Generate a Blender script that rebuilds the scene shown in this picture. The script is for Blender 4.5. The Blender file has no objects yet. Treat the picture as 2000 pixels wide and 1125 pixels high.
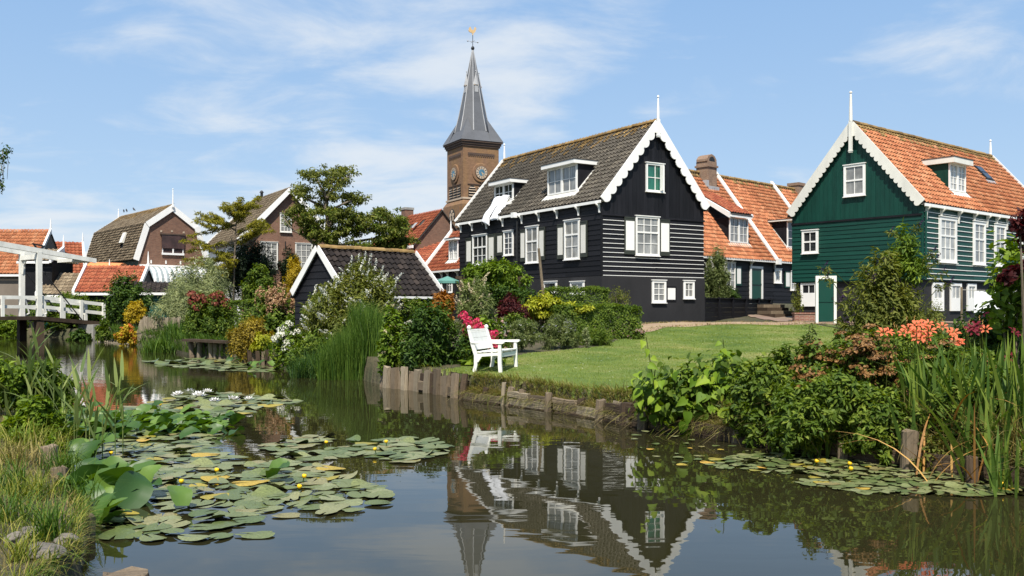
import bpy, bmesh, math, random
import numpy as np
from mathutils import Vector, Matrix

rnd = random.Random(7)
nr = np.random.default_rng(11)
SC = bpy.context.scene
COL = SC.collection
R = math.radians

# ------------------------------------------------------------------ camera, sky, sun, exposure
CAMZ = 1.8
cam_d = bpy.data.cameras.new('camera')
cam = bpy.data.objects.new('camera', cam_d); COL.objects.link(cam)
cam.location = (0, 0, CAMZ); cam.rotation_euler = (R(90), 0, 0)
cam_d.sensor_width = 36; cam_d.lens = 32.4; cam_d.shift_y = 0.02125
cam_d.clip_start = 0.1; cam_d.clip_end = 3000
SC.camera = cam

SUN_EL, SUN_AZ = R(55), R(184)          # compass bearing of the sun, 0 = +Y (away from the camera), clockwise
to_sun = Vector((math.sin(SUN_AZ) * math.cos(SUN_EL), math.cos(SUN_AZ) * math.cos(SUN_EL), math.sin(SUN_EL)))
sun_d = bpy.data.lights.new('sun', 'SUN'); sun_d.energy = 5.0; sun_d.angle = R(0.53); sun_d.color = (1.0, 0.94, 0.84)
sun = bpy.data.objects.new('sun', sun_d); COL.objects.link(sun)
sun.rotation_euler = to_sun.to_track_quat('Z', 'Y').to_euler(); sun.location = (0, -20, 40)

world = bpy.data.worlds.new('World'); SC.world = world; world.use_nodes = True
def build_sky():
    nt = world.node_tree; nd = nt.nodes; lk = nt.links; nd.clear()
    out = nd.new('ShaderNodeOutputWorld'); bg = nd.new('ShaderNodeBackground'); bg.inputs[1].default_value = 0.13
    sky = nd.new('ShaderNodeTexSky'); sky.sky_type = 'NISHITA'; sky.sun_disc = False
    sky.sun_elevation = SUN_EL; sky.sun_rotation = SUN_AZ; sky.altitude = 0
    sky.air_density = 1.0; sky.dust_density = 0.5; sky.ozone_density = 1.1
    tc = nd.new('ShaderNodeTexCoord'); sep = nd.new('ShaderNodeSeparateXYZ'); lk.new(tc.outputs['Generated'], sep.inputs[0])
    def math_(op, a, b=None, clamp=False):
        n = nd.new('ShaderNodeMath'); n.operation = op; n.use_clamp = clamp
        for i, v in enumerate((a, b)):
            if v is None: continue
            if isinstance(v, (int, float)): n.inputs[i].default_value = v
            else: lk.new(v, n.inputs[i])
        return n.outputs[0]
    zz = math_('MAXIMUM', sep.outputs['Z'], 0.0)
    den = math_('ADD', zz, 0.16)
    cx = math_('DIVIDE', sep.outputs['X'], den); cy = math_('DIVIDE', sep.outputs['Y'], den)
    com = nd.new('ShaderNodeCombineXYZ'); lk.new(cx, com.inputs[0]); lk.new(cy, com.inputs[1])
    def noise(scale, detail, rough, loc, sc, dist=0.0):
        mp = nd.new('ShaderNodeMapping'); mp.inputs['Location'].default_value = loc; mp.inputs['Scale'].default_value = sc
        mp.inputs['Rotation'].default_value = (0, 0, R(-12))
        lk.new(com.outputs[0], mp.inputs[0])
        n = nd.new('ShaderNodeTexNoise'); n.inputs['Scale'].default_value = scale; n.inputs['Detail'].default_value = detail
        n.inputs['Roughness'].default_value = rough; n.inputs['Distortion'].default_value = dist
        lk.new(mp.outputs[0], n.inputs['Vector']); return n.outputs['Fac']
    big = noise(0.9, 3, 0.5, CLOUD_LOC, (1, 0.8, 1))
    fine = noise(2.6, 9, 0.6, (3.1, 1.7, 0), (0.9, 1.15, 1), 0.4)
    # the bank of cirrus stands over the western half of the sky, thinning eastwards
    west = math_('MULTIPLY', sep.outputs['X'], -0.42)
    s = math_('ADD', math_('MULTIPLY', big, 0.8), math_('MULTIPLY', fine, 0.62))
    s = math_('ADD', s, math_('MINIMUM', math_('MAXIMUM', west, -0.055), 0.085))
    mr = nd.new('ShaderNodeMapRange'); mr.inputs[1].default_value = 0.68; mr.inputs[2].default_value = 0.94; mr.clamp = True
    mr.interpolation_type = 'SMOOTHSTEP'
    lk.new(s, mr.inputs[0])
    fac = math_('MULTIPLY', mr.outputs[0], 0.78)
    # thin veil of moist air low over the horizon
    veil = math_('MULTIPLY', math_('POWER', math_('SUBTRACT', 1.0, zz, True), 9.0), 0.10)
    fac = math_('MAXIMUM', fac, veil)
    cr = nd.new('ShaderNodeValToRGB'); lk.new(zz, cr.inputs[0]); el = cr.color_ramp.elements; el.new(.12); el.new(.32)
    for e_, (p_, c_) in zip(el, ((0, (.56, .73, .92)), (.12, (.46, .67, .94)), (.32, (.34, .57, .92)), (1, (.14, .30, .68)))): e_.position = p_; e_.color = (*c_, 1)
    vm = nd.new('ShaderNodeVectorMath'); vm.operation = 'SCALE'; vm.inputs['Scale'].default_value = 4.9; lk.new(cr.outputs[0], vm.inputs[0])
    hs = nd.new('ShaderNodeMixRGB'); hs.inputs[0].default_value = 0.86; lk.new(sky.outputs[0], hs.inputs[1]); lk.new(vm.outputs[0], hs.inputs[2])
    mix = nd.new('ShaderNodeMixRGB'); lk.new(fac, mix.inputs[0]); mix.inputs[2].default_value = (4.5, 4.75, 5.0, 1)
    lk.new(hs.outputs[0], mix.inputs[1]); lk.new(mix.outputs[0], bg.inputs[0]); lk.new(bg.outputs[0], out.inputs[0])
CLOUD_LOC = (3.6, 1.8, 0)
build_sky()
vs = SC.view_settings
vs.view_transform = 'Standard'; vs.look = 'None'; vs.gamma = 1.0; vs.use_curve_mapping = False; vs.exposure = 0.5
SC.render.engine = 'CYCLES'
SC.cycles.max_bounces = 8; SC.cycles.transparent_max_bounces = 6; SC.cycles.caustics_reflective = False; SC.cycles.caustics_refractive = False

# ------------------------------------------------------------------ small tools
def meta(o, label=None, cat=None, group=None, kind=None):
    if label: o['label'] = label
    if cat: o['category'] = cat
    if group: o['group'] = group
    if kind: o['kind'] = kind
    return o
def empty(name, loc, label=None, cat=None, group=None, M=None):
    o = bpy.data.objects.new(name, None); COL.objects.link(o); o.empty_display_size = 0.2
    if M is not None: o.matrix_world = M
    else: o.location = loc
    return meta(o, label, cat, group)
def lobj(name, me, parent=None, M=None):
    o = bpy.data.objects.new(name, me); COL.objects.link(o)
    if parent is not None: o.parent = parent
    if M is not None: o.matrix_local = M
    return o
def copy_tree(o, parent=None):
    c = o.copy(); COL.objects.link(c)
    if parent is not None: c.parent = parent
    for ch in o.children: copy_tree(ch, c)
    return c
I4 = Matrix.Identity(4)
class MB:
    def __init__(s): s.v = []; s.f = []; s.m = []
    def add(s, vs_, fs, M=None, m=0):
        b = len(s.v)
        s.v += [tuple(M @ Vector(p)) for p in vs_] if M is not None else [tuple(p) for p in vs_]
        for f in fs: s.f.append(tuple(b + i for i in f)); s.m.append(m)
        return s
    def box(s, x0, x1, y0, y1, z0, z1, M=None, m=0):
        vs_ = [(x, y, z) for z in (z0, z1) for y in (y0, y1) for x in (x0, x1)]
        return s.add(vs_, [(0, 2, 3, 1), (4, 5, 7, 6), (0, 1, 5, 4), (2, 6, 7, 3), (0, 4, 6, 2), (1, 3, 7, 5)], M, m)
    def prism(s, poly, d0, d1, M=None, m=0):
        """polygon in (a, c) extruded along the middle axis b from d0 to d1"""
        n = len(poly)
        vs_ = [(a, d0, c) for a, c in poly] + [(a, d1, c) for a, c in poly]
        fs = [tuple(range(n)), tuple(range(2 * n - 1, n - 1, -1))] + [(i, i + n, (i + 1) % n + n, (i + 1) % n) for i in range(n)]
        return s.add(vs_, fs, M, m)
    def tube(s, pts, rad, n=8, M=None, m=0, cap=True):
        pts = [Vector(p) for p in pts]; k = len(pts)
        if not hasattr(rad, '__len__'): rad = [rad] * k
        vs_ = []; fs = []; up = Vector((0.31, 0.2, 0.93))
        for i, p in enumerate(pts):
            d = (pts[min(i + 1, k - 1)] - pts[max(i - 1, 0)]).normalized()
            a = d.cross(up)
            if a.length < 1e-3: a = d.cross(Vector((1, 0, 0)))
            a.normalize(); b = d.cross(a)
            for j in range(n):
                t = 2 * math.pi * j / n; vs_.append(p + (a * math.cos(t) + b * math.sin(t)) * rad[i])
        for i in range(k - 1):
            for j in range(n): fs.append((i * n + j, i * n + (j + 1) % n, (i + 1) * n + (j + 1) % n, (i + 1) * n + j))
        if cap: fs.append(tuple(range(n - 1, -1, -1))); fs.append(tuple((k - 1) * n + j for j in range(n)))
        return s.add(vs_, fs, M, m)
    def lathe(s, prof, n=12, M=None, m=0, ph=0.0):
        vs_ = []; fs = []; k = len(prof)
        for r, z in prof:
            for j in range(n):
                t = ph + 2 * math.pi * j / n; vs_.append((r * math.cos(t), r * math.sin(t), z))
        for i in range(k - 1):
            for j in range(n): fs.append((i * n + j, i * n + (j + 1) % n, (i + 1) * n + (j + 1) % n, (i + 1) * n + j))
        fs.append(tuple(range(n - 1, -1, -1))); fs.append(tuple((k - 1) * n + j for j in range(n)))
        return s.add(vs_, fs, M, m)
    def mesh(s, name, mats, smooth=False):
        me = bpy.data.meshes.new(name); me.from_pydata(s.v, [], s.f)
        for mt in (mats if isinstance(mats, (list, tuple)) else [mats]): me.materials.append(mt)
        if any(s.m): me.polygons.foreach_set('material_index', s.m)
        if smooth: me.polygons.foreach_set('use_smooth', [True] * len(me.polygons))
        me.update(); return me
    def obj(s, name, mats, parent=None, M=None, smooth=False): return lobj(name, s.mesh(name, mats, smooth), parent, M)

def np_mesh(name, V, F, mats, tint=None, smooth=False, mi=None):
    V = np.asarray(V, np.float32); F = np.asarray(F, np.int32); k = F.shape[1]
    me = bpy.data.meshes.new(name); me.vertices.add(len(V)); me.vertices.foreach_set('co', V.ravel())
    me.loops.add(F.size); me.loops.foreach_set('vertex_index', F.ravel())
    me.polygons.add(len(F)); me.polygons.foreach_set('loop_start', np.arange(0, F.size, k, dtype=np.int32))
    me.polygons.foreach_set('loop_total', np.full(len(F), k, np.int32))
    for mt in (mats if isinstance(mats, (list, tuple)) else [mats]): me.materials.append(mt)
    if mi is not None: me.polygons.foreach_set('material_index', np.asarray(mi, np.int32))
    if smooth: me.polygons.foreach_set('use_smooth', np.ones(len(F), bool))
    me.update(calc_edges=True)
    if tint is not None:
        a = me.attributes.new('tint', 'FLOAT', 'POINT'); a.data.foreach_set('value', np.asarray(tint, np.float32))
    return me

# ------------------------------------------------------------------ materials
MATS = {}
def newmat(name):
    m = bpy.data.materials.new(name); m.use_nodes = True; nt = m.node_tree; nt.nodes.clear()
    o = nt.nodes.new('ShaderNodeOutputMaterial'); MATS[name] = m; return m, nt.nodes, nt.links, o
def coords(nd, lk, scale, kind='Object'):
    t = nd.new('ShaderNodeTexCoord'); mp = nd.new('ShaderNodeMapping'); mp.inputs['Scale'].default_value = scale
    if kind == 'World':
        g = nd.new('ShaderNodeNewGeometry'); lk.new(g.outputs['Position'], mp.inputs[0])
    else: lk.new(t.outputs[kind], mp.inputs[0])
    return mp.outputs[0]
def tex_noise(nd, lk, vec, scale=1, detail=4, rough=0.6, dist=0.0):
    n = nd.new('ShaderNodeTexNoise'); n.inputs['Scale'].default_value = scale; n.inputs['Detail'].default_value = detail
    n.inputs['Roughness'].default_value = rough; n.inputs['Distortion'].default_value = dist; lk.new(vec, n.inputs['Vector']); return n.outputs['Fac']
def ramp(nd, lk, fac, stops):
    r = nd.new('ShaderNodeValToRGB'); e = r.color_ramp.elements
    while len(e) < len(stops): e.new(0.5)
    for i, (p, c) in enumerate(stops):
        e[i].position = p; e[i].color = (*c, 1) if len(c) == 3 else c
    lk.new(fac, r.inputs[0]); return r.outputs[0]
def bump(nd, lk, h, strength=0.3, dist=0.01):
    b = nd.new('ShaderNodeBump'); b.inputs['Strength'].default_value = strength; b.inputs['Distance'].default_value = dist
    lk.new(h, b.inputs['Height']); return b.outputs[0]
def sc3(c, k): return tuple(min(1, x * k) for x in c)

def wear(name, col, rough=0.6, scale=(1, 1, 1), var=0.35, bmp=0.3, bscale=(8, 8, 8), spec=0.4, per=0.12, dist=0.01, coord='Object'):
    """weathered surface: broad mottling, fine relief, a small shift from object to object"""
    m, nd, lk, out = newmat(name)
    p = nd.new('ShaderNodeBsdfPrincipled'); p.inputs['Roughness'].default_value = rough; p.inputs['Specular IOR Level'].default_value = spec
    f = tex_noise(nd, lk, coords(nd, lk, scale, coord), 1.0, 6, 0.65)
    c = ramp(nd, lk, f, [(0.25, sc3(col, 1 - var)), (0.5, col), (0.78, sc3(col, 1 + var * 0.8))])
    oi = nd.new('ShaderNodeObjectInfo'); hs = nd.new('ShaderNodeHueSaturation')
    mr = nd.new('ShaderNodeMapRange'); mr.inputs[3].default_value = 1 - per; mr.inputs[4].default_value = 1 + per
    lk.new(oi.outputs['Random'], mr.inputs[0]); lk.new(mr.outputs[0], hs.inputs['Value']); lk.new(c, hs.inputs['Color'])
    lk.new(hs.outputs[0], p.inputs['Base Color'])
    h = tex_noise(nd, lk, coords(nd, lk, bscale, coord), 1.0, 5, 0.6)
    lk.new(bump(nd, lk, h, bmp, dist), p.inputs['Normal'])
    mr2 = nd.new('ShaderNodeMapRange'); mr2.inputs[3].default_value = rough - 0.12; mr2.inputs[4].default_value = min(1, rough + 0.12)
    lk.new(h, mr2.inputs[0]); lk.new(mr2.outputs[0], p.inputs['Roughness'])
    lk.new(p.outputs[0], out.inputs[0]); return m

def tinted(name, stops, rough=0.75, obj_random=False, bmp=0.3, bscale=25, spec=0.3, blotch=0.25, trans=0.0, bcoord='Object'):
    """colour picked per piece (tint attribute or per-object random) from a ramp, with blotches"""
    m, nd, lk, out = newmat(name)
    p = nd.new('ShaderNodeBsdfPrincipled'); p.inputs['Roughness'].default_value = rough; p.inputs['Specular IOR Level'].default_value = spec
    if obj_random:
        t = nd.new('ShaderNodeObjectInfo').outputs['Random']
    else:
        a = nd.new('ShaderNodeAttribute'); a.attribute_name = 'tint'; t = a.outputs['Fac']
    c = ramp(nd, lk, t, stops)
    if blotch:
        f = tex_noise(nd, lk, coords(nd, lk, (1, 1, 1), bcoord), bscale * 0.25, 5, 0.65)
        mx = nd.new('ShaderNodeMixRGB'); mx.blend_type = 'MULTIPLY'; mx.inputs[0].default_value = 1
        g = ramp(nd, lk, f, [(0.3, (1 - blotch,) * 3), (0.7, (1 + blotch * 0.6,) * 3)])
        lk.new(c, mx.inputs[1]); lk.new(g, mx.inputs[2]); c = mx.outputs[0]
    lk.new(c, p.inputs['Base Color'])
    if bmp:
        h = tex_noise(nd, lk, coords(nd, lk, (1, 1, 1), bcoord), bscale, 4, 0.6)
        lk.new(bump(nd, lk, h, bmp, 0.01), p.inputs['Normal'])
    if trans:
        tr = nd.new('ShaderNodeBsdfTranslucent'); hs = nd.new('ShaderNodeHueSaturation'); hs.inputs['Saturation'].default_value = 1.15
        hs.inputs['Value'].default_value = 1.35; hs.inputs['Hue'].default_value = 0.49
        lk.new(c, hs.inputs['Color']); lk.new(hs.outputs[0], tr.inputs['Color'])
        mx = nd.new('ShaderNodeMixShader'); mx.inputs[0].default_value = trans
        lk.new(p.outputs[0], mx.inputs[1]); lk.new(tr.outputs[0], mx.inputs[2]); lk.new(mx.outputs[0], out.inputs[0])
    else: lk.new(p.outputs[0], out.inputs[0])
    return m
def leafmat(name, dark, mid, light, rough=0.55, trans=0.34, obj_random=False, spec=0.2):
    if not name.startswith('petal'): dark, mid, light = [(min(.8, c[0] * 1.42), min(.8, c[1] * 1.30), c[2] * .95) for c in (dark, mid, light)]
    return tinted(name, [(0.0, dark), (0.5, mid), (1.0, light)], rough, obj_random, bmp=0, spec=spec, blotch=0, trans=trans)

def brickmat(name, c1, c2, mortar, bw=0.22, bh=0.065, stain=(0.30, 0.22, 0.08), amount=0.4):
    m, nd, lk, out = newmat(name)
    p = nd.new('ShaderNodeBsdfPrincipled'); p.inputs['Roughness'].default_value = 0.85
    t = nd.new('ShaderNodeTexCoord'); s = nd.new('ShaderNodeSeparateXYZ'); lk.new(t.outputs['Object'], s.inputs[0])
    ad = nd.new('ShaderNodeMath'); lk.new(s.outputs[0], ad.inputs[0]); lk.new(s.outputs[1], ad.inputs[1])
    cm = nd.new('ShaderNodeCombineXYZ'); lk.new(ad.outputs[0], cm.inputs[0]); lk.new(s.outputs[2], cm.inputs[1])
    b = nd.new('ShaderNodeTexBrick'); b.inputs['Color1'].default_value = (*c1, 1); b.inputs['Color2'].default_value = (*c2, 1)
    b.inputs['Mortar'].default_value = (*mortar, 1); b.inputs['Scale'].default_value = 1; b.inputs['Mortar Size'].default_value = 0.008
    b.inputs['Brick Width'].default_value = bw; b.inputs['Row Height'].default_value = bh; b.inputs['Bias'].default_value = -0.1
    lk.new(cm.outputs[0], b.inputs['Vector'])
    f = tex_noise(nd, lk, coords(nd, lk, (0.8, 0.8, 0.35)), 1.0, 6, 0.65)
    mx = nd.new('ShaderNodeMixRGB'); lk.new(ramp(nd, lk, f, [(0.42, (0, 0, 0)), (0.75, (amount,) * 3)]), mx.inputs[0])
    lk.new(b.outputs['Color'], mx.inputs[1]); mx.inputs[2].default_value = (*stain, 1)
    f2 = tex_noise(nd, lk, coords(nd, lk, (3, 3, 3)), 1.0, 5, 0.7)
    m2 = nd.new('ShaderNodeMixRGB'); m2.blend_type = 'MULTIPLY'; m2.inputs[0].default_value = 1
    lk.new(mx.outputs[0], m2.inputs[1]); lk.new(ramp(nd, lk, f2, [(0.3, (0.75,) * 3), (0.7, (1.15,) * 3)]), m2.inputs[2])
    lk.new(m2.outputs[0], p.inputs['Base Color'])
    lk.new(bump(nd, lk, b.outputs['Fac'], -0.5, 0.006), p.inputs['Normal']); lk.new(p.outputs[0], out.inputs[0]); return m

WEATHERED = wear('weathered_white_paint', (0.70, 0.69, 0.62), 0.6, (2.2, 2.2, 1.2), 0.22, 0.3, (22, 22, 6), per=0.06)
WHITE = wear('white_paint', (0.79, 0.78, 0.74), 0.5, (1.5, 1.5, 0.6), 0.09, 0.15, (20, 20, 4), per=0.03)
CREAM = wear('aged_white_paint', (0.70, 0.68, 0.61), 0.6, (2, 2, 0.8), 0.14, 0.2, (20, 20, 4), per=0.05)
TAR = wear('black_tarred_wood', (0.0100, 0.0098, 0.0118), 0.6, (0.7, 0.7, 3), 0.5, 0.5, (3, 3, 40), spec=0.22, per=0.3)
TARV = wear('black_vertical_boards', (0.0098, 0.0096, 0.0118), 0.55, (3, 3, 0.6), 0.6, 0.45, (40, 40, 2.5), spec=0.22, per=0.3)
PLINTH = wear('black_painted_plinth', (0.017, 0.0165, 0.018), 0.75, (0.9, 0.9, 0.4), 0.4, 0.35, (6, 6, 6), per=0)
GREEN = wear('dark_green_boards', (0.0045, 0.046, 0.032), 0.5, (0.6, 0.6, 2.5), 0.45, 0.5, (3, 3, 40), spec=0.3, per=0.12)
GREENV = wear('dark_green_vertical_boards', (0.0045, 0.043, 0.030), 0.45, (2.5, 2.5, 0.4), 0.45, 0.35, (30, 30, 2.0), spec=0.3, per=0.1)
GREENDOOR = wear('dark_green_door', (0.003, 0.046, 0.030), 0.4, (1, 1, 1), 0.15, 0.15, (10, 10, 2), per=0.05)
TEAL = wear('teal_paint', (0.012, 0.085, 0.065), 0.5, (1, 1, 1), 0.2, 0.1, (8, 8, 2))
SHUT = wear('shutter_dark', (0.035, 0.040, 0.030), 0.5, (1, 1, 1), 0.2, 0.2, (12, 12, 3), per=0.1)
WOOD = wear('grey_weathered_wood', (0.175, 0.135, 0.092), 0.85, (2.5, 2.5, 1), 0.5, 0.9, (28, 28, 2.5), spec=0.15, per=0.35, dist=0.03)
WOODL = wear('bleached_wood', (0.285, 0.235, 0.165), 0.85, (3, 3, 1), 0.45, 0.9, (30, 30, 3), spec=0.15, per=0.3, dist=0.03)
WOODD = wear('dark_wet_wood', (0.075, 0.052, 0.034), 0.8, (2.5, 2.5, 1), 0.5, 0.9, (28, 28, 2.5), spec=0.2, per=0.35, dist=0.03)
BARK = wear('tree_bark', (0.16, 0.13, 0.095), 0.9, (3, 3, 1), 0.4, 0.9, (20, 20, 4), spec=0.1, dist=0.03)
IRON = wear('black_iron', (0.015, 0.015, 0.015), 0.5, (3, 3, 3), 0.3, 0.1)
GREY = wear('grey_concrete', (0.30, 0.29, 0.26), 0.9, (2, 2, 2), 0.3, 0.5, (25, 25, 25), per=0.1)
STONE = wear('grey_stone', (0.17, 0.15, 0.125), 0.9, (6, 6, 6), 0.35, 0.9, (30, 30, 30), per=0.2, dist=0.02)
SLATE = wear('grey_slate', (0.105, 0.108, 0.115), 0.55, (0.5, 0.5, 0.8), 0.25, 0.5, (1.5, 1.5, 9), per=0.1)
LEAD = wear('lead_flashing', (0.36, 0.36, 0.36), 0.5, (2, 2, 2), 0.2, 0.2)
BITUMEN = wear('roofing_felt', (0.05, 0.045, 0.04), 0.9, (2, 2, 2), 0.3, 0.3)
BRICKB = brickmat('brown_brick', (0.165, 0.066, 0.037), (0.22, 0.102, 0.058), (0.20, 0.16, 0.12), stain=(0.12, 0.065, 0.045))
BRICKT = brickmat('tower_brick', (0.185, 0.090, 0.046), (0.25, 0.128, 0.066), (0.21, 0.145, 0.085), stain=(0.25, 0.145, 0.04), amount=0.6)
BRICKY = brickmat('chimney_brick', (0.20, 0.105, 0.06), (0.27, 0.16, 0.09), (0.30, 0.25, 0.20), stain=(0.16, 0.11, 0.07))
BAND = wear('tower_dark_trim', (0.085, 0.055, 0.040), 0.8, (2, 2, 2), 0.3, 0.3)
SILLSTONE = wear('pale_sandstone', (0.42, 0.33, 0.24), 0.8, (3, 3, 3), 0.2, 0.3)
RENDER = wear('brown_grey_render', (0.20, 0.165, 0.13), 0.9, (0.6, 0.6, 0.4), 0.25, 0.4, (12, 12, 12))
GOLD = wear('gilt_copper', (0.62, 0.42, 0.20), 0.4, (4, 4, 4), 0.2, 0.1)
CLOTH = wear('white_bedding', (0.82, 0.83, 0.85), 0.9, (2, 2, 2), 0.05, 0.2, (9, 9, 9))
PARASOL = wear('faded_green_canvas', (0.10, 0.25, 0.21), 0.8, (2, 2, 2), 0.15, 0.2)
ORANGE = wear('orange_canvas', (0.70, 0.24, 0.08), 0.8, (2, 2, 2), 0.15, 0.2)
RED = wear('red_paint', (0.45, 0.02, 0.05), 0.5)
CLAYS = [(0.0, (0.30, 0.100, 0.042)), (0.35, (0.385, 0.138, 0.060)), (0.7, (0.43, 0.165, 0.072)), (1.0, (0.46, 0.21, 0.105))]
GREYS = [(0.0, (0.088, 0.076, 0.059)), (0.4, (0.112, 0.098, 0.077)), (0.75, (0.130, 0.114, 0.090)), (1.0, (0.160, 0.138, 0.104))]
MOSSY = [(0.0, (0.15, 0.10, 0.045)), (0.5, (0.25, 0.155, 0.055)), (1.0, (0.32, 0.215, 0.09))]
BLACKS = [(0.0, (0.012, 0.009, 0.008)), (0.6, (0.022, 0.017, 0.015)), (1.0, (0.045, 0.034, 0.028))]
BROWNS = [(0.0, (0.15, 0.112, 0.072)), (0.5, (0.23, 0.175, 0.112)), (1.0, (0.31, 0.245, 0.16))]
REDS = [(0.0, (0.25, 0.062, 0.030)), (0.5, (0.33, 0.088, 0.040)), (1.0, (0.38, 0.125, 0.060))]
TM = {}
for nm_, st_, rg_ in (('clay', CLAYS, 0.8), ('slate_grey', GREYS, 0.72), ('mossy', MOSSY, 0.95), ('black', BLACKS, 0.5), ('brown', BROWNS, 0.9), ('red', REDS, 0.8)):
    sp_ = .12 if nm_ == 'black' else .25
    TM[nm_] = (tinted(nm_ + '_tile', st_, rg_, True, 0.3, 30, spec=sp_, blotch=0.35, bcoord='World'), tinted(nm_ + '_tiles', st_, rg_, False, 0.3, 30, spec=sp_, blotch=0.35))

EDGE = wear('shadow_tile_edge', (0.030, 0.022, 0.017), 0.9, (2, 2, 2), 0.4, 0.2)  # near-black lip colour paints in the shadow line under each tile
def panemat(name, col, lace=0.0, rough=0.06):
    m, nd, lk, out = newmat(name)
    p = nd.new('ShaderNodeBsdfPrincipled'); p.inputs['Roughness'].default_value = rough; p.inputs['Specular IOR Level'].default_value = 0.7
    f = tex_noise(nd, lk, coords(nd, lk, (14, 14, 1.2), 'World'), 1.0, 3, 0.5)
    f2 = tex_noise(nd, lk, coords(nd, lk, (1.5, 1.5, 1.5), 'World'), 1.0, 2, 0.5)
    c = ramp(nd, lk, f, [(0.35, sc3(col, 1 - lace)), (0.65, col)])
    mx = nd.new('ShaderNodeMixRGB'); lk.new(ramp(nd, lk, f2, [(0.4, (0, 0, 0)), (0.65, (1, 1, 1))]), mx.inputs[0])
    mx.inputs[2].default_value = (*sc3(col, 0.45), 1); lk.new(c, mx.inputs[1]); lk.new(mx.outputs[0], p.inputs['Base Color'])
    lk.new(p.outputs[0], out.inputs[0]); return m
P_LACE = panemat('pane_with_lace_curtain', (0.36, 0.36, 0.34), 0.4)
P_WHITE = panemat('pane_with_white_curtain', (0.55, 0.55, 0.52), 0.25)
P_DARK = panemat('dark_pane', (0.035, 0.038, 0.04), 0.3)
P_GREEN = panemat('pane_with_green_blind', (0.02, 0.14, 0.09), 0.2)
P_BROWN = panemat('brown_blind', (0.07, 0.035, 0.03), 0.1, 0.5)
# ------------------------------------------------------------------ lie of the land
BANK = [(5.6, -6), (6.0, 3), (5.45, 7.0), (5.17, 9.39), (4.51, 10.55), (3.7, 11.5), (3.01, 12.6), (1.89, 14.2), (1.14, 15.8), (0.0, 17.3), (-0.98, 18.5),
        (-1.75, 19.9), (-3.12, 21.6), (-4.2, 24.0), (-5.4, 26.6), (-8.1, 30.0), (-9.9, 32.6), (-12.2, 35.0), (-14.0, 38.2), (-18.6, 45.5), (-23.6, 53.6),
        (-25.6, 55.6), (-31, 61), (-75, 66)]
LAND_A = BANK + [(-260, 66), (-260, 700), (300, 700), (300, -6)]
LAND_B = [(-2.2, -6), (-2.35, 3.5), (-2.8, 6.2), (-3.3, 7.4), (-4.2, 8.9), (-5.2, 11.0), (-6.5, 13.2), (-9.2, 17.6), (-12.5, 22.5), (-19, 29), (-30, 36), (-75, 50), (-260, 58), (-260, -6)]
def sdist(P, poly):
    P = np.asarray(P, float); A = np.array(poly, float); B = np.roll(A, -1, 0)
    d = np.full(len(P), 1e9); ins = np.zeros(len(P), bool)
    for a, b in zip(A, B):
        e = b - a; w = P - a; t = np.clip((w @ e) / (e @ e), 0, 1); q = w - t[:, None] * e
        d = np.minimum(d, np.hypot(q[:, 0], q[:, 1]))
        c = ((a[1] > P[:, 1]) != (b[1] > P[:, 1])) & (P[:, 0] < (b[0] - a[0]) * (P[:, 1] - a[1]) / (b[1] - a[1] + 1e-12) + a[0])
        ins ^= c
    return np.where(ins, d, -d)
def sstep(a, b, x): t = np.clip((x - a) / (b - a), 0, 1); return t * t * (3 - 2 * t)
def gz(x, y):
    x = np.atleast_1d(np.asarray(x, float)); y = np.atleast_1d(np.asarray(y, float)); P = np.stack([x, y], 1)
    da = sdist(P, LAND_A); db = sdist(P, LAND_B)
    ha = 0.42 + 0.70 * sstep(16, 38, y) * sstep(-9, -2, x) + 0.16 * sstep(24, 40, y) + 0.85 * sstep(40, 51, y) * sstep(4, 11, x)
    ha = ha + 0.03 * np.sin(x * 1.7 + y * 0.9) * np.sin(y * 1.3 - x * 0.6)
    hb = 0.20 + 0.30 * sstep(0.2, 3.5, db) + 0.03 * np.sin(x * 3.1 + y * 1.9)
    z = np.full(len(P), -0.8)
    z = np.where(da > -0.5, -0.8 + (ha + 0.8) * sstep(0.06, 0.26, da), z)
    z = np.where(db > -0.5, np.maximum(z, -0.8 + (hb + 0.8) * sstep(-0.06, 0.14, db)), z)
    return z
def gz1(x, y): return float(gz(x, y)[0])
def grid_mesh(name, xs, ys, zf, mat_, keep=None):
    X, Y = np.meshgrid(xs, ys); P = np.stack([X.ravel(), Y.ravel()], 1); Z = zf(P[:, 0], P[:, 1])
    V = np.column_stack([P, Z]); nx = len(xs); i, j = np.meshgrid(np.arange(nx - 1), np.arange(len(ys) - 1))
    a = (j * nx + i).ravel(); F = np.column_stack([a, a + 1, a + nx + 1, a + nx])
    if keep is not None:
        F = F[keep(P[F].mean(1))]; u, inv = np.unique(F, return_inverse=True); V = V[u]; F = inv.reshape(-1, 4)
    return np_mesh(name, V, F, mat_, smooth=True)
def ground_material():
    m, nd, lk, out = newmat('garden_soil_and_turf'); p = nd.new('ShaderNodeBsdfPrincipled'); p.inputs['Roughness'].default_value = 0.95
    f = tex_noise(nd, lk, coords(nd, lk, (1, 1, 1)), 0.9, 7, 0.7); g = tex_noise(nd, lk, coords(nd, lk, (1, 1, 1)), 14, 5, 0.7)
    c = ramp(nd, lk, f, [(0.35, (0.035, 0.045, 0.014)), (0.5, (0.06, 0.055, 0.025)), (0.65, (0.10, 0.078, 0.045))])
    mx = nd.new('ShaderNodeMixRGB'); mx.blend_type = 'MULTIPLY'; mx.inputs[0].default_value = 1
    lk.new(c, mx.inputs[1]); lk.new(ramp(nd, lk, g, [(0.3, (0.6,) * 3), (0.7, (1.3,) * 3)]), mx.inputs[2]); lk.new(mx.outputs[0], p.inputs['Base Color'])
    lk.new(bump(nd, lk, g, 0.8, 0.04), p.inputs['Normal']); lk.new(p.outputs[0], out.inputs[0]); return m
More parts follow.
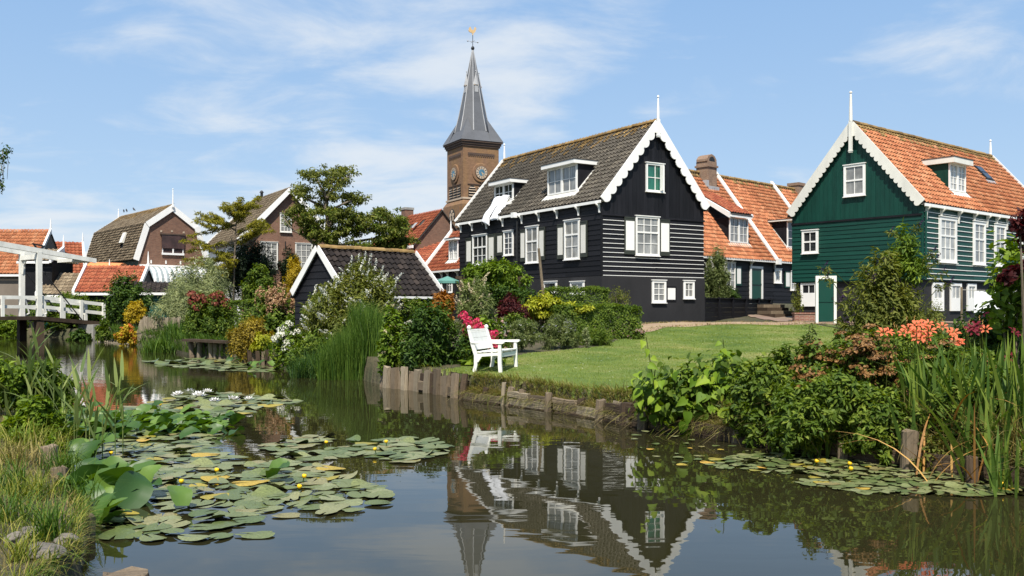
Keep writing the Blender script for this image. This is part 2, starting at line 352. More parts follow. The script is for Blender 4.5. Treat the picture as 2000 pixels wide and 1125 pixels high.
def axis(parts):
    a = []
    for s, e, d in parts: a += list(np.arange(s, e, d))
    return np.array(a + [parts[-1][1]])
GX = axis([(-260, -60, 20), (-60, -30, 1.0), (-30, -15, 0.4), (-15, 8, 0.13), (8, 30, 0.8), (30, 300, 30)])
GY = axis([(-6, 4, 0.5), (4, 40, 0.16), (40, 72, 0.45), (72, 100, 4), (100, 700, 60)])
meta(lobj('ground', grid_mesh('ground', GX, GY, gz, ground_material())), kind='structure')

def water_material():
    m, nd, lk, out = newmat('murky_canal_water'); p = nd.new('ShaderNodeBsdfPrincipled')
    f0 = tex_noise(nd, lk, coords(nd, lk, (1, 1, 1)), 0.25, 3, 0.5)
    lk.new(ramp(nd, lk, f0, [(0.35, (0.019, 0.0180, 0.0070)), (0.65, (0.027, 0.0250, 0.0100))]), p.inputs['Base Color'])
    p.inputs['Roughness'].default_value = 0.015; p.inputs['IOR'].default_value = 1.40
    a = tex_noise(nd, lk, coords(nd, lk, (1.1, 3.2, 1)), 1.0, 2, 0.45, 0.3)
    b = tex_noise(nd, lk, coords(nd, lk, (0.5, 0.9, 1)), 1.0, 1, 0.5)
    r = tex_noise(nd, lk, coords(nd, lk, (2.0, 7.5, 1)), 1.0, 2, 0.5)
    # the far reach by the bridge is ruffled, the near pool almost still
    g = nd.new('ShaderNodeNewGeometry'); s = nd.new('ShaderNodeSeparateXYZ'); lk.new(g.outputs['Position'], s.inputs[0])
    mr = nd.new('ShaderNodeMapRange'); mr.inputs[1].default_value = 17; mr.inputs[2].default_value = 30; mr.inputs[3].default_value = 0.05; mr.inputs[4].default_value = 0.9
    lk.new(s.outputs['Y'], mr.inputs[0])
    def mul(x, y):
        n = nd.new('ShaderNodeMath'); n.operation = 'MULTIPLY'; lk.new(x, n.inputs[0])
        if isinstance(y, float): n.inputs[1].default_value = y
        else: lk.new(y, n.inputs[1])
        return n.outputs[0]
    def add(x, y):
        n = nd.new('ShaderNodeMath'); lk.new(x, n.inputs[0]); lk.new(y, n.inputs[1]); return n.outputs[0]
    h = add(add(mul(a, 0.55), mul(b, 0.9)), mul(r, mr.outputs[0]))
    bp = nd.new('ShaderNodeBump'); bp.inputs['Strength'].default_value = 1.0; bp.inputs['Distance'].default_value = WATER_BUMP
    lk.new(h, bp.inputs['Height']); lk.new(bp.outputs[0], p.inputs['Normal']); lk.new(p.outputs[0], out.inputs[0]); return m
WATER_BUMP = 0.0024
meta(MB().add([(-260, -6, 0), (12, -6, 0), (12, 75, 0), (-260, 75, 0)], [(0, 1, 2, 3)]).obj('canal_water', water_material()), kind='structure')

def turf_mat(name, c0, c1, c2, sc_=1.0):
    m, nd, lk, out = newmat(name); p = nd.new('ShaderNodeBsdfPrincipled'); p.inputs['Roughness'].default_value = 0.9; p.inputs['Specular IOR Level'].default_value = 0.2
    f = tex_noise(nd, lk, coords(nd, lk, (1, 1, 1)), 0.55 * sc_, 5, 0.65); g = tex_noise(nd, lk, coords(nd, lk, (1, 1, 1)), 22, 4, 0.7)
    c = ramp(nd, lk, f, [(0.3, c0), (0.5, c1), (0.7, c2)]); mx = nd.new('ShaderNodeMixRGB'); mx.blend_type = 'MULTIPLY'; mx.inputs[0].default_value = 1
    lk.new(c, mx.inputs[1]); lk.new(ramp(nd, lk, g, [(0.3, (0.7,) * 3), (0.7, (1.25,) * 3)]), mx.inputs[2]); lk.new(mx.outputs[0], p.inputs['Base Color'])
    lk.new(bump(nd, lk, g, 0.7, 0.03), p.inputs['Normal']); lk.new(p.outputs[0], out.inputs[0]); return m
LAWN = [(-1.55, 20.0), (-0.7, 18.75), (0.2, 17.5), (1.3, 15.95), (2.05, 14.5), (3.2, 13.2), (6.5, 15), (9.2, 22), (11.4, 31), (11.6, 35.2), (8.3, 35.6), (5.6, 33.2), (3.8, 29.8), (2.4, 26.0), (0.6, 24.6), (-0.4, 22.6)]
PATH = [(2.9, 29.8), (3.8, 29.9), (5.6, 33.2), (8.3, 35.6), (11.8, 35.2), (16, 34.4), (16, 37.4), (12.2, 38.2), (8.9, 38.6), (6.6, 37.6), (4.4, 35.2), (3.4, 32.4)]
TERRACE = [(12.0, 37.7), (16.5, 36.4), (20, 37), (13.5, 44), (11.2, 44)]
def patch(name, poly, step, dz, mat_):
    a = np.array(poly); xs = np.arange(a[:, 0].min(), a[:, 0].max() + step, step); ys = np.arange(a[:, 1].min(), a[:, 1].max() + step, step)
    return meta(lobj(name, grid_mesh(name, xs, ys, lambda x, y: gz(x, y) + dz, mat_, lambda P: sdist(P, poly) > 0)), kind='structure')
patch('lawn', LAWN, 0.13, 0.012, turf_mat('mown_turf', (0.060, 0.105, 0.020), (0.12, 0.165, 0.034), (0.25, 0.235, 0.085)))
patch('path', PATH, 0.16, 0.018, turf_mat('sandy_path', (0.26, 0.185, 0.115), (0.32, 0.225, 0.15), (0.38, 0.30, 0.17), 2))
patch('side_field', [(7.2, 8), (30, 6), (34, 30), (16.5, 33.6), (11.9, 34.9), (11.6, 31), (9.4, 22), (6.8, 15), (6.2, 11)], .35, .014, turf_mat('rough_turf', (0.05, 0.08, 0.018), (0.085, 0.115, 0.03), (0.15, 0.15, 0.06)))
patch('terrace', TERRACE, 0.2, 0.03, brickmat('terrace_clinkers', (0.20, 0.13, 0.10), (0.27, 0.18, 0.14), (0.2, 0.17, 0.13), 0.22, 0.11))

# ------------------------------------------------------------------ buildings
CAMP = Vector((0, 0, CAMZ))
class House:
    def __init__(s, name, label, cat, o, X, W, L, zb, group=None):
        n = math.hypot(*X); X = (X[0] / n, X[1] / n); s.W, s.L, s.zb = W, L, zb
        s.M = Matrix(((X[0], -X[1], 0, o[0]), (X[1], X[0], 0, o[1]), (0, 0, 1, zb), (0, 0, 0, 1)))
        s.root = empty(name, None, label, cat, group, s.M); s.Z = Matrix.Translation((0, 0, -zb))
        s.front = s.Z.copy()                                                                   # a = x, b = into the house, c = height
        s.left = s.Z @ Matrix(((0, 1, 0, 0), (-1, 0, 0, 0), (0, 0, 1, 0), (0, 0, 0, 1)))        # a = -y
        s.right = s.Z @ Matrix(((0, -1, 0, W), (1, 0, 0, 0), (0, 0, 1, 0), (0, 0, 0, 1)))       # a = y
    def part(s, name, mb, mats, parent=None, smooth=False): return mb.obj(name, mats, parent or s.root, smooth=smooth)
    def gable_wall(s, z0, ze, zr, mat_, name='wall'):
        W, L = s.W, s.L
        return s.part(name, MB().prism([(0, z0), (W, z0), (W, ze), (W / 2, zr), (0, ze)], 0, L, s.Z), mat_)

def tile_mesh(name, w, l, mat_, lap=0.03, thick=0.05, amp=1.0):
    px = [0, .18, .42, .62, .82, 1.0]; pz = [0.014, -0.010, -0.014, 0.014, 0.042, 0.030]
    vs_ = []
    for y, up in ((0, lap), (l * 1.08, 0.0)):
        for x, z in zip(px, pz): vs_.append((x * w, y, z * amp * w / 0.24 + up))
    for x, z in zip(px, pz): vs_.append((x * w, 0.0, z * amp * w / 0.24 + lap - thick))
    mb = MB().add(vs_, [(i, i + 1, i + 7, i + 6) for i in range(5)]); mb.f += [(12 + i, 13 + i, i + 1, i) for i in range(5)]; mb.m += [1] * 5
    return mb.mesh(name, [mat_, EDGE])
def tiles(h, deck, M, length, slope, tw, tl, kind, nparts=300, holes=(), moss=0.0, jit=0.006, name='tile', lap=0.03, amp=1.0, hide=None):
    """rows of single pantiles on a slope; the ones that show largest are objects, the rest one joined part"""
    nx, ny = int(length / tw), int(math.ceil(slope / tl)); tw = length / nx
    mo, ms = TM[kind]; mm, mms = TM['mossy']
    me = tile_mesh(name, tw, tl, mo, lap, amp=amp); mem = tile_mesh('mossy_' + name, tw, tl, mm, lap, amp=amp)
    items = []; wm = h.M @ M
    for j in range(ny):
        for i in range(nx):
            x, y = i * tw, j * tl
            if any(a < x + tw * 0.6 and x + tw * 0.4 < b and c < y + tl * 0.5 and y + tl * 0.5 < d for a, b, c, d in holes): continue
            p = wm @ Vector((x, y, 0))
            mz = moss > 0 and rnd.random() < max(0, 1 - (ny - 1 - j) / (ny * moss)) ** 1.3
            hid = hide is not None and hide(i, j, nx, ny)
            items.append(((p - CAMP).length + (500 if hid else 0), x, y, mz))
    items.sort(key=lambda t: t[0]); base = np.array([v.co[:] for v in me.vertices]); fc = np.array([p.vertices[:] for p in me.polygons])
    V = []; F = []; T = []; MI = []
    for k, (d, x, y, mz) in enumerate(items):
        J = Matrix.Translation((x, y, rnd.uniform(-jit, jit))) @ Matrix.Rotation(rnd.gauss(0, 0.012), 4, 'Z') @ Matrix.Rotation(rnd.gauss(0, 0.012), 4, 'X')
        if k < nparts: lobj(name, mem if mz else me, deck, M @ J)
        else:
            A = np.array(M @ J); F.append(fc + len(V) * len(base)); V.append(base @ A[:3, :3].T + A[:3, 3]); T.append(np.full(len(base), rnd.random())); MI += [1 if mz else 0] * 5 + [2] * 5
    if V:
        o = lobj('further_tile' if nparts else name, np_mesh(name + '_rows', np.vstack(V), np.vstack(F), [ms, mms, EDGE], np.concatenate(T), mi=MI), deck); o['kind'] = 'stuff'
def slope_M(h, side, z0, k, over, y0):
    """matrix of a roof slope: X along the eave, Y up the slope, Z outwards. side: 'L' (x=0), 'R' (x=W), 'F' (y=0)"""
    c = 1 / math.hypot(1, k); s_ = k * c
    if side == 'L': A, U, o = Vector((0, -1, 0)), Vector((c, 0, s_)), Vector((-over, h.L - y0, z0 - k * over))
    elif side == 'R': A, U, o = Vector((0, 1, 0)), Vector((-c, 0, s_)), Vector((h.W + over, y0, z0 - k * over))
    else: A, U, o = Vector((1, 0, 0)), Vector((0, c, s_)), Vector((y0, -over, z0 - k * over))
    N = A.cross(U); o.z -= h.zb
    return Matrix(((A.x, U.x, N.x, o.x), (A.y, U.y, N.y, o.y), (A.z, U.z, N.z, o.z), (0, 0, 0, 1)))
def ridge_caps(h, deck, p0, p1, n, mat_, r=0.14):
    p0, p1 = Vector(p0), Vector(p1); d = (p1 - p0) / n; ln = d.length
    prof = [(r * math.cos(t), r * 0.9 * math.sin(t)) for t in np.linspace(0, math.pi, 7)]
    mb = MB().prism(prof + [(-r * 0.8, -0.02), (r * 0.8, -0.02)], 0, ln * 1.06); me = mb.mesh('ridge_tile', mat_)
    ang = math.atan2(d.y, d.x) - math.pi / 2
    for i in range(n):
        p = p0 + d * i
        lobj('ridge_tile', me, deck, Matrix.Translation((p.x, p.y, p.z - h.zb + rnd.uniform(-.01, .01))) @ Matrix.Rotation(ang + rnd.gauss(0, .02), 4, 'Z') @ Matrix.Rotation(rnd.gauss(0.02, .012), 4, 'X'))
def window(h, F, u0, u1, z0, z1, cols, rows, pm, parent=None, rail=None, fw=0.075, bar=0.028, sill=True, name='window', n0=0.0, wm=None, single=True, lpanel=0.0):
    """white casing with glazing bars; every pane its own piece. rail: height fraction of a thicker transom (sash meeting rail)"""
    wm = wm or WHITE; inner = parent is not None; W_, H_ = u1 - u0, z1 - z0
    mb = MB(); t = 0.07 + n0
    mb.box(u0, u0 + fw, -t, -n0 + .0, z0, z1, F); mb.box(u1 - fw, u1, -t, -n0, z0, z1, F)
    mb.box(u0 + fw, u1 - fw, -t + .003, -n0, z1 - fw, z1, F); zb = z0 + fw + lpanel
    mb.box(u0 + fw, u1 - fw, -t + .003, -n0, z0, zb, F)
    if sill: mb.box(u0 - .02, u1 + .02, -t - .05, -n0, z0 - .035, z0 - .002, F); mb.box(u0 - .03, u1 + .03, -t - .03, -n0, z1 + .002, z1 + .035, F)
    casing = mb.obj('window_frame' if inner else name, wm, parent or h.root)
    gp = parent if inner else casing
    a0, a1, c0, c1 = u0 + fw, u1 - fw, zb, z1 - fw
    cells = []
    if rail:
        zr = c0 + (c1 - c0) * rail[0]; cells = [(c0, zr - .035, rail[1]), (zr + .035, c1, rows - rail[1])]
    else: cells = [(c0, c1, rows)]
    gb = MB()
    if rail: gb.box(a0, a1, -n0 - .055, -n0 - .015, zr - .035, zr + .035, F)
    mid = {}
    for (b0, b1, r) in cells:
        pw, ph = (a1 - a0) / cols, (b1 - b0) / r
        for i in range(1, cols): gb.box(a0 + i * pw - bar / 2, a0 + i * pw + bar / 2, -n0 - .045, -n0 - .02, b0, b1, F)
        for j in range(1, r):
            for i in range(cols): gb.box(a0 + i * pw + bar / 2, a0 + (i + 1) * pw - bar / 2, -n0 - .043, -n0 - .02, b0 + j * ph - bar / 2, b0 + j * ph + bar / 2, F)
        if single:
            key = (round(pw, 3), round(ph, 3))
            if key not in mid: mid[key] = MB().box(-pw / 2, pw / 2, -.004, .004, -ph / 2, ph / 2).mesh('pane', pm)
            for i in range(cols):
                for j in range(r):
                    lobj('pane', mid[key], gp, F @ Matrix.Translation((a0 + (i + .5) * pw, -n0 - .018, b0 + (j + .5) * ph)) @ Matrix.Rotation(rnd.gauss(0, .008), 4, 'X') @ Matrix.Rotation(rnd.gauss(0, .008), 4, 'Z'))
    if not single: MB().box(a0, a1, -n0 - .02, -n0 - .01, c0, c1, F).obj('pane', pm, gp)
    if gb.v: gb.obj('glazing_bar', wm, gp)
    return casing
def boards(h, F, u0, u1, z0, z1, step, mat_, lip=None, name='board', out=0.03):
    n = int(round((z1 - z0) / step)); step = (z1 - z0) / n
    mb = MB(); hh = step; U = 1.0
    mb.add([(0, 0, 0), (U, 0, 0), (U, -out, 0), (0, -out, 0), (0, 0, hh), (U, 0, hh), (U, -.006, hh), (0, -.006, hh)], [(0, 1, 2, 3), (4, 7, 6, 5), (3, 2, 6, 7), (0, 4, 5, 1), (0, 3, 7, 4), (1, 5, 6, 2)])
    if lip: mb.box(0.0, U, -out - .008, -out + .004, -.004, lip, m=1)
    me = mb.mesh(name, [mat_, WHITE] if lip else mat_)
    for j in range(n):
        cuts = [u0]
        while u1 - cuts[-1] > 5.2: cuts.append(cuts[-1] + rnd.uniform(2.6, min(5.0, u1 - cuts[-1] - 1.2)))
        for a, b in zip(cuts, cuts[1:] + [u1]):
            lobj(name, me, h.root, F @ Matrix.Translation((a + .002, rnd.uniform(-.005, .003), z0 + j * step + rnd.uniform(-.004, .004))) @ Matrix.Rotation(rnd.gauss(0, .0012), 4, 'Y') @ Matrix.Diagonal((b - a - .005, 1, 1, 1)))
def vboards(h, F, W, z0, ztop, n, mat_, u0=0.0, name='vertical_board'):
    w = W / n
    for i in range(n):
        a, b = u0 + i * w + .004, u0 + (i + 1) * w - .004; o = .012 + rnd.uniform(0, .008)
        za, zb_ = ztop(a), ztop(b)
        if max(za, zb_) - z0 < .08: continue
        poly = [(a, z0), (b, z0), (b, max(zb_, z0 + .01)), (a, max(za, z0 + .01))]
        if a < W / 2 + u0 < b: poly = [(a, z0), (b, z0), (b, zb_), (W / 2 + u0, ztop(W / 2 + u0)), (a, za)]
        h.part(name, MB().prism(poly, -o, 0, F), mat_)
def barge(h, F, W, ze, zr, over, depth, out, scallop, mat_, lift=0.10, name='bargeboard', n=15, sides=(0, 1), wave=.075):
    k = (zr - ze) / (W / 2); c = 1 / math.hypot(1, k)
    for sd in sides:
        L = (W / 2 + over) / c; pts = []
        top = [(0, lift), (L, lift)]
        low = []
        if scallop:
            st = L / n
            for i in range(n):
                s0 = (n - 1 - i) * st
                for q in range(5, -1, -1):
                    t = q / 5
                    low.append((s0 + t * st, -depth + lift - wave * math.sin(math.pi * t) + (0.03 if q in (0, 5) else 0)))
        else: low = [(L, -depth + lift), (0, -depth + lift)]
        poly = []
        for s_, d in top + low:
            a = -over + s_ * c - d * k * c; z = ze - k * over + s_ * k * c + d * c
            a = min(a, W / 2 - 0.002)
            if a >= W / 2 - 0.002: z = min(z, zr + lift / c)
            poly.append((a if sd == 0 else W - a, z))
        if sd: poly = poly[::-1]
        h.part(name, MB().prism(poly, -out - .045, -out, F), mat_)
def finial(h, F, a, z0, z1, out, mat_, r=0.07, drop=0.6, ball=True):
    mb = MB(); cM = F @ Matrix.Translation((a, -out - .03, 0))
    mb.box(-.07, .07, -.06, .03, z0 - drop, z0, cM)
    if drop: mb.box(-.085, .085, -.075, .032, z0 - drop + .05, z0 - drop + .09, cM)
    mb.lathe([(r, z0 - .01), (r * .95, z0 + (z1 - z0) * .3), (r * .6, z1 - .12), (r * .35, z1 - .06), (r * .9, z1 - .03), (r * .7, z1 + .02), (r * .1, z1 + .05)], 8, cM)
    return h.part('finial', mb, mat_)
def bracket(h, F, us, zt, mat_, d=0.27, hgt=0.42, w=0.07):
    prof = [(0, 0), (-d, 0), (-d, -.07), (-d * .8, -.11), (-d * .55, -.15), (-d * .33, -.22), (-d * .22, -hgt + .08), (-d * .22, -hgt), (0, -hgt)]
    me = MB().add([(-w / 2, a, c) for a, c in prof] + [(w / 2, a, c) for a, c in prof], [tuple(range(9))[::-1], tuple(range(9, 18))] + [(i, (i + 1) % 9, (i + 1) % 9 + 9, i + 9) for i in range(9)]).mesh('bracket', mat_)
    for u in us: lobj('bracket', me, h.root, F @ Matrix.Translation((u, -.02, zt)))
def dormer(h, F, u0, u1, b0, zs, zt, k, cheek, win, roof_h=0.17, ov=0.18, pent=0.0, trim=None, apron=True, n=1):
    """box dormer on a slope. b0: inward distance of its front; zs/zt: foot and top of front; k: roof pitch"""
    trim = trim or WHITE; b1 = b0 + (zt - zs) / k
    d = MB()
    for u in (u0, u1 - .06): d.add([(u, b0 + .02, zs - .1), (u, b0 + .02, zt), (u, b1, zt), (u + .06, b0 + .02, zs - .1), (u + .06, b0 + .02, zt), (u + .06, b1, zt)], [(0, 1, 2), (5, 4, 3), (0, 3, 4, 1), (1, 4, 5, 2), (0, 2, 5, 3)], F)
    d.box(u0 + .06, u1 - .06, b0 + .045, b0 + .06, zs - .1, zt, F)
    dm = d.obj('dormer', cheek, h.root)
    f = MB(); pz = pent
    def slab(z0, z1, e, m):
        f.add([(u0 - e, b0 - ov - e, z0), (u1 + e, b0 - ov - e, z0), (u1 + e, b1 + .1, z0 + pz), (u0 - e, b1 + .1, z0 + pz), (u0 - e, b0 - ov - e, z1), (u1 + e, b0 - ov - e, z1), (u1 + e, b1 + .1, z1 + pz), (u0 - e, b1 + .1, z1 + pz)],
              [(0, 3, 2, 1), (4, 5, 6, 7), (0, 1, 5, 4), (1, 2, 6, 5), (2, 3, 7, 6), (3, 0, 4, 7)], F, m)
    slab(zt + .002, zt + roof_h, ov * .75, 0); slab(zt + roof_h + .002, zt + roof_h + .03, ov * .75 + .02, 1)
    f.obj('dormer_roof', [trim, BITUMEN], dm)
    t = MB()
    for u in (u0 - .05, u1 - .02): t.add([(u, b0 - .03, zs - .06), (u, b0 - .03, zs + .06), (u, b1, zt + .0), (u, b1, zt - .12), (u + .07, b0 - .03, zs - .06), (u + .07, b0 - .03, zs + .06), (u + .07, b1, zt), (u + .07, b1, zt - .12)],
          [(0, 1, 2, 3), (7, 6, 5, 4), (0, 4, 5, 1), (1, 5, 6, 2), (2, 6, 7, 3)], F)
    t.obj('cheek_trim', trim, dm)
    if apron:
        MB().add([(u0 - .15, b0 - .02, zs + .03), (u1 + .15, b0 - .02, zs + .03), (u1 + .2, b0 - .24, zs - .24 * k + .1), (u0 - .2, b0 - .24, zs - .24 * k + .1), (u0 - .15, b0, zs - .02), (u1 + .15, b0, zs - .02), (u1 + .2, b0 - .24, zs - .24 * k + .06), (u0 - .2, b0 - .24, zs - .24 * k + .06)],
                 [(0, 3, 2, 1), (0, 1, 5, 4), (2, 3, 7, 6), (1, 2, 6, 5), (0, 4, 7, 3)], F).obj('flashing', CREAM, dm)
    FF = F @ Matrix.Translation((0, b0, 0))
    wn = (u1 - u0 - .02) / n
    for i in range(n): window(h, FF, u0 + .01 + i * wn, u0 + .01 + (i + 1) * wn - .004, zs + .02, zt - .0, *win, parent=dm, sill=False, fw=.07)
    return dm
def shutter(h, F, u0, u1, z0, z1, mat_, panel, m=0.11, mz=0.17):
    s_ = h.part('shutter', MB().box(u0, u1, -.075, -.035, z0, z1, F).box(u0 + .03, u1 - .03, -.09, -.0755, z1 - .05, z1 - .02, F), mat_)
    MB().box(u0 + m, u1 - m, -.088, -.0755, z0 + mz, z1 - mz, F).obj('panel', panel, s_)
    return s_
def eave_trim(h, F, u0, u1, over, ztop, mat_, hgt=0.12, name='gutter_board'):
    return h.part(name, MB().box(u0, u1, -over - .05, -over - .0, ztop - hgt, ztop, F).box(u0, u1, -over + .001, -.02, ztop - .05, ztop - .03, F), mat_)

# --- the black house
H = House('black_house', 'black tarred wooden house with scalloped white bargeboards and two roof dormers', 'house', (3.617, 37.2), (0.845, 0.535), 5.6, 11.75, 0.9)
KB = 1.17; ZE = 6.36
H.part('wall', MB().prism([(0.0, 3.1), (5.6, 3.1), (5.6, ZE - .05), (2.8, ZE + KB * 2.8 - .07), (0, ZE - .05)], 0.0, 11.75, H.Z), TARV)
H.part('plinth', MB().box(-.035, 5.635, -.05, 11.75, .6, 3.17, H.Z), PLINTH)
boards(H, H.front, 0, 5.6, 3.19, 5.62, .187, TAR, .018)
boards(H, H.left, -11.75, 0, 3.19, ZE - .06, .205, TAR)
H.part('band_board', MB().box(-.03, 5.63, -.06, 0.0, 5.62, 5.70, H.Z), TARV)
vboards(H, H.front, 5.6, 5.70, lambda u: ZE + KB * min(u, 5.6 - u) - .04, 28, TARV)
H.part('corner_board', MB().box(-.045, .03, -.05, .02, 3.19, ZE - .1, H.Z), TAR)
deck = H.part('roof', MB().prism([(-.15, ZE - .18), (2.8, ZE + KB * 2.8), (5.75, ZE - .18), (5.75, ZE - .25), (2.8, ZE + KB * 2.8 - .07), (-.15, ZE - .25)], -.17, 11.9, H.Z), BITUMEN)
cs = math.hypot(1, KB); hl = []
D1 = (2.15, 4.35, .40, ZE + KB * .40 + .02, 8.02); D2 = (7.45, 9.15, .55, ZE + KB * .55 + .02, 7.85)
for d_ in (D1, D2): hl.append((11.75 - d_[1] + .15 - .1, 11.75 - d_[0] + .15 + .1, (d_[2] + .12 - .25) * cs, (d_[2] + .12 + (d_[4] - d_[3]) / KB - .1) * cs))
tiles(H, deck, slope_M(H, 'L', ZE + .04, KB, .14, -.15), 12.05, (2.8 + .14) * cs, .235, .262, 'slate_grey', 300, hl, moss=.22, amp=1.3, lap=.062)
ridge_caps(H, deck, (2.8, -.1, ZE + KB * 2.8 + .04), (2.8, 11.85, ZE + KB * 2.8 + .04), 34, TM['mossy'][0])
barge(H, H.front, 5.6, ZE, ZE + KB * 2.8, .10, .32, .16, True, WHITE, lift=.13, n=10, wave=.11)
finial(H, H.front, 2.8, ZE + KB * 2.8 + .12, 10.72, .2, WHITE, .06, drop=.75)
bk = H.Z @ Matrix.Translation((0, 11.75 + .32, 0))
barge(H, bk, 5.6, ZE, ZE + KB * 2.8, .10, .30, .1, False, WHITE, lift=.17)
finial(H, bk, 2.8, ZE + KB * 2.8 + .1, 10.55, .1, WHITE, .06, drop=.2)
eave_trim(H, H.left, -11.9, .15, .14, ZE - .15, WHITE, .11)
bracket(H, H.left, [-11.55, -10.4, -9.0, -7.5, -5.85, -4.45, -3.05, -1.5, -.08], ZE - .21, WHITE)
H.part('hopper_box', MB().box(-6.3, -6.05, -.36, -.16, ZE - .34, ZE - .1, H.left), WHITE)
H.part('downpipe', MB().tube([(-6.17, -.1, 5.9), (-6.17, -.1, 3.2)], .04, 8, H.left), IRON)
wl = window(H, H.front, 2.29, 3.28, 6.74, 7.93, 2, 2, P_GREEN, n0=.02)
MB().box(3.02, 3.06, -.30, -.10, 6.80, 7.88, H.front).obj('open_casement', WHITE, wl)
window(H, H.front, 1.72, 3.0, 4.06, 5.68, 3, 4, P_LACE, rail=(.60, 2), n0=.03)
shutter(H, H.front, 1.14, 1.70, 4.08, 5.62, SHUT, WHITE, .055); shutter(H, H.front, 3.04, 3.60, 4.08, 5.62, SHUT, WHITE, .055)
window(H, H.front, 2.60, 3.37, 2.10, 3.03, 2, 3, P_LACE, n0=.03, fw=.10); shutter(H, H.front, 3.40, 3.96, 2.15, 2.80, TARV, WHITE, .07, .08)
window(H, H.front, 4.37, 4.99, 2.28, 3.04, 2, 2, P_LACE, n0=.03, fw=.10)
window(H, H.left, -2.48, -1.41, 3.92, 5.58, 2, 3, P_LACE, rail=(.64, 2), n0=.03)
shutter(H, H.left, -3.03, -2.52, 3.98, 5.48, SHUT, CREAM, .08); shutter(H, H.left, -1.38, -.90, 3.98, 5.48, SHUT, CREAM, .08)
window(H, H.left, -5.48, -4.48, 3.90, 5.54, 2, 3, P_LACE, rail=(.60, 2), n0=.03)
shutter(H, H.left, -5.96, -5.52, 4.0, 5.46, SHUT, CREAM, .07); shutter(H, H.left, -4.45, -3.98, 4.0, 5.46, SHUT, CREAM, .07)
window(H, H.left, -7.38, -6.56, 4.34, 5.48, 2, 4, P_DARK, n0=.03); shutter(H, H.left, -8.05, -7.42, 4.38, 5.44, SHUT, CREAM, .12, .14)
window(H, H.left, -10.31, -8.91, 4.0, 5.48, 3, 3, P_DARK, rail=(.60, 2), n0=.03)
shutter(H, H.left, -11.05, -10.35, 4.05, 5.40, SHUT, CREAM, .14); shutter(H, H.left, -8.88, -8.16, 4.05, 5.45, SHUT, CREAM, .14)
window(H, H.left, -4.03, -3.03, 2.55, 3.02, 1, 1, P_DARK, n0=.05); window(H, H.left, -2.01, -1.07, 2.45, 2.97, 2, 1, P_LACE, n0=.05)
dormer(H, H.left, -D1[1], -D1[0], D1[2], D1[3], D1[4], KB, TARV, (2, 2, P_LACE), n=2)
dm2 = dormer(H, H.left, -D2[1], -D2[0], D2[2], D2[3], D2[4], KB, TARV, (2, 2, P_DARK), n=2)
# white bedding airing over the dormer sill
def bedding():
    Mw = H.M @ H.left; bd_ = MB()
    for u0, w, ph, end in ((-9.05, .66, 0.3, 5.95), (-8.36, .66, 2.1, 6.10)):
        zr0 = lambda b: ZE + KB * b
        path = [(.66, 7.05), (.54, 7.24), (.40, 7.20), (.28, zr0(.28) + .20), (.08, zr0(.08) + .17), (-.10, zr0(-.1) + .15), (-.24, zr0(-.2) + .02), (-.27, end)]
        vs_ = []; nu, nv = 12, 21
        for j in range(nv + 1):
            q = j / nv * (len(path) - 1); i0 = min(int(q), len(path) - 2); f = q - i0; b = path[i0][0] * (1 - f) + path[i0 + 1][0] * f; z = path[i0][1] * (1 - f) + path[i0 + 1][1] * f
            for i in range(nu + 1):
                t = i / nu; puff = .09 * math.sin(math.pi * t) ** .5 + .015 * math.sin(t * 11 + ph + j * .25) + .012 * math.sin(j * .9 + t * 4 + ph)
                vs_.append((u0 + w * t + .05 * math.sin(j * .35 + ph) - .12 * (j / nv) * (1 if ph < 1 else .3), b - puff * .6, z + puff * .75 + (.05 * math.sin(t * 5 + ph) if j == nv else 0)))
        n_ = len(vs_); vs_ += [(u, b + .05, z - .06) for u, b, z in vs_]
        fs = [(j * (nu + 1) + i, j * (nu + 1) + i + 1, (j + 1) * (nu + 1) + i + 1, (j + 1) * (nu + 1) + i) for j in range(nv) for i in range(nu)]
        fs += [tuple(n_ + i for i in f[::-1]) for f in list(fs)]; bd_.add(vs_, fs, Mw)
    meta(bd_.obj('bedding', CLOTH, smooth=True), 'crumpled white bedding airing out of the open dormer of the black house', 'bedding')
bedding()

# --- the green house
G = House('green_house', 'dark green wooden house with orange tiled roof and white striped boards along its side', 'house', (12.649, 41.609), (0.640, -0.768), 6.0, 13.2, 1.2)
KG = 1.165; ZG = 6.21; zrg = ZG + KG * 3
G.part('wall', MB().prism([(0, 3.0), (6, 3.0), (6, ZG - .05), (3, zrg - .07), (0, ZG - .05)], 0, 13.2, G.Z), GREENV)
G.part('plinth', MB().box(.12, 5.88, .12, 13.1, .8, 3.05, G.Z), PLINTH)
boards(G, G.front, 0, 6.0, 3.06, 5.60, .18, GREEN)
boards(G, G.right, 0, 13.2, 3.06, ZG - .06, .212, GREEN, .023)
G.part('band_board', MB().box(-.02, 6.02, -.055, 0.0, 5.60, 5.68, G.Z), TARV)
vboards(G, G.front, 6.0, 5.68, lambda u: ZG + KG * min(u, 6 - u) - .04, 30, GREENV)
G.part('corner_board', MB().box(5.97, 6.05, -.05, .03, 3.05, ZG - .1, G.Z), GREEN)
gdeck = G.part('roof', MB().prism([(-.15, ZG - .18), (3, zrg), (6.15, ZG - .18), (6.15, ZG - .25), (3, zrg - .07), (-.15, ZG - .25)], -.17, 13.35, G.Z), BITUMEN)
csg = math.hypot(1, KG); D3 = (3.50, 5.05, .60, ZG + KG * .60 + .02, 8.12)
hl = [(D3[0] + .15 - .1, D3[1] + .15 + .1, (D3[2] + .15 - .25) * csg, (D3[2] + .15 + (D3[4] - D3[3]) / KG - .1) * csg), (9.2 + .15, 9.95 + .15, 2.45, 3.45)]
tiles(G, gdeck, slope_M(G, 'R', ZG + .04, KG, .15, -.15), 13.5, (3 + .15) * csg, .24, .285, 'clay', 300, hl, moss=.11, amp=1.25, lap=.058)
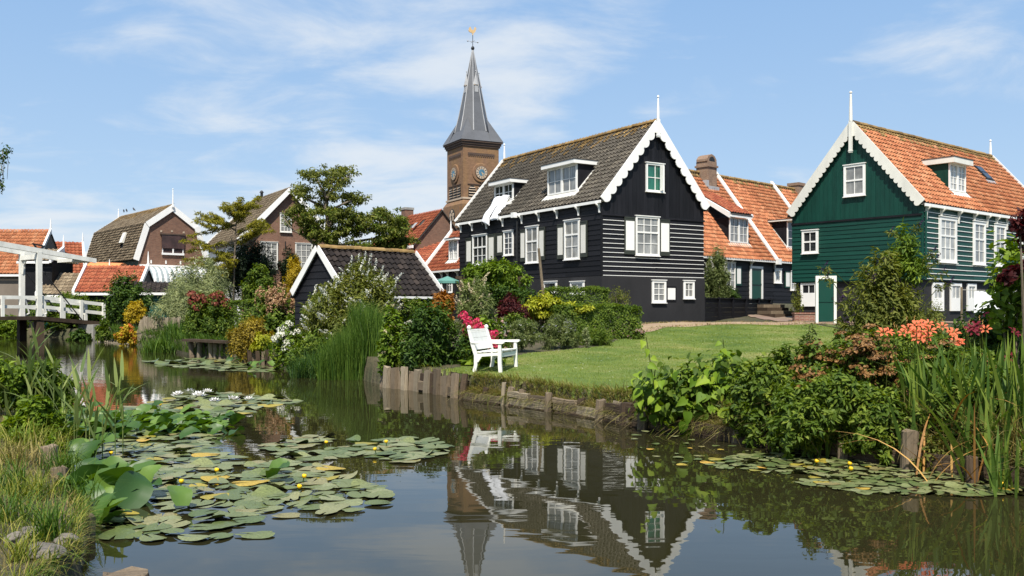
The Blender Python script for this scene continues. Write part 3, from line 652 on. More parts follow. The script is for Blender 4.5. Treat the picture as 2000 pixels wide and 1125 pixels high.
ridge_caps(G, gdeck, (3, -.1, zrg + .04), (3, 13.3, zrg + .04), 36, TM['mossy'][0])
barge(G, G.front, 6, ZG, zrg, .08, .36, .16, True, CREAM, lift=.13, n=18)
finial(G, G.front, 3, zrg + .12, 11.05, .2, CREAM, .075, drop=1.35)
bkg = G.Z @ Matrix.Translation((0, 13.52, 0)); barge(G, bkg, 6, ZG, zrg, .08, .26, .1, False, WHITE, lift=.17); finial(G, bkg, 3, zrg + .1, 10.6, .1, WHITE, .07, drop=.1)
eave_trim(G, G.right, -.15, 13.35, .15, ZG - .15, WHITE, .12)
bracket(G, G.right, [.2, 1.46, 3.05, 4.5, 5.8, 6.75, 7.85, 9.2, 10.6, 12.0], ZG - .22, CREAM, d=.24, hgt=.55, w=.09)
window(G, G.front, 2.58, 3.56, 6.64, 7.98, 2, 2, P_LACE, rail=(.5, 1), n0=.02, fw=.10); window(G, G.front, .55, 1.35, 4.30, 5.32, 2, 2, P_DARK, rail=(.5, 1), n0=.03, fw=.10)
for a, b, c in ((1.27, 2.80, 3), (4.40, 5.56, 2), (6.52, 7.66, 2), (9.45, 10.6, 2)): window(G, G.right, a, b, 3.76, 5.63, c, 4, P_WHITE if c == 3 else P_LACE, rail=(.60, 2), n0=.03, fw=.13)
window(G, G.front, .40, 1.20, 1.95, 3.0, 2, 1, P_DARK, n0=-.11, fw=.10, lpanel=.50, name='half_door', sill=False)
for a, b in ((.98, 1.93), (2.56, 3.55), (4.12, 4.96)): window(G, G.right, a, b, 1.75, 2.93, 2, 1, P_WHITE, n0=-.11, fw=.12, lpanel=.42, name='half_door', sill=False)
dormer(G, G.right, D3[0], D3[1], D3[2], D3[3], D3[4], KG, GREENV, (2, 4, P_WHITE), n=2, roof_h=.24, trim=CREAM)
sk = slope_M(G, 'R', ZG + .04, KG, .15, 0) @ Matrix.Translation((9.2, 2.5, .03))
s_ = MB().box(0, .75, 0, .95, 0, .10, sk).obj('skylight', IRON, G.root); MB().box(.07, .68, .07, .45, .101, .115, sk).box(.07, .68, .52, .88, .101, .115, sk).obj('pane', P_DARK, s_)
MB().box(-.1, .85, -.22, -.01, .02, .05, sk).obj('flashing', LEAD, s_)
G.part('downpipe', MB().tube([(.06, -.1, 5.75), (.06, -.1, 3.0)], .045, 8, G.right), GREEN)

# --- the row of black houses with one long orange roof
ru = Vector((.727, .687)); ro = Vector((11.93, 52.0)); KR = 1.3
def row_house(label, t0, t1, seed):
    o = ro + ru * t0; h = House('row_house', label, 'house', (o.x, o.y), ru, t1 - t0, 8.0, 1.9, 'black wooden houses under the long orange roof'); W = t1 - t0
    h.part('wall', MB().add([(0, 0, 1.7), (W, 0, 1.7), (W, 8, 1.7), (0, 8, 1.7), (0, 0, 4.98), (W, 0, 4.98), (W, 8, 4.98), (0, 8, 4.98), (0, 4, 10.1), (W, 4, 10.1)],
           [(0, 1, 5, 4), (1, 2, 6, 9, 5), (2, 3, 7, 6), (3, 0, 4, 8, 7), (4, 5, 9, 8), (7, 8, 9, 6)], h.Z), TARV)
    boards(h, h.front, 0, W, 1.9, 4.9, .25, TAR)
    d = h.part('roof', MB().add([(0, -.28, 5.04 - .28 * KR - .04), (W, -.28, 5.04 - .28 * KR - .04), (W, 4, 10.2), (0, 4, 10.2), (0, 8.2, 4.8), (W, 8.2, 4.8)], [(0, 1, 2, 3), (3, 2, 5, 4)], h.Z), BITUMEN)
    eave_trim(h, h.front, 0, W, .26, 4.74, WHITE, .12)
    return h, d, W
csr = math.hypot(1, KR)
RA, rd, w_ = row_house('black row house with brick chimney and tiled dormer beside the black gable', -5.2, 5.25, 1)
hl = [(6.4, 8.6, 1.1, 4.6), (8.2, 9.6, 6.0, 7.3)]
tiles(RA, rd, slope_M(RA, 'F', 5.06, KR, .28, 0), w_, 4.28 * csr, .245, .30, 'clay', 300, hl, moss=.08, amp=1.3, lap=.055, hide=lambda i, j, nx, ny: i < 14)
ridge_caps(RA, rd, (0, 4, 10.28), (w_, 4, 10.28), 28, TM['mossy'][0])
u0, u1 = 6.5, 8.45
dmr = dormer(RA, RA.front, u0, u1, .50, 5.04 + KR * .5, 7.15, KR, TARV, (2, 3, P_LACE), n=2, pent=.84, roof_h=.14, ov=.15)
RA.part('verge_board', MB().add([(u1 + .12, .3, 7.28), (u1 + .32, .3, 7.28), (u1 + .22, 2.75, 8.68), (u1 + .02, 2.75, 8.68), (u1 + .12, .3, 7.42), (u1 + .32, .3, 7.42), (u1 + .22, 2.75, 8.82), (u1 + .02, 2.75, 8.82)], [(0, 1, 5, 4), (4, 5, 6, 7), (1, 2, 6, 5), (0, 4, 7, 3)], RA.front), WHITE)
RA.part('verge_board', MB().add([(u0 - .30, .3, 7.10), (u0 - .14, .3, 7.10), (u0 - .14, 2.75, 8.6), (u0 - .30, 2.75, 8.6), (u0 - .30, .3, 7.42), (u0 - .14, .3, 7.42), (u0 - .14, 2.75, 8.82), (u0 - .30, 2.75, 8.82)], [(0, 1, 5, 4), (4, 5, 6, 7), (1, 2, 6, 5), (0, 4, 7, 3)], RA.front), WHITE)
kd = 1.4 / 2.45
tmx = Matrix(((1, 0, 0, u0 - .12), (0, 1 / math.hypot(1, kd), -kd / math.hypot(1, kd), .3), (0, kd / math.hypot(1, kd), 1 / math.hypot(1, kd), 7.43), (0, 0, 0, 1)))
tiles(RA, dmr, RA.front @ tmx, u1 - u0 + .24, 3.1, .245, .30, 'red', 0, name='dormer_tile')
window(RA, RA.front, 5.0, 6.28, 2.95, 4.5, 3, 3, P_LACE, rail=(.62, 2), n0=.03); shutter(RA, RA.front, 6.35, 6.95, 3.2, 4.3, GREENDOOR, WHITE, .11, .1)
dr = RA.part('door', MB().box(7.98, 9.05, -.06, -.0, 2.1, 4.22, RA.front), GREENDOOR)
MB().box(7.83, 7.975, -.10, -.0, 2.1, 4.36, RA.front).box(9.055, 9.20, -.10, 0, 2.1, 4.36, RA.front).box(7.976, 9.054, -.098, 0, 4.225, 4.36, RA.front).obj('door_frame', WHITE, dr)
MB().box(8.0, 9.03, -.10, -.062, 3.28, 3.34, RA.front).obj('door_ledge', GREENDOOR, dr)
bracket(RA, RA.front, [5.85, 7.95], 4.7, WHITE, d=.3, hgt=.6, w=.1)
ch = RA.part('chimney', MB().box(8.45, 9.35, 3.25, 4.15, 9.0, 10.95, RA.front).box(8.38, 9.42, 3.18, 4.22, 10.6, 10.72, RA.front).prism([(8.4, 10.95), (9.4, 10.95), (9.4, 11.1), (9.2, 11.32), (8.9, 11.42), (8.6, 11.32), (8.4, 11.1)], 3.3, 4.1, RA.front), BRICKY)
MB().prism([(8.62, 10.97), (9.18, 10.97), (9.18, 11.1), (9.05, 11.22), (8.9, 11.27), (8.75, 11.22), (8.62, 11.1)], 3.28, 3.31, RA.front).obj('smoke_opening', IRON, ch)
MB().box(8.36, 9.44, 3.12, 3.24, 9.06, 9.4, RA.front).box(8.2, 8.44, 3.2, 4.0, 9.35, 9.75, RA.front).obj('flashing', LEAD, ch)
RB, rd, w_ = row_house('black row house between the two white roof strips, green shuttered with small window', 5.25, 11.95, 2)
tiles(RB, rd, slope_M(RB, 'F', 5.06, KR, .28, 0), w_, 4.28 * csr, .245, .30, 'clay', 300, [(2.35, 3.9, 1.1, 3.0)], moss=.08, amp=1.3, lap=.055, hide=lambda i, j, nx, ny: i > 20 and j < 8)
ridge_caps(RB, rd, (0, 4, 10.28), (w_, 4, 10.28), 18, TM['mossy'][0])
dormer(RB, RB.front, 2.45, 3.75, .50, 5.04 + KR * .5, 7.35, KR, TARV, (2, 3, P_DARK), n=1, trim=CREAM, ov=.28, roof_h=.1)
window(RB, RB.front, -.05 + .1, .85, 3.42, 4.28, 2, 2, P_WHITE, n0=.03, fw=.14); shutter(RB, RB.front, 1.28, 1.90, 3.15, 4.16, GREENDOOR, WHITE, .10, .08); window(RB, RB.front, 1.95, 3.0, 3.0, 4.2, 3, 3, P_LACE, n0=.03)
bracket(RB, RB.front, [.1, 2.3], 4.7, WHITE, d=.3, hgt=.6, w=.1)
RC, rd, w_ = row_house('black row house at the far end of the long roof, mostly behind the green house', 11.95, 18.0, 3)
tiles(RC, rd, slope_M(RC, 'F', 5.06, KR, .28, 0), w_, 4.28 * csr, .245, .30, 'clay', 120, [], moss=.08, amp=1.3, lap=.055, hide=lambda i, j, nx, ny: j < 12)
ridge_caps(RC, rd, (0, 4, 10.28), (w_, 4, 10.28), 16, TM['mossy'][0])
RC.part('chimney', MB().box(2.7, 3.5, 3.6, 4.4, 9.4, 10.75, RC.front).box(2.64, 3.56, 3.54, 4.46, 10.55, 10.75, RC.front), BRICKY)
for hh, a in ((RA, 10.45), (RB, 6.7)):   # white painted strips that part the roofs
    k = KR; hh.part('roof_strip', MB().add([(a - .16, -.32, 5.12 - .32 * k), (a + .16, -.32, 5.12 - .32 * k), (a + .16, 4.1, 5.2 + 4.05 * k), (a - .16, 4.1, 5.2 + 4.05 * k), (a - .16, -.32, 5.26 - .32 * k), (a + .16, -.32, 5.26 - .32 * k), (a + .16, 4.1, 5.36 + 4.05 * k), (a - .16, 4.1, 5.36 + 4.05 * k)],
        [(0, 3, 2, 1), (4, 5, 6, 7), (0, 1, 5, 4), (1, 2, 6, 5), (2, 3, 7, 6), (3, 0, 4, 7)], hh.Z), WHITE)
    hh.part('strip_foot', MB().box(a - .18, a + .18, -.48, -.27, 4.52, 4.86, hh.front), WHITE)

# --- church
T = House('church', 'brown brick church tower with grey slate spire, clocks and golden weathercock', 'church', (-4.29, 81.0), (0.886, 0.464), 3.5, 3.5, 0.9)
T.part('lower_tower', MB().box(-.28, 3.78, -.28, 3.78, .5, 11.1, T.Z).add([(-.28, -.28, 11.1), (3.78, -.28, 11.1), (3.78, 3.78, 11.1), (-.28, 3.78, 11.1), (0, 0, 11.55), (3.5, 0, 11.55), (3.5, 3.5, 11.55), (0, 3.5, 11.55)], [(0, 1, 5, 4), (1, 2, 6, 5), (2, 3, 7, 6), (3, 0, 4, 7)], T.Z)
       .box(-.1, .55, -.42, -.281, 9.0, 10.9, T.Z).box(-.42, -.281, -.1, .55, 9.0, 10.9, T.Z), BRICKT)
T.part('shaft', MB().box(0, 3.5, 0, 3.5, 11.4, 16.6, T.Z), BRICKT)
T.part('stringcourse', MB().box(-.1, 3.6, -.1, 3.6, 11.56, 11.72, T.Z), SILLSTONE)
T.part('cornice', MB().box(-.10, 3.6, -.10, 3.6, 16.25, 16.42, T.Z).box(-.18, 3.68, -.18, 3.68, 16.421, 16.62, T.Z).box(-.28, 3.78, -.28, 3.78, 16.621, 16.76, T.Z), BAND)
for F in (T.front, T.left):
    sg = 1 if F is T.front else -1; m = lambda a: sg * a
    T.part('brick_frieze', MB().box(*sorted((m(.45), m(3.05))), -.05, 0, 15.5, 15.68, F), BAND)
    fr = MB()
    for i in range(13): fr.box(*sorted((m(.5 + i * .2), m(.6 + i * .2))), -.05, 0, 15.36, 15.498, F)
    T.part('dentil_brick', fr, BAND)
    cM = F @ Matrix.Translation((m(1.72), -.06, 13.95)) @ Matrix.Rotation(R(90), 4, 'X')
    c = T.part('clock_surround', MB().lathe([(.86, -.05), (.86, .02), (.80, .05), (.62, .05)], 32, cM), BRICKT)
    c = T.part('clock', MB().lathe([(.60, -.03), (.60, .10), (.57, .12)], 32, cM), BAND)
    MB().lathe([(.54, .121), (.54, .135)], 32, cM).obj('dial', DIAL, c) if 'DIAL' in globals() else None
    MB().prism([(m(1.72) - .13, 13.36), (m(1.72) + .13, 13.36), (m(1.72), 12.95)], -.10, 0, F).obj('clock_drop', BAND, c)
    MB().lathe([(.55, .121), (.55, .13)], 32, cM).obj('numeral_ring', SILLSTONE, c)
    bl = MB()
    for q in range(12): bl.box(-.025, .025, .34, .52, .131, .138, cM @ Matrix.Rotation(q * math.pi / 6, 4, 'Z'))
    bl.obj('numeral', IRON, c)
    MB().lathe([(.30, .131), (.30, .139)], 24, cM).obj('dial', wear('blue_dial', (.07, .17, .24), .5) if 'blue_dial' not in MATS else MATS['blue_dial'], c)
    MB().box(-.022, .022, -.05, .30, .140, .150, cM @ Matrix.Rotation(R(-125), 4, 'Z')).obj('hour_hand', GOLD, c)
    MB().box(-.018, .018, -.05, .46, .151, .160, cM @ Matrix.Rotation(R(-160), 4, 'Z')).obj('minute_hand', GOLD, c)
    T.part('stone_band', MB().box(*sorted((m(.42), m(3.1))), -.06, 0, 12.86, 12.94, F), BAND)
    for q in range(3):
        a = (.50, 1.36, 2.22)[q]; a0, a1 = sorted((m(a), m(a + .72))); cx = (a0 + a1) / 2
        arch = [(a0, 11.75), (a1, 11.75)] + [(cx + .36 * math.cos(t), 12.42 + .36 * math.sin(t)) for t in np.linspace(0, math.pi, 9)]
        lv = T.part('belfry_opening', MB().prism(arch, -.012, .02, F), IRON)
        for z in (11.9, 12.14, 12.38, 12.58):
            w2 = .34 if z < 12.45 else .28
            MB().add([(cx - w2, -.015, z + .06), (cx + w2, -.015, z + .06), (cx + w2, -.11, z), (cx - w2, -.11, z), (cx - w2, -.015, z + .035), (cx + w2, -.015, z + .035), (cx + w2, -.11, z - .025), (cx - w2, -.11, z - .025)], [(0, 3, 2, 1), (4, 5, 6, 7), (2, 3, 7, 6)], F).obj('louvre', SILLSTONE, lv)
    ax = m(1.75); b_ = .30
    T.part('arched_window', MB().prism([(ax - .6, 9.75), (ax + .6, 9.75)] + [(ax + .6 * math.cos(t), 10.2 + .6 * math.sin(t)) for t in np.linspace(0, math.pi, 11)], -.29 - .02, -.27, F), IRON)
    tr = MB()
    for q in (-.27, .27): tr.lathe([(.18, -.03), (.18, .03)], 12, F @ Matrix.Translation((ax + q, -.32, 10.25)) @ Matrix.Rotation(R(90), 4, 'X')); tr.box(ax + q - .10, ax + q + .10, -.345, -.31, 9.75, 10.2, F)
    tr.lathe([(.16, -.03), (.16, .03)], 12, F @ Matrix.Translation((ax, -.32, 10.56)) @ Matrix.Rotation(R(90), 4, 'X'))
    T.part('tracery', tr, SILLSTONE)
# spire: broached foot, eight slates faces
zt0, zt1 = 16.77, 25.3; cx = 1.75; e = 2.08
sq = [(cx + a * e, cx + b * e, zt0) for a, b in ((-1, -1), (1, -1), (1, 1), (-1, 1))]
def octo(r, z): return [(cx + r * math.cos(R(22.5 + 45 * i)), cx + r * math.sin(R(22.5 + 45 * i)), z) for i in range(8)]
sp = MB(); oc0 = octo(1.62, 17.75); oc1 = octo(1.24, 19.3); oc2 = octo(.05, zt1)
v_ = sq + oc0 + oc1 + oc2; f_ = []
for i in range(8): f_ += [(4 + i, 4 + (i + 1) % 8, 12 + (i + 1) % 8, 12 + i), (12 + i, 12 + (i + 1) % 8, 20 + (i + 1) % 8, 20 + i)]
cor = {0: (4, 5), 1: (6, 7), 2: (0, 1), 3: (2, 3)}   # octagon vertices around each corner of the square
order = [(0, 4, 5), (1, 6, 7), (2, 0, 1), (3, 2, 3)]
for c, a, b in order: f_.append((c, 4 + a, 4 + b)) if False else f_.append((c, 4 + b, 4 + a))
for c, (c2, a, b) in enumerate([(1, 5, 6), (2, 7, 0), (3, 1, 2), (0, 3, 4)]): f_.append((c, c2, 4 + b, 4 + a))
f_.append((0, 1, 2, 3)); sp.add(v_, f_, T.Z); spire = T.part('spire', sp, SLATE)
for i in (0, 1, 2, 3, 4, 5, 6, 7):
    MB().tube([(oc0[i][0], oc0[i][1], oc0[i][2]), oc1[i], oc2[i]], [.05, .045, .03], 5, T.Z).obj('hip_lead', LEAD, spire)
for sx, sy in ((-1, -1), (1, -1), (1, 1), (-1, 1)):   # broaches on the corners
    c0 = Vector((cx + sx * e, cx + sy * e, zt0)); ap = Vector((cx + sx * .93, cx + sy * .93, 19.0))
    MB().add([c0, (cx + sx * e, cx + sy * .75, zt0 + .01), (cx + sx * .75, cx + sy * e, zt0 + .01), ap], [(0, 1, 3), (0, 3, 2), (1, 2, 3)], T.Z).obj('broach', SLATE, spire)
for i in range(4):
    t = R(45 + 90 * i - 45); px_, py_ = cx + .62 * math.cos(t), cx + .62 * math.sin(t)
    pm = Matrix.Translation((px_, py_, 0)); sm = MB().box(-.17, .17, -.17, .17, 21.35, 22.0, T.Z @ pm).lathe([(.26, 22.0), (.05, 22.9), (.02, 23.2), (.06, 23.25), (.01, 23.35)], 6, T.Z @ pm)
    MB().box(-.20, .20, -.20, .20, 21.95, 22.03, T.Z @ pm).obj('spirelet_cornice', SILLSTONE, T.part('spirelet', sm, LEAD))
vn = T.part('weather_vane', MB().tube([(cx, cx, 25.15), (cx, cx, 26.75)], .03, 6, T.Z).lathe([(.03, 25.25), (.14, 25.35), (.17, 25.47), (.1, 25.6), (.03, 25.65)], 10, T.Z @ Matrix.Translation((cx, cx, 0))), IRON)
MB().tube([(cx - .5, cx, 26.05), (cx + .5, cx, 26.05)], .02, 5, T.Z).tube([(cx, cx - .4, 26.05), (cx, cx + .4, 26.05)], .02, 5, T.Z).lathe([(.01, -.08), (.09, 0), (.01, .08)], 6, T.Z @ Matrix.Translation((cx + .5, cx, 26.05))).lathe([(.01, -.08), (.09, 0), (.01, .08)], 6, T.Z @ Matrix.Translation((cx - .5, cx, 26.05))).obj('compass_arm', LEAD, vn)
rooster = [(-.5, .15), (-.42, .5), (-.25, .62), (-.2, .4), (-.05, .28), (.12, .3), (.2, .55), (.26, .68), (.34, .62), (.36, .52), (.48, .48), (.36, .42), (.33, .2), (.2, .02), (.06, -.08), (.06, -.25), (-.04, -.25), (-.04, -.08), (-.22, .0), (-.36, .02)]
MB().prism([(cx + a * .85, 26.85 + c * .85) for a, c in rooster], cx - .03, cx + .03, T.Z).obj('weathercock', GOLD, vn)
T.part('nave', MB().prism([(4.2, 1), (12, 1), (12, 6), (8.1, 10), (4.2, 6)], 0.4, 18, T.Z), BRICKT)

# --- farther houses
def plain_roof(h, z, x0, x1, zr, y0, y1, mat_=None): return h.part('roof', MB().prism([(x0, z), ((x0 + x1) / 2, zr), (x1, z), (x1, z - .1), ((x0 + x1) / 2, zr - .1), (x0, z - .1)], y0, y1, h.Z), mat_ or BITUMEN)
# gambrel roofed brick house
Q = House('brick_house', 'brown brick house with a mossy gambrel roof and a striped awning on its gable', 'house', (-27.6, 68), (.76, .65), 5.0, 12.2, .6)
gp = [(0, 5.7), (.55, 8.2), (2.5, 9.62), (4.45, 8.2), (5, 5.7)]
Q.part('wall', MB().prism([(0, .4), (5, .4)] + gp[::-1], 0, 12.2, Q.Z), BRICKB)
qd = Q.part('roof', MB().prism([(-.25, 5.5)] + [(a, c + .06) for a, c in gp[1:4]] + [(5.25, 5.5), (5, 5.55)] + [(a, c - .06) for a, c in gp[1:4]][::-1] + [(0, 5.55)], -.1, 12.3, Q.Z), BITUMEN)
def gslope(h, a, b, y1):
    d = Vector((b[0] - a[0], 0, b[1] - a[1])); l = d.length; U = d / l; A = Vector((0, -1, 0)); N = A.cross(U)
    return Matrix(((A.x, U.x, N.x, a[0]), (A.y, U.y, N.y, y1), (A.z, U.z, N.z, a[1] - h.zb), (0, 0, 0, 1))), l
m_, l_ = gslope(Q, (-.3, 5.5), (.52, 8.25), 12.3); tiles(Q, qd, m_, 12.4, l_, .34, .21, 'brown', 0, [(8.2, 9.0, 1.0, 1.9)], jit=.02, amp=.6, lap=.06)
m_, l_ = gslope(Q, (.46, 8.24), (2.5, 9.7), 12.3); tiles(Q, qd, m_, 12.4, l_, .3, .25, 'brown', 0, moss=.5, amp=.4, lap=.02)
Q.part('roof_window', MB().add([(.05, 3.3, 6.9), (.05, 4.0, 6.9), (.28, 4.0, 7.7), (.28, 3.3, 7.7), (-.12, 3.3, 6.95), (-.12, 4.0, 6.95), (.2, 4.0, 7.75), (.2, 3.3, 7.75)], [(4, 7, 6, 5), (0, 4, 5, 1), (1, 5, 6, 2), (0, 3, 7, 4), (3, 2, 6, 7)], Q.Z), CREAM)
def along(h, F, pts, wd, out, mat_, name='bargeboard', th=.06):
    for (a, b) in zip(pts[:-1], pts[1:]):
        d = Vector((b[0] - a[0], b[1] - a[1])).normalized(); n = Vector((-d.y, d.x))
        if n.y < 0: n = -n
        q = [(a[0] + n.x * .1, a[1] + n.y * .1), (b[0] + n.x * .1, b[1] + n.y * .1), (b[0] - n.x * (wd - .1), b[1] - n.y * (wd - .1)), (a[0] - n.x * (wd - .1), a[1] - n.y * (wd - .1))]
        h.part(name, MB().prism(q, -out - th, -out, F), mat_)
along(Q, Q.front, [(-.28, 5.5), gp[1]], .42, .08, WHITE); along(Q, Q.front, [gp[1], gp[2]], .42, .145, WHITE); along(Q, Q.front, [gp[2], gp[3]], .42, .075, WHITE); along(Q, Q.front, [gp[3], (5.28, 5.5)], .42, .15, WHITE)
finial(Q, Q.front, 2.5, 9.7, 10.9, .2, WHITE, .05, drop=.2)
qb = Q.Z @ Matrix.Translation((0, 12.4, 0)); along(Q, qb, [(-.28, 5.5), gp[1]], .3, .02, WHITE); along(Q, qb, [gp[1], gp[2]], .3, .08, WHITE); finial(Q, qb, 2.5, 9.7, 10.4, .0, WHITE, .06, drop=0)
qw = window(Q, Q.front, 1.75, 3.35, 5.95, 7.35, 2, 1, P_BROWN, n0=.03, fw=.06, single=False, lpanel=.0, sill=False)
MB().box(1.7, 3.4, -.16, -.08, 6.42, 7.42, Q.front).obj('roller_blind', P_BROWN, qw); MB().box(1.6, 3.5, -.2, -.0, 7.44, 7.54, Q.front).obj('lintel', BAND, qw); MB().box(1.7, 3.4, -.14, -.08, 5.93, 6.08, Q.front).box(2.5, 2.6, -.14, -.1, 6.08, 6.4, Q.front).obj('sash', WHITE, qw)
aw = Q.part('awning', MB().box(.1, 4.9, -.12, -.0, 5.02, 5.16, Q.front), WHITE)
STRIPE = wear('awning_stripe', (.30, .35, .36), .8)
for i in range(24):
    a = .15 + i * .198; arc = [(a, -.05 - 1.15 * math.sin(t), 3.75 + 1.25 * math.cos(t)) for t in np.linspace(0, math.pi / 2, 6)]
    vs_ = arc + [(a + .197, y, z) for _, y, z in arc]; vs_ += [(x, y + .03, z - .03) for x, y, z in vs_]
    MB().add(vs_, [(j, j + 1, j + 7, j + 6) for j in range(5)] + [(12 + j, 18 + j, 19 + j, 13 + j) for j in range(5)], Q.front).obj('stripe', WHITE if i % 2 else STRIPE, aw)
Q.part('shop_front', MB().box(.1, 4.9, -.05, 0, .8, 3.6, Q.front), TEAL); Q.part('green_boarding', MB().box(-12.2, 0, -.06, 0, .6, 5.5, Q.left), GREENV)
for i in range(4): Q.part('wall_anchor', MB().box(.9 + i * 1.1, 1.0 + i * 1.1, -.04, 0, 5.25, 5.5, Q.front), WHITE)
for i, (a, z) in enumerate(((1.7, 7.62), (2.5, 7.66), (3.4, 7.62))): Q.part('stone_block', MB().box(a - .07, a + .07, -.03, 0, z, z + .14, Q.front), SILLSTONE)
# brick house with the black tiled roof behind the trees
N_ = House('brown_brick_house', 'brown brick gabled house with plain white bargeboards behind the tall tree', 'house', (-17.7, 60.3), (.85, .53), 6.4, 8.4, .6)
zr_ = 9.85; ze_ = 6.6; N_.gable_wall(.4, ze_, zr_, BRICKB); N_.part('side_wall', MB().box(-8.4, 0, -.05, 0, .4, 6.3, N_.left), WHITE)
kn = (zr_ - ze_) / 3.2; nd_ = N_.part('roof', MB().prism([(-.4, ze_ - .4 * kn + .05), (3.2, zr_ + .05), (6.8, ze_ - .4 * kn + .05), (6.8, ze_ - .4 * kn - .05), (3.2, zr_ - .05), (-.4, ze_ - .4 * kn - .05)], -.3, 8.6, N_.Z), BITUMEN)
tiles(N_, nd_, slope_M(N_, 'L', ze_ + .1, kn, .4, -.2), 8.8, 3.6 * math.hypot(1, kn), .27, .31, 'brown', 0)
barge(N_, N_.front, 6.4, ze_, zr_, .3, .42, .3, False, WHITE, lift=.16); barge(N_, N_.Z @ Matrix.Translation((0, 8.9, 0)), 6.4, ze_, zr_, .3, .3, .1, False, WHITE, lift=.16)
window(N_, N_.front, 2.55, 3.35, 7.0, 8.25, 3, 4, P_LACE, wm=CREAM, n0=.02, single=False); window(N_, N_.front, 3.6, 4.8, 4.5, 6.3, 3, 4, P_LACE, wm=CREAM, n0=.02, single=False); window(N_, N_.front, 1.2, 2.4, 4.5, 6.3, 3, 4, P_LACE, wm=CREAM, n0=.02, single=False)
N_.part('wall_anchor', MB().box(2.9, 2.95, -.04, 0, 5.9, 6.4, N_.front), IRON)
N_.part('roof_vent', MB().tube([(3.2, 6.2, 9.8), (3.2, 6.2, 10.35)], .1, 8, N_.Z).lathe([(.18, 10.35), (.05, 10.5)], 8, N_.Z @ Matrix.Translation((3.2, 6.2, 0))), IRON)
# orange roofed house next to the church
O_ = House('orange_roofed_house', 'brick house with bright orange roof and square chimney beside the church tower', 'house', (-7.75, 73.8), (.85, .53), 4.7, 6.6, .8)
ko = 2.7 / 2.35; O_.gable_wall(.5, 7.2, 9.9, BRICKB); od = plain_roof(O_, 7.2 - .3 * ko + .05, -.3, 5.0, 9.95, -.2, 6.8)
tiles(O_, od, slope_M(O_, 'L', 7.26, ko, .3, -.2), 7.0, 2.65 * math.hypot(1, ko), .27, .34, 'red', 0, [(3.2, 3.7, 2.0, 2.7), (4.8, 5.3, 2.4, 3.1)])
for a, z in ((3.3, 9.0), (1.9, 9.25)): O_.part('roof_light', MB().add([(.35 + (z - 8.1) * .8 - .4, a, z - .9), (.35 + (z - 8.1) * .8 - .4, a + .5, z - .9), (.35 + (z - 8.1) * .8, a + .5, z - .45), (.35 + (z - 8.1) * .8, a, z - .45)], [(0, 1, 2, 3)], O_.Z @ Matrix.Translation((-.12, 0, .2))), LEAD)
O_.part('chimney', MB().box(1.95, 2.75, 6.0, 6.8, 8.4, 10.5, O_.Z), BRICKB); O_.part('chimney_cap', MB().box(1.9, 2.8, 5.95, 6.85, 10.5, 10.7, O_.Z), GREY)
O_.part('gutter_board', MB().box(-6.8, .3, -.42, -.3, 6.72, 6.95, O_.left), WHITE); window(O_, O_.front, 2.6, 3.6, 4.6, 5.9, 3, 3, P_DARK, n0=.02, single=False)
# low orange roofs seen through the tree
L_ = House('low_tiled_house', 'low house with orange pantiles glimpsed through the tall tree', 'house', (-11.6, 72.5), (.85, -.1), 5.4, 6, .8)
L_.part('wall', MB().box(0, 5.4, 0, 6, .5, 5.4, L_.Z), BRICKB); ld = L_.part('roof', MB().add([(-.2, -.3, 5.35), (5.6, -.3, 5.35), (5.6, 3, 7.2), (-.2, 3, 7.2), (-.2, 6.3, 5.35), (5.6, 6.3, 5.35)], [(0, 1, 2, 3), (3, 2, 5, 4), (0, 3, 4), (1, 5, 2)], L_.Z), BITUMEN)
tiles(L_, ld, slope_M(L_, 'F', 5.55, .56, .3, -.2), 5.8, 3.78, .3, .36, 'red', 0); L_.part('gutter_board', MB().box(-.2, 5.6, -.4, -.3, 5.2, 5.36, L_.Z), WHITE)
# small black house with orange roof behind the shed
B_ = House('small_black_house', 'small black wooden house with rust orange roof and tiny white dormer beyond the shed', 'house', (-5.79, 62), (.5, -.87), 7.2, 3.8, .9)
kb = 1.22; B_.part('wall', MB().add([(0, 0, .7), (7.2, 0, .7), (7.2, 3.8, .7), (0, 3.8, .7), (0, 0, 4.6), (7.2, 0, 4.6), (7.2, 3.8, 4.6), (0, 3.8, 4.6), (0, 1.9, 6.9), (7.2, 1.9, 6.9)], [(0, 1, 5, 4), (1, 2, 6, 9, 5), (2, 3, 7, 6), (3, 0, 4, 8, 7), (4, 5, 9, 8), (7, 8, 9, 6)], B_.Z), TARV)
bd = B_.part('roof', MB().add([(0, -.3, 4.3), (7.3, -.3, 4.3), (7.3, 1.9, 6.95), (0, 1.9, 6.95), (0, 4.1, 4.3), (7.3, 4.1, 4.3)], [(0, 1, 2, 3), (3, 2, 5, 4)], B_.Z), BITUMEN)
tiles(B_, bd, slope_M(B_, 'F', 4.68, kb, .3, 0), 7.2, 2.2 * math.hypot(1, kb), .25, .3, 'red', 0, [(2.9, 4.35, .5, 2.3)])
dormer(B_, B_.front, 3.0, 4.3, .30, 4.62 + kb * .3, 6.25, kb, TARV, (2, 3, P_WHITE), n=2, roof_h=.12)
B_.part('verge_board', MB().add([(-.2, -.35, 4.25), (.06, -.35, 4.25), (.06, 1.95, 7.1), (-.2, 1.95, 7.1), (-.2, -.35, 4.5), (.06, -.35, 4.5), (.06, 1.95, 7.32), (-.2, 1.95, 7.32)], [(0, 1, 5, 4), (4, 5, 6, 7), (1, 2, 6, 5), (0, 4, 7, 3)], B_.Z), WHITE)
B_.part('finial', MB().lathe([(.06, 7.1), (.05, 7.6), (.02, 7.9)], 8, B_.Z @ Matrix.Translation((-.07, 1.9, 0))), WHITE)
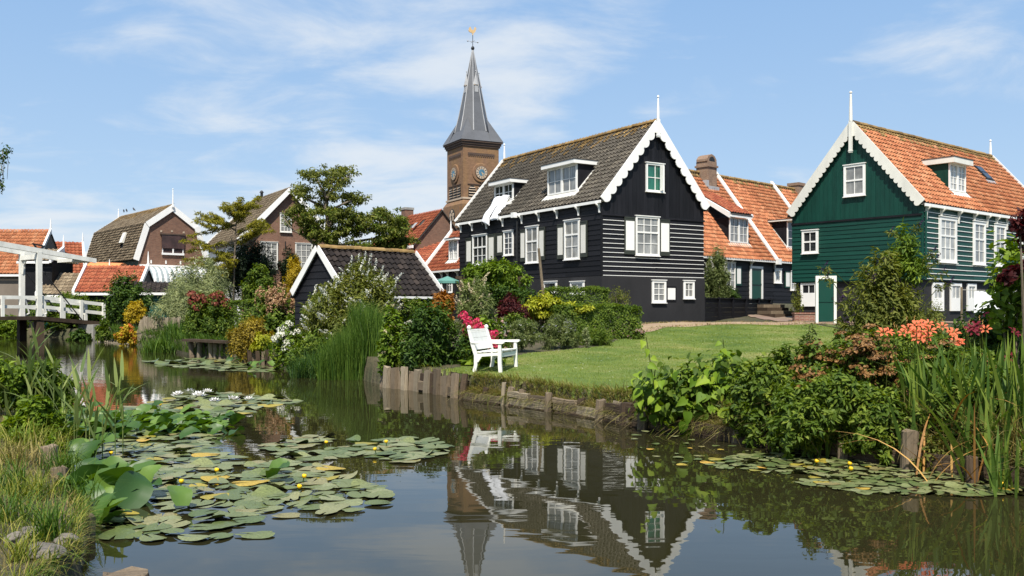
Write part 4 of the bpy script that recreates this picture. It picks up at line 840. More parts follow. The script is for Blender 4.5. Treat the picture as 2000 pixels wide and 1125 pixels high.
eave_trim(B_, B_.front, 0, 7.3, .3, 4.32, WHITE, .11); bracket(B_, B_.front, [.6, 1.5, 2.6, 3.5, 4.9, 6.2], 4.27, WHITE, d=.3, hgt=.5, w=.09)
for a in (.9, 1.9, 3.4): window(B_, B_.front, a, a + .7, 2.9, 3.8, 2, 2, P_DARK, n0=.02, single=False)
# black garden shed
S_ = House('garden_shed', 'low black wooden shed with glazed black pantiles and broad white bargeboards', 'shed', (-7.54, 32.06), (.714, -.70), 3.03, 3.95, .5)
ks = (3.86 - 2.40) / 1.515; S_.gable_wall(.4, 2.38, 3.82, TARV); boards(S_, S_.front, .02, 3.01, .6, 2.36, .22, TAR)
for j in range(6):
    z = 2.40 + j * .23; ins = (z + .115 - 2.42) / ks
    if 3.03 - 2 * ins > .2: S_.part('board', MB().add([(ins, 0, z), (3.03 - ins, 0, z), (3.03 - ins - .16, 0, z + .22), (ins + .16, 0, z + .22), (ins, -.03, z), (3.03 - ins, -.03, z), (3.03 - ins - .16, -.008, z + .22), (ins + .16, -.008, z + .22)], [(4, 5, 6, 7), (0, 1, 5, 4), (3, 7, 6, 2)], S_.front), TAR)
boards(S_, S_.right, 0, 3.95, .6, 2.3, .22, TAR)
sd = S_.part('roof', MB().prism([(-.14, 2.40 - .14 * ks), (1.515, 3.86), (3.17, 2.40 - .14 * ks), (3.17, 2.34 - .14 * ks), (1.515, 3.80), (-.14, 2.34 - .14 * ks)], -.12, 4.05, S_.Z), BITUMEN)
tiles(S_, sd, slope_M(S_, 'R', 2.43, ks, .15, -.1), 4.1, 1.66 * math.hypot(1, ks), .24, .27, 'black', 300, amp=1.3, lap=.045)
ridge_caps(S_, sd, (1.515, -.05, 3.89), (1.515, 4.0, 3.89), 12, TM['mossy'][0], .13)
barge(S_, S_.front, 3.03, 2.40, 3.86, .03, .26, .1, False, WHITE, lift=.13); barge(S_, S_.Z @ Matrix.Translation((0, 4.22, 0)), 3.03, 2.40, 3.86, .03, .26, .1, False, WHITE, lift=.15)
eave_trim(S_, S_.right, 0, 3.95, .16, 2.26, WHITE, .08); bracket(S_, S_.right, [.2, 2.0, 3.8], 2.16, WHITE, d=.22, hgt=.35)
# houses beyond the drawbridge
def street_house(name, label, x0, x1, y, ze, zr, depth, kind, wall_m, yaw=0.0, nb=0, split=None):
    h = House(name, label, 'house', (x0, y), (math.cos(yaw), math.sin(yaw)), x1 - x0, depth, .6); W = x1 - x0; k = (zr - ze) / (depth / 2)
    h.part('wall', MB().add([(0, 0, .4), (W, 0, .4), (W, depth, .4), (0, depth, .4), (0, 0, ze), (W, 0, ze), (W, depth, ze), (0, depth, ze), (0, depth / 2, zr), (W, depth / 2, zr)], [(0, 1, 5, 4), (1, 2, 6, 9, 5), (2, 3, 7, 6), (3, 0, 4, 8, 7), (4, 5, 9, 8), (7, 8, 9, 6)], h.Z), wall_m)
    d = h.part('roof', MB().add([(0, -.3, ze - .3 * k + .04), (W + .1, -.3, ze - .3 * k + .04), (W + .1, depth / 2, zr + .04), (0, depth / 2, zr + .04), (0, depth + .3, ze - .3 * k), (W + .1, depth + .3, ze - .3 * k)], [(0, 1, 2, 3), (3, 2, 5, 4)], h.Z), BITUMEN)
    tiles(h, d, slope_M(h, 'F', ze + .08, k, .3, 0), W, (depth / 2 + .3) * math.hypot(1, k), .28, .34, kind, 0)
    h.part('gutter_board', MB().box(0, W, -.4, -.3, ze - .3 * k - .14, ze - .3 * k + .02, h.Z), WHITE)
    for xx in (W - .02,) + ((-.14,) if nb else ()):
        h.part('verge_board', MB().add([(xx, -.38, ze - .38 * k - .05), (xx + .16, -.38, ze - .38 * k - .05), (xx + .16, depth / 2, zr), (xx, depth / 2, zr), (xx, -.38, ze - .38 * k + .26), (xx + .16, -.38, ze - .38 * k + .26), (xx + .16, depth / 2, zr + .3), (xx, depth / 2, zr + .3)], [(0, 1, 5, 4), (4, 5, 6, 7), (1, 2, 6, 5), (0, 4, 7, 3), (2, 3, 7, 6)], h.Z), WHITE)
        h.part('finial', MB().lathe([(.09, zr - .2), (.06, zr + .6), (.02, zr + 1.1)], 8, h.Z @ Matrix.Translation((xx + .08, depth / 2, 0))), WHITE)
    return h
street_house('tiled_house', 'long house with patchy orange roof and grey rendered wall beyond the drawbridge', -48, -37.4, 72, 4.9, 8.1, 5.2, 'clay', RENDER)
street_house('narrow_house', 'narrow house with red roof and white gable boards between bridge and gambrel house', -39.8, -37.0, 79, 5.2, 7.6, 4, 'red', CREAM, .5, 1)
street_house('grey_roofed_shed', 'small shed with grey mossy tiles and white verge beside the drawbridge post', -31.8, -27.8, 62, 3.0, 4.2, 3, 'brown', GREENV, 0.1, 1)
street_house('orange_tiled_shed', 'low shed with warm orange pantiles in front of the gambrel house', -28.6, -24.6, 60.5, 3.15, 4.65, 3.4, 'red', TARV, 0.05, 1)
street_house('teal_shed', 'little green shed with white edged roof under the striped awning', -24.2, -21.6, 58.5, 3.0, 3.5, 2.4, 'black', TEAL, 0.3, 0)
street_house('dark_boarded_house', 'dark green boarded wall framed by the posts of the drawbridge', -33.4, -31.2, 62.5, 5.2, 5.9, 3, 'brown', TAR, 0, 0)
tn = MB(); arc = [(0, -1.1 * math.cos(t), 4.4 + .75 * math.sin(t)) for t in np.linspace(0, math.pi, 9)]
tv = arc + [(2.2, y, z - .08) for _, y, z in arc]; tn.add(tv, [(j, j + 1, j + 10, j + 9) for j in range(8)] + [tuple(range(8, -1, -1)), tuple(range(9, 18))], Matrix.Translation((-29.4, 64.6, 0)))
meta(tn.obj('canvas_tent', ORANGE), 'orange canvas canopy showing above the orange tiled shed', 'canopy')
# ------------------------------------------------------------------ timber, bridge, furniture
def at(px, py, Y): return Vector(((px - 1000) / 1800 * Y, Y, CAMZ - (py - 605) / 1800 * Y))
def rough_post(r, h, n=9, sq=False, taper=.92):
    mb = MB(); k = 5; ph = rnd.random() * 6
    vs_ = []; fs = []
    for i in range(k):
        t = i / (k - 1)
        for j in range(n):
            a = 2 * math.pi * j / n + ph; rr = r * (1 - (1 - taper) * t) * (1 + rnd.uniform(-.09, .09))
            if sq: c, s_ = math.cos(a), math.sin(a); rr *= 1 / max(abs(c), abs(s_)) * .9
            vs_.append((rr * math.cos(a), rr * math.sin(a), h * t + (rnd.uniform(-.02, .02) if i == k - 1 else 0)))
    for i in range(k - 1):
        for j in range(n): fs.append((i * n + j, i * n + (j + 1) % n, (i + 1) * n + (j + 1) % n, (i + 1) * n + j))
    fs.append(tuple((k - 1) * n + j for j in range(n))); mb.add(vs_, fs); return mb
def rough_board(w, h, t):
    mb = MB(); k = 4; vs_ = []
    for i in range(k):
        z = h * i / (k - 1); d = rnd.uniform(-.012, .012); e = rnd.uniform(-.012, .012)
        tz = [rnd.uniform(-.03, .03) if i == k - 1 else 0 for _ in range(4)]
        vs_ += [(-w / 2 + d, -t / 2, z + tz[0]), (w / 2 + e, -t / 2, z + tz[1]), (w / 2 + e, t / 2, z + tz[2]), (-w / 2 + d, t / 2, z + tz[3])]
    fs = []
    for i in range(k - 1):
        for j in range(4): fs.append((i * 4 + j, i * 4 + (j + 1) % 4, i * 4 + 4 + (j + 1) % 4, i * 4 + 4 + j))
    fs.append((4 * k - 4, 4 * k - 3, 4 * k - 2, 4 * k - 1)); return mb.add(vs_, fs)
def bank_pt(p, q, t, off=0.0):
    d = Vector((q[0] - p[0], q[1] - p[1])); n = Vector((-d.y, d.x)).normalized()
    if n.y > 0: n = -n     # towards the water
    return Vector((p[0] + d.x * t + n.x * off, p[1] + d.y * t + n.y * off)), math.atan2(d.y, d.x)
rv = empty('timber_revetment', (-1.9, 20.2, 0), 'weathered timber bank wall of upright boards and posts below the white bench', 'bank wall')
def kid(o, parent, M): o.parent = parent; o.matrix_local = parent.matrix_world.inverted() @ M; return o
bpy.context.view_layer.update()
def wplace(name, mb, mats, parent, x, y, z, yaw=0, tilt=0, roll=0, smooth=False):
    global LASTO; LASTO = lobj(name, mb.mesh(name, mats, smooth))
    return kid(LASTO, parent, Matrix.Translation((x, y, z)) @ Matrix.Rotation(yaw, 4, 'Z') @ Matrix.Rotation(roll, 4, 'Y') @ Matrix.Rotation(tilt, 4, 'X'))
seg = [(-3.12, 21.6), (-1.75, 19.9), (-0.98, 18.5)]
ts = 0.0
for (p, q) in zip(seg[:-1], seg[1:]):
    L = math.hypot(q[0] - p[0], q[1] - p[1]); s_ = 0.0; i = 0
    while s_ < L - .05:
        post = i % 2 == 1; w = rnd.uniform(.13, .2) if post else rnd.uniform(.30, .40)
        c, yw = bank_pt(p, q, (s_ + w / 2) / L, .07 if post else 0.0); top = rnd.uniform(.40, .50) + (.03 if post else 0)
        wplace('post' if post else 'plank', rough_board(w, top + .7, .10 if post else .06), (WOODL if rnd.random() < .45 else WOOD) if post else (WOOD if rnd.random() < .6 else WOODD), rv, c.x, c.y, -.7, yw, rnd.gauss(-.05, .02), rnd.gauss(0, .045))
        if not post and rnd.random() < .5: wplace('plank', rough_board(w * .96, .18, .05), WOOD, rv, c.x, c.y - .05, .02 + rnd.uniform(0, .1), yw, -.05, 0)
        s_ += w * .86; i += 1
rv2 = empty('log_revetment', (0.6, 16.6, 0), 'half collapsed timber edging of posts and laid boards along the lawn bank', 'bank wall'); bpy.context.view_layer.update()
for t, h, r, mt in ((-.02, .48, .075, WOODD), (.86, .38, .045, WOODL), (.93, .31, .075, WOOD), (1.62, .27, .07, WOOD), (1.74, .24, .06, WOODL), (2.50, .29, .10, WOOD), (2.66, .30, .08, WOODL), (.35, .26, .07, WOODD), (1.2, .28, .07, WOOD), (2.1, .26, .08, WOODD), (2.9, .30, .1, WOODD)):
    pts = [(-0.98, 18.5), (0.0, 17.3), (1.14, 15.8), (1.89, 14.2)]; i = min(int(max(t, 0)), 2); c, yw = bank_pt(pts[i], pts[i + 1], t - i, .12)
    wplace('post', rough_post(r, h + .75, 8), mt, rv2, c.x, c.y, -.7, 0, rnd.gauss(0, .08), rnd.gauss(.08, .08))
for (t0, t1, z, mt, hh) in ((.98, 1.30, .22, WOODL, .10), (1.32, 1.60, .20, WOOD, .10), (1.0, 1.6, -.04, WOODD, .12), (1.72, 2.5, -.03, WOODD, .12), (2.58, 3.0, .22, WOODD, .16), (2.56, 3.0, .03, WOODD, .18), (.1, .8, -.02, WOODD, .10), (.02, .42, .08, WOOD, .14), (.40, .84, .09, WOOD, .13), (1.02, 1.58, .09, WOODL, .12), (1.70, 2.06, .10, WOOD, .13), (2.04, 2.48, .09, WOODL, .14), (2.58, 2.98, .11, WOOD, .10), (1.68, 2.02, .21, WOOD, .08)):
    i = int(t0 + .001); a, yw = bank_pt(pts[i], pts[i + 1], t0 - i, .05); i1 = min(int(t1 - .001), 2); b, _ = bank_pt(pts[i1], pts[i1 + 1], t1 - i1, .05)
    d = b - a; mb = rough_board(hh, d.length, .09)
    wplace('laid_board', mb, mt, rv2, a.x, a.y, z, 0)
    o = LASTO; o.matrix_local = rv2.matrix_world.inverted() @ (Matrix.Translation((a.x, a.y, z)) @ Matrix.Rotation(math.atan2(d.y, d.x), 4, 'Z') @ Matrix.Rotation(R(90), 4, 'Y') @ Matrix.Rotation(rnd.gauss(0, .05), 4, 'Z'))
rv3 = empty('plank_revetment', (3.6, 11.6, 0), 'dark wet plank edging with stout stakes under the overhanging plants', 'bank wall'); bpy.context.view_layer.update()
pts = [(1.89, 14.2), (3.01, 12.6), (3.7, 11.5), (4.51, 10.55), (5.17, 9.39), (5.45, 7.0)]
for i in range(5):
    p, q = pts[i], pts[i + 1]; d = Vector((q[0] - p[0], q[1] - p[1])); a, yw = bank_pt(p, q, 0, .02)
    for z in (-.06, .11):
        wplace('plank', rough_board(.17, d.length + .05, .07), WOODD, rv3, a.x, a.y, z); o = LASTO
        o.matrix_local = rv3.matrix_world.inverted() @ (Matrix.Translation((a.x, a.y, z)) @ Matrix.Rotation(math.atan2(d.y, d.x), 4, 'Z') @ Matrix.Rotation(R(90), 4, 'Y') @ Matrix.Rotation(rnd.gauss(0, .03), 4, 'Z'))
for px, Y, r, h in ((1252, 13.9, .09, .40), (1428, 12.5, .10, .36), (1770, 10.4, .10, .44), (1640, 11.1, .07, .22), (1905, 9.6, .07, .26)):
    c = at(px, 605, Y); wplace('stake', rough_post(r, h + .8, 10), WOOD if px != 1905 else WOODD, rv3, c.x, c.y, -.8, 0, rnd.gauss(0, .04), rnd.gauss(0, .05))
dk = empty('timber_landing', (-11.3, 34.6, 0), 'small landing of pale split stakes capped by a dark plank below the red flowering shrub', 'landing'); bpy.context.view_layer.update()
for i in range(9):
    c = at(378 + i * 9.2, 605, 35.0 - i * .22); wplace('stake', rough_post(.105, .58 + .7, 7, True), WOODL if i % 3 else WOOD, dk, c.x, c.y, -.7, rnd.random(), rnd.gauss(0, .06), rnd.gauss(0, .08))
a, b = at(372, 0, 35.2), at(455, 0, 33.0); d = (b - a); d.z = 0
wplace('cap_plank', MB().box(-.1, d.length + .1, -.3, .25, 0, .09), WOODD, dk, a.x, a.y, .60, math.atan2(d.y, d.x))
st2 = empty('short_stake_wall', (-8.6, 30.4, 0), 'short run of brown stakes at the waterline under the yellow shrub', 'bank wall'); bpy.context.view_layer.update()
for i in range(7):
    c = at(484 + i * 7.5, 605, 31.2 - i * .25); wplace('stake', rough_board(.13, .45 + .6 + rnd.uniform(-.06, .06), .08), WOODD if i % 2 else WOOD, st2, c.x, c.y, -.6, .3, rnd.gauss(0, .05), rnd.gauss(0, .05))
# loose posts of the near bank
for i, (px, py, Y, r, h, lab) in enumerate(((45, 830, 13.2, .11, .50, 'squared grey stake end half hidden in the nettles on the near bank'), (108, 935, 9.5, .085, .40, 'splintered grey stake beside the dark upright lily leaves'), (128, 975, 8.8, .085, .29, 'pale grey stake just below the splintered one at the water'),
                                             (166, 1045, 7.35, .085, .17, 'flat sawn round stake among grass blades at the bank foot'))):
    c = at(px, py, Y); p = rough_post(r, h + .7, 10, i == 0).obj('stake', WOOD if i else GREY); p.location = (c.x, c.y, -.7); p.rotation_euler = (rnd.gauss(0, .05), rnd.gauss(0, .05), 0)
    meta(p, lab, 'stake', 'stakes in the near bank')
c = at(245, 1128, 6.1); lg = rough_post(.15, .35, 14, taper=1.0).obj('stake', WOOD); lg.location = (c.x, c.y, -.3); meta(lg, 'broad round stake top standing in the water at the bottom edge', 'stake', 'stakes in the near bank')
def boulder(name, loc, s, label, seed):
    q = np.random.default_rng(seed); bm = bmesh.new(); bmesh.ops.create_icosphere(bm, subdivisions=3, radius=1)
    ph = q.uniform(0, 6, 9)
    for v in bm.verts:
        n = v.co.copy(); k = 1 + .16 * math.sin(n.x * 3 + ph[0]) * math.sin(n.y * 3 + ph[1]) + .10 * math.sin(n.z * 5 + n.x * 4 + ph[2]) + .05 * math.sin(n.y * 11 + ph[3])
        v.co = Vector((n.x * s[0] * k, n.y * s[1] * k, n.z * s[2] * k))
    me = bpy.data.meshes.new(name); bm.to_mesh(me); bm.free(); me.materials.append(STONE); o = lobj(name, me); o.location = loc; o.rotation_euler = (0, 0, q.uniform(0, 6)); meta(o, label, 'stone', 'stones set in the near bank')
for i, (px, py, Y, s, lab) in enumerate(((88, 1098, 5.9, (.14, .10, .05), 'largest flat grey stone lying in the grass at the lower corner'), (62, 1056, 6.4, (.09, .07, .045), 'small flat stone above the largest one in the grass'),
                                          (30, 1070, 6.2, (.08, .06, .045), 'small rounded stone at the picture edge beside the flat ones'), (130, 1075, 6.25, (.08, .07, .045), 'brownish stone between the largest stone and the water'))):
    c = at(px, py, Y); boulder('stone', (c.x, c.y, gz1(c.x, c.y) + .02), s, lab, i)

# --- white garden bench
BENCHW = wear('chalky_white_paint', (0.76, 0.75, 0.69), 0.6, (4, 4, 3), 0.12, 0.3, (30, 30, 12), per=0.03)
bx, by = -0.835, 19.75; bench = empty('garden_bench', (bx, by, gz1(bx, by)), 'white wooden garden bench with plain armrests standing on the lawn edge', 'bench'); bench.rotation_euler = (0, 0, R(-16)); bpy.context.view_layer.update()
BW = 1.22
for y in (0.0, BW):
    MB().prism([(-.02, -.02), (.06, -.02), (.10, .15), (.10, .36), (.04, .60), (-.06, .92), (-.12, .92), (-.04, .58), (.03, .36), (.03, .16)], y - .03, y + .03).obj('rear_post', BENCHW, bench)
    MB().lathe([(.02, .90), (.045, .935), (.05, .965), (.03, 1.0), (.005, 1.01)], 10, Matrix.Translation((-.09, y, 0))).obj('finial', BENCHW, bench)
    MB().prism([(.58, -.02), (.655, -.02), (.64, .2), (.64, .42), (.63, .62), (.57, .62), (.565, .45), (.56, .40), (.565, .2)], y - .032, y + .032).obj('front_leg', BENCHW, bench)
    MB().prism([(-.02, .625), (.30, .625), (.66, .615), (.70, .635), (.70, .66), (.66, .672), (.30, .665), (-.04, .665)], y - .05, y + .05).obj('armrest', BENCHW, bench)
    MB().prism([(.08, .33), (.57, .37), (.57, .43), (.08, .40)], y - .022, y + .022).obj('side_rail', BENCHW, bench)
    MB().prism([(.10, .22), (.12, .22), (.20, .335), (.10, .335)], y - .02, y + .02).obj('knee_brace', BENCHW, bench)
MB().box(.58, .62, .03, BW - .03, .33, .42).obj('front_rail', BENCHW, bench)
for i in range(5): MB().box(.085 + i * .112, .085 + i * .112 + .10, .034, BW - .034, .425 + i * .006, .452 + i * .006).obj('seat_slat', BENCHW, bench)
bkM = Matrix.Translation((.035, 0, .48)) @ Matrix.Rotation(R(-17), 4, 'Y')
for z, h in ((0, .13), (.135, .13), (.27, .115)): MB().box(-.012, .012, .032, BW - .032, z, z + h, bkM).obj('back_board', BENCHW, bench)
tb = MB(); nb_ = 26; st_ = (BW - .07) / nb_      # top board with a row of cut-out arches
for i in range(nb_):
    a = .035 + i * st_
    if i % 2: tb.box(-.012, .012, a, a + st_, .388, .402, bkM).box(-.012, .012, a, a + st_, .428, .46, bkM)
    else: tb.box(-.012, .012, a, a + st_, .388, .46, bkM)
tb.obj('top_board', BENCHW, bench)

# --- grey bench behind the pink flowers
gx_, gy_ = -.85, 24.4; gb = empty('grey_bench', (gx_, gy_, gz1(gx_, gy_)), 'weathered grey wooden seat half hidden behind the pink flowers', 'bench'); gb.rotation_euler = (0, 0, R(-28)); bpy.context.view_layer.update()
for i in range(3): MB().box(0, .55, .30, .33, .42 + i * .155, .565 + i * .155, Matrix.Rotation(R(-10), 4, 'X')).obj('back_board', GREY, gb)
for x in (.04, .45): MB().box(x, x + .06, .22, .28, 0, .82, Matrix.Rotation(R(-10), 4, 'X')).box(x, x + .06, -.2, -.14, 0, .4).obj('leg', GREY, gb)
MB().box(0, .55, -.24, .22, .40, .44).obj('seat', GREY, gb)

# --- leaning pole by the black house
a, b = at(1062, 585, 33.0), at(1052, 485, 32.6); meta(MB().tube([(a.x, a.y, gz1(a.x, a.y)), a, b], [.06, .055, .045], 8).obj('wooden_pole', WOOD), 'grey wooden pole leaning in front of the black house wall', 'pole')

# --- black board fence in front of the row
fa, fb = Vector((8.42, 40.5)), Vector((13.0, 46.0)); fd = fb - fa
fe = empty('board_fence', (fa.x, fa.y, gz1(fa.x, fa.y)), 'low black board fence running from the black house towards the row', 'fence'); fe.rotation_euler = (0, 0, math.atan2(fd.y, fd.x)); bpy.context.view_layer.update()
for j in range(5): MB().box(0, fd.length, -.02 + (j % 2) * .004, .02, .02 + j * .2, .215 + j * .2).obj('board', TAR, fe)
for i in range(6): MB().box(i * 1.37 - .05, i * 1.37 + .06, -.08, -.021, -.1, 1.10).obj('post', TARV, fe)
MB().box(-.05, fd.length + .05, -.09, .05, 1.02, 1.06).obj('cap_rail', TAR, fe)

# --- freestanding green door
dx = at(1622, 645, 35.6); gd = empty('garden_door', (dx.x - .58, dx.y, gz1(dx.x, dx.y) - .05), 'freestanding dark green stable door in a pale wooden frame', 'door'); gd.rotation_euler = (0, 0, R(-6)); gd.scale = (.78, 1, 1); bpy.context.view_layer.update()
MB().box(.14, .86, -.03, .03, .15, .94).obj('door_leaf', GREENDOOR, gd); MB().box(.14, .86, -.03, .03, .955, 1.78).obj('door_leaf', GREENDOOR, gd); MB().box(.13, .87, -.055, -.031, .91, .97).obj('ledge', GREENDOOR, gd)
MB().box(0, .13, -.06, .06, 0, 1.92).box(.87, 1.0, -.06, .06, 0, 1.92).box(.131, .869, -.058, .058, 1.79, 1.92).obj('door_frame', WEATHERED, gd); MB().box(.78, .82, -.08, -.031, 1.0, 1.1).obj('latch', IRON, gd)
# --- steps beside the fence, low brick wall
sx = at(1535, 622, 43.0); stp = empty('garden_steps', (sx.x, sx.y, gz1(sx.x, sx.y)), 'short flight of grey steps between black fence and green house', 'steps'); stp.rotation_euler = (0, 0, R(20)); bpy.context.view_layer.update()
for i in range(4): MB().box(-.6, .6, i * .3, 1.4, i * .15, i * .15 + .148).obj('step', WOOD if i % 2 else WOODD, stp)
wx = at(1552, 622, 38.4); meta(MB().box(0, 1.75, 0, .22, -.2, .32).box(-.02, 1.77, -.03, .25, .321, .38).obj('low_brick_wall', brickmat('red_garden_brick', (.20, .07, .05), (.27, .11, .075), (.3, .25, .2)), M=Matrix.Translation((wx.x, wx.y, gz1(wx.x, wx.y))) @ Matrix.Rotation(R(8), 4, 'Z')), 'low red brick wall edging the terrace under the green house', 'wall')
# --- washing line
la, lb = at(1878, 566, 33.5), at(2060, 566, 33.5)
wlp = empty('washing_line', (la.x, la.y, gz1(la.x, la.y)), 'washing line stretched on two posts beside the green house', 'washing line'); bpy.context.view_layer.update()
for p in (la, lb): kid(lobj('post', MB().tube([(p.x, p.y, gz1(p.x, p.y)), (p.x, p.y, p.z + .1)], .04, 8).mesh('post', WOOD)), wlp, I4)
kid(lobj('cord', MB().tube([la, (la + lb) / 2 - Vector((0, 0, .05)), lb], .012, 5).mesh('cord', GREY)), wlp, I4)
def sheet(px0, px1, drop, lab, z):
    a, b = at(px0, 570, 33.5), at(px1, 570, 33.5); nu, nv = 14, 8; vs_ = []
    for j in range(nv + 1):
        for i in range(nu + 1): t, s_ = i / nu, j / nv; vs_.append((a.x + (b.x - a.x) * t, 33.5 + .05 * math.sin(t * 14) * s_ + .03 * math.sin(t * 29 + 1), z - drop * s_ + .02 * math.sin(t * 9)))
    fs = [(j * (nu + 1) + i, j * (nu + 1) + i + 1, (j + 1) * (nu + 1) + i + 1, (j + 1) * (nu + 1) + i) for j in range(nv) for i in range(nu)]
    n_ = len(vs_); vs_ += [(x, y + .012, zz) for x, y, zz in vs_]; fs += [tuple(n_ + i for i in f[::-1]) for f in list(fs)]
    meta(MB().add(vs_, fs).obj('laundry', CLOTH, smooth=True), lab, 'laundry', 'washing hung on the line')
sheet(1903, 1952, .78, 'white sheet with fine stripes hanging on the washing line', la.z - .06); sheet(1958, 1990, .95, 'plain white sheet hanging on the line behind the shrub leaves', la.z - .06)
# --- garden parasol
pp = at(874, 540, 45.0); pz = empty('parasol', (pp.x, pp.y, gz1(pp.x, pp.y)), 'faded green garden parasol open beside the black house', 'parasol'); bpy.context.view_layer.update(); g0 = gz1(pp.x, pp.y)
MB().tube([(0, 0, 0), (0, 0, pp.z - g0)], .025, 8).obj('pole', WOODL, pz); cv = MB(); tz = pp.z - g0
cv.add([(0, 0, tz + .02)] + [(.62 * math.cos(R(60 * i + 10)), .62 * math.sin(R(60 * i + 10)), tz - .22) for i in range(6)] + [(.62 * math.cos(R(60 * i + 10)), .62 * math.sin(R(60 * i + 10)), tz - .34) for i in range(6)], [(0, 1 + i, 1 + (i + 1) % 6) for i in range(6)] + [(1 + i, 7 + i, 7 + (i + 1) % 6, 1 + (i + 1) % 6) for i in range(6)]).obj('canopy', PARASOL, pz)

# --- white drawbridge
br = empty('drawbridge', (-27.2, 53.0, 0), 'white wooden drawbridge with two raised balance beams over the canal', 'bridge'); br.rotation_euler = (0, 0, math.atan2(.77, .64)); bpy.context.view_layer.update(); YW = 2.3
def bp(name, mb, m): return mb.obj(name, m, br)
bp('deck', MB().box(-7, 0, -.25, YW + .25, 1.22, 1.42).add([(0, -.25, 1.2), (4.2, -.25, .78), (4.2, YW + .25, .78), (0, YW + .25, 1.2), (0, -.25, 1.42), (4.2, -.25, 1.02), (4.2, YW + .25, 1.02), (0, YW + .25, 1.42)], [(0, 3, 2, 1), (4, 5, 6, 7), (0, 1, 5, 4), (2, 3, 7, 6), (1, 2, 6, 5)]), WOODD)
for y in (0, YW):
    bp('portal_post', MB().box(-.13, .13, y - .13, y + .13, 1.3, 5.15), WEATHERED); bp('pier', MB().box(-.2, .2, y - .2, y + .2, -1, 1.2), WOODD)
    bp('balance_beam', MB().add([(-5, y - .11, 5.70), (3.3, y - .11, 4.62), (3.3, y + .11, 4.62), (-5, y + .11, 5.70), (-5, y - .11, 6.02), (3.3, y - .11, 4.88), (3.3, y + .11, 4.88), (-5, y + .11, 6.02)], [(0, 3, 2, 1), (4, 5, 6, 7), (0, 1, 5, 4), (1, 2, 6, 5), (2, 3, 7, 6), (3, 0, 4, 7)]), WEATHERED)
    bp('beam_bracket', MB().prism([(-.4, 5.62), (.34, 5.5), (.30, 5.42), (-.3, 5.54)], y - .06, y + .06).prism([(-.36, 5.56), (-.26, 5.56), (.02, 5.2), (-.06, 5.2)], y - .05, y + .05).prism([(.3, 5.44), (.2, 5.47), (-.02, 5.2), (.06, 5.2)], y - .05, y + .05), IRON)
    bp('portal_brace', MB().tube([(.14, y, 1.45), (.42, y, 1.6), (.30, y, 2.0), (.16, y, 2.6)], .05, 6), WEATHERED)
    for x, zb in ((1.25, 1.25), (2.4, 1.15), (3.75, 1.0)): bp('rail_post', MB().box(x - .08, x + .08, y - .16, y - .03, zb - .12, zb + 1.28 - x * .02), WEATHERED)
    for x in (-2.0, -4.0): bp('rail_post', MB().box(x - .08, x + .08, y - .16, y - .03, 1.3, 2.6), WEATHERED)
    for z in (2.42, 1.88):
        bp('rail', MB().add([(.1, y - .03, z), (3.8, y - .03, z - .40), (3.8, y + .05, z - .40), (.1, y + .05, z), (.1, y - .03, z + .2), (3.8, y - .03, z - .20), (3.8, y + .05, z - .20), (.1, y + .05, z + .2)], [(0, 3, 2, 1), (4, 5, 6, 7), (0, 1, 5, 4), (1, 2, 6, 5), (2, 3, 7, 6), (3, 0, 4, 7)]), WEATHERED)
        bp('rail', MB().box(-6.5, -.14, y - .03, y + .05, z, z + .18), WEATHERED)
    bp('tie_rod', MB().tube([(.15, y - .2, 4.0), (2.45, y - .2, 1.1)], .035, 6), IRON)
bp('portal_lintel', MB().box(-.11, .11, .13, YW - .13, 4.72, 5.0), WEATHERED)
bp('lintel_brace', MB().tube([(0, .12, 3.9), (0, .25, 4.4), (0, .6, 4.72)], .05, 6).tube([(0, YW - .12, 3.9), (0, YW - .25, 4.4), (0, YW - .6, 4.72)], .05, 6), WEATHERED)
bp('crank', MB().tube([(.13, -.1, 3.95), (.5, -.3, 3.95)], .03, 6).lathe([(.08, 3.9), (.08, 4.0)], 8, Matrix.Translation((.2, -.2, 0))), IRON)
bp('counterweight', MB().box(2.0, 3.2, .12, YW - .12, 4.66, 4.86), WEATHERED)
ab = at(174, 650, 55.3); meta(MB().box(-.6, .8, -.3, 1.0, -.8, .92).obj('abutment', GREY, M=Matrix.Translation((ab.x, ab.y, 0)) @ Matrix.Rotation(R(-30), 4, 'Z')), 'grey concrete abutment carrying the ramp of the drawbridge', 'abutment')
# --- chestnut paling fence
pf0, pf1 = at(192, 640, 52.2), at(352, 640, 40.5); n_ = 112; pf = empty('paling_fence', (pf0.x, pf0.y, gz1(pf0.x, pf0.y)), 'rustic paling fence of split stakes along the far bank beside the bridge', 'fence'); bpy.context.view_layer.update()
pm_ = [rough_board(.058, .98, .04).mesh('paling', WOODL) for _ in range(5)]
for i in range(n_):
    p = pf0.lerp(pf1, i / (n_ - 1)); kid(lobj('paling', pm_[i % 5]), pf, Matrix.Translation((p.x, p.y, gz1(p.x, p.y) - .12 + rnd.uniform(-.05, .05))) @ Matrix.Rotation(R(-45) + rnd.gauss(0, .2), 4, 'Z') @ Matrix.Rotation(rnd.gauss(0, .04), 4, 'Y'))
for z in (.25, .65):
    kid(lobj('wire', MB().tube([(pf0.x, pf0.y - .04, gz1(pf0.x, pf0.y) + z), (pf1.x, pf1.y - .04, gz1(pf1.x, pf1.y) + z)], .012, 5).mesh('wire', IRON)), pf, I4)
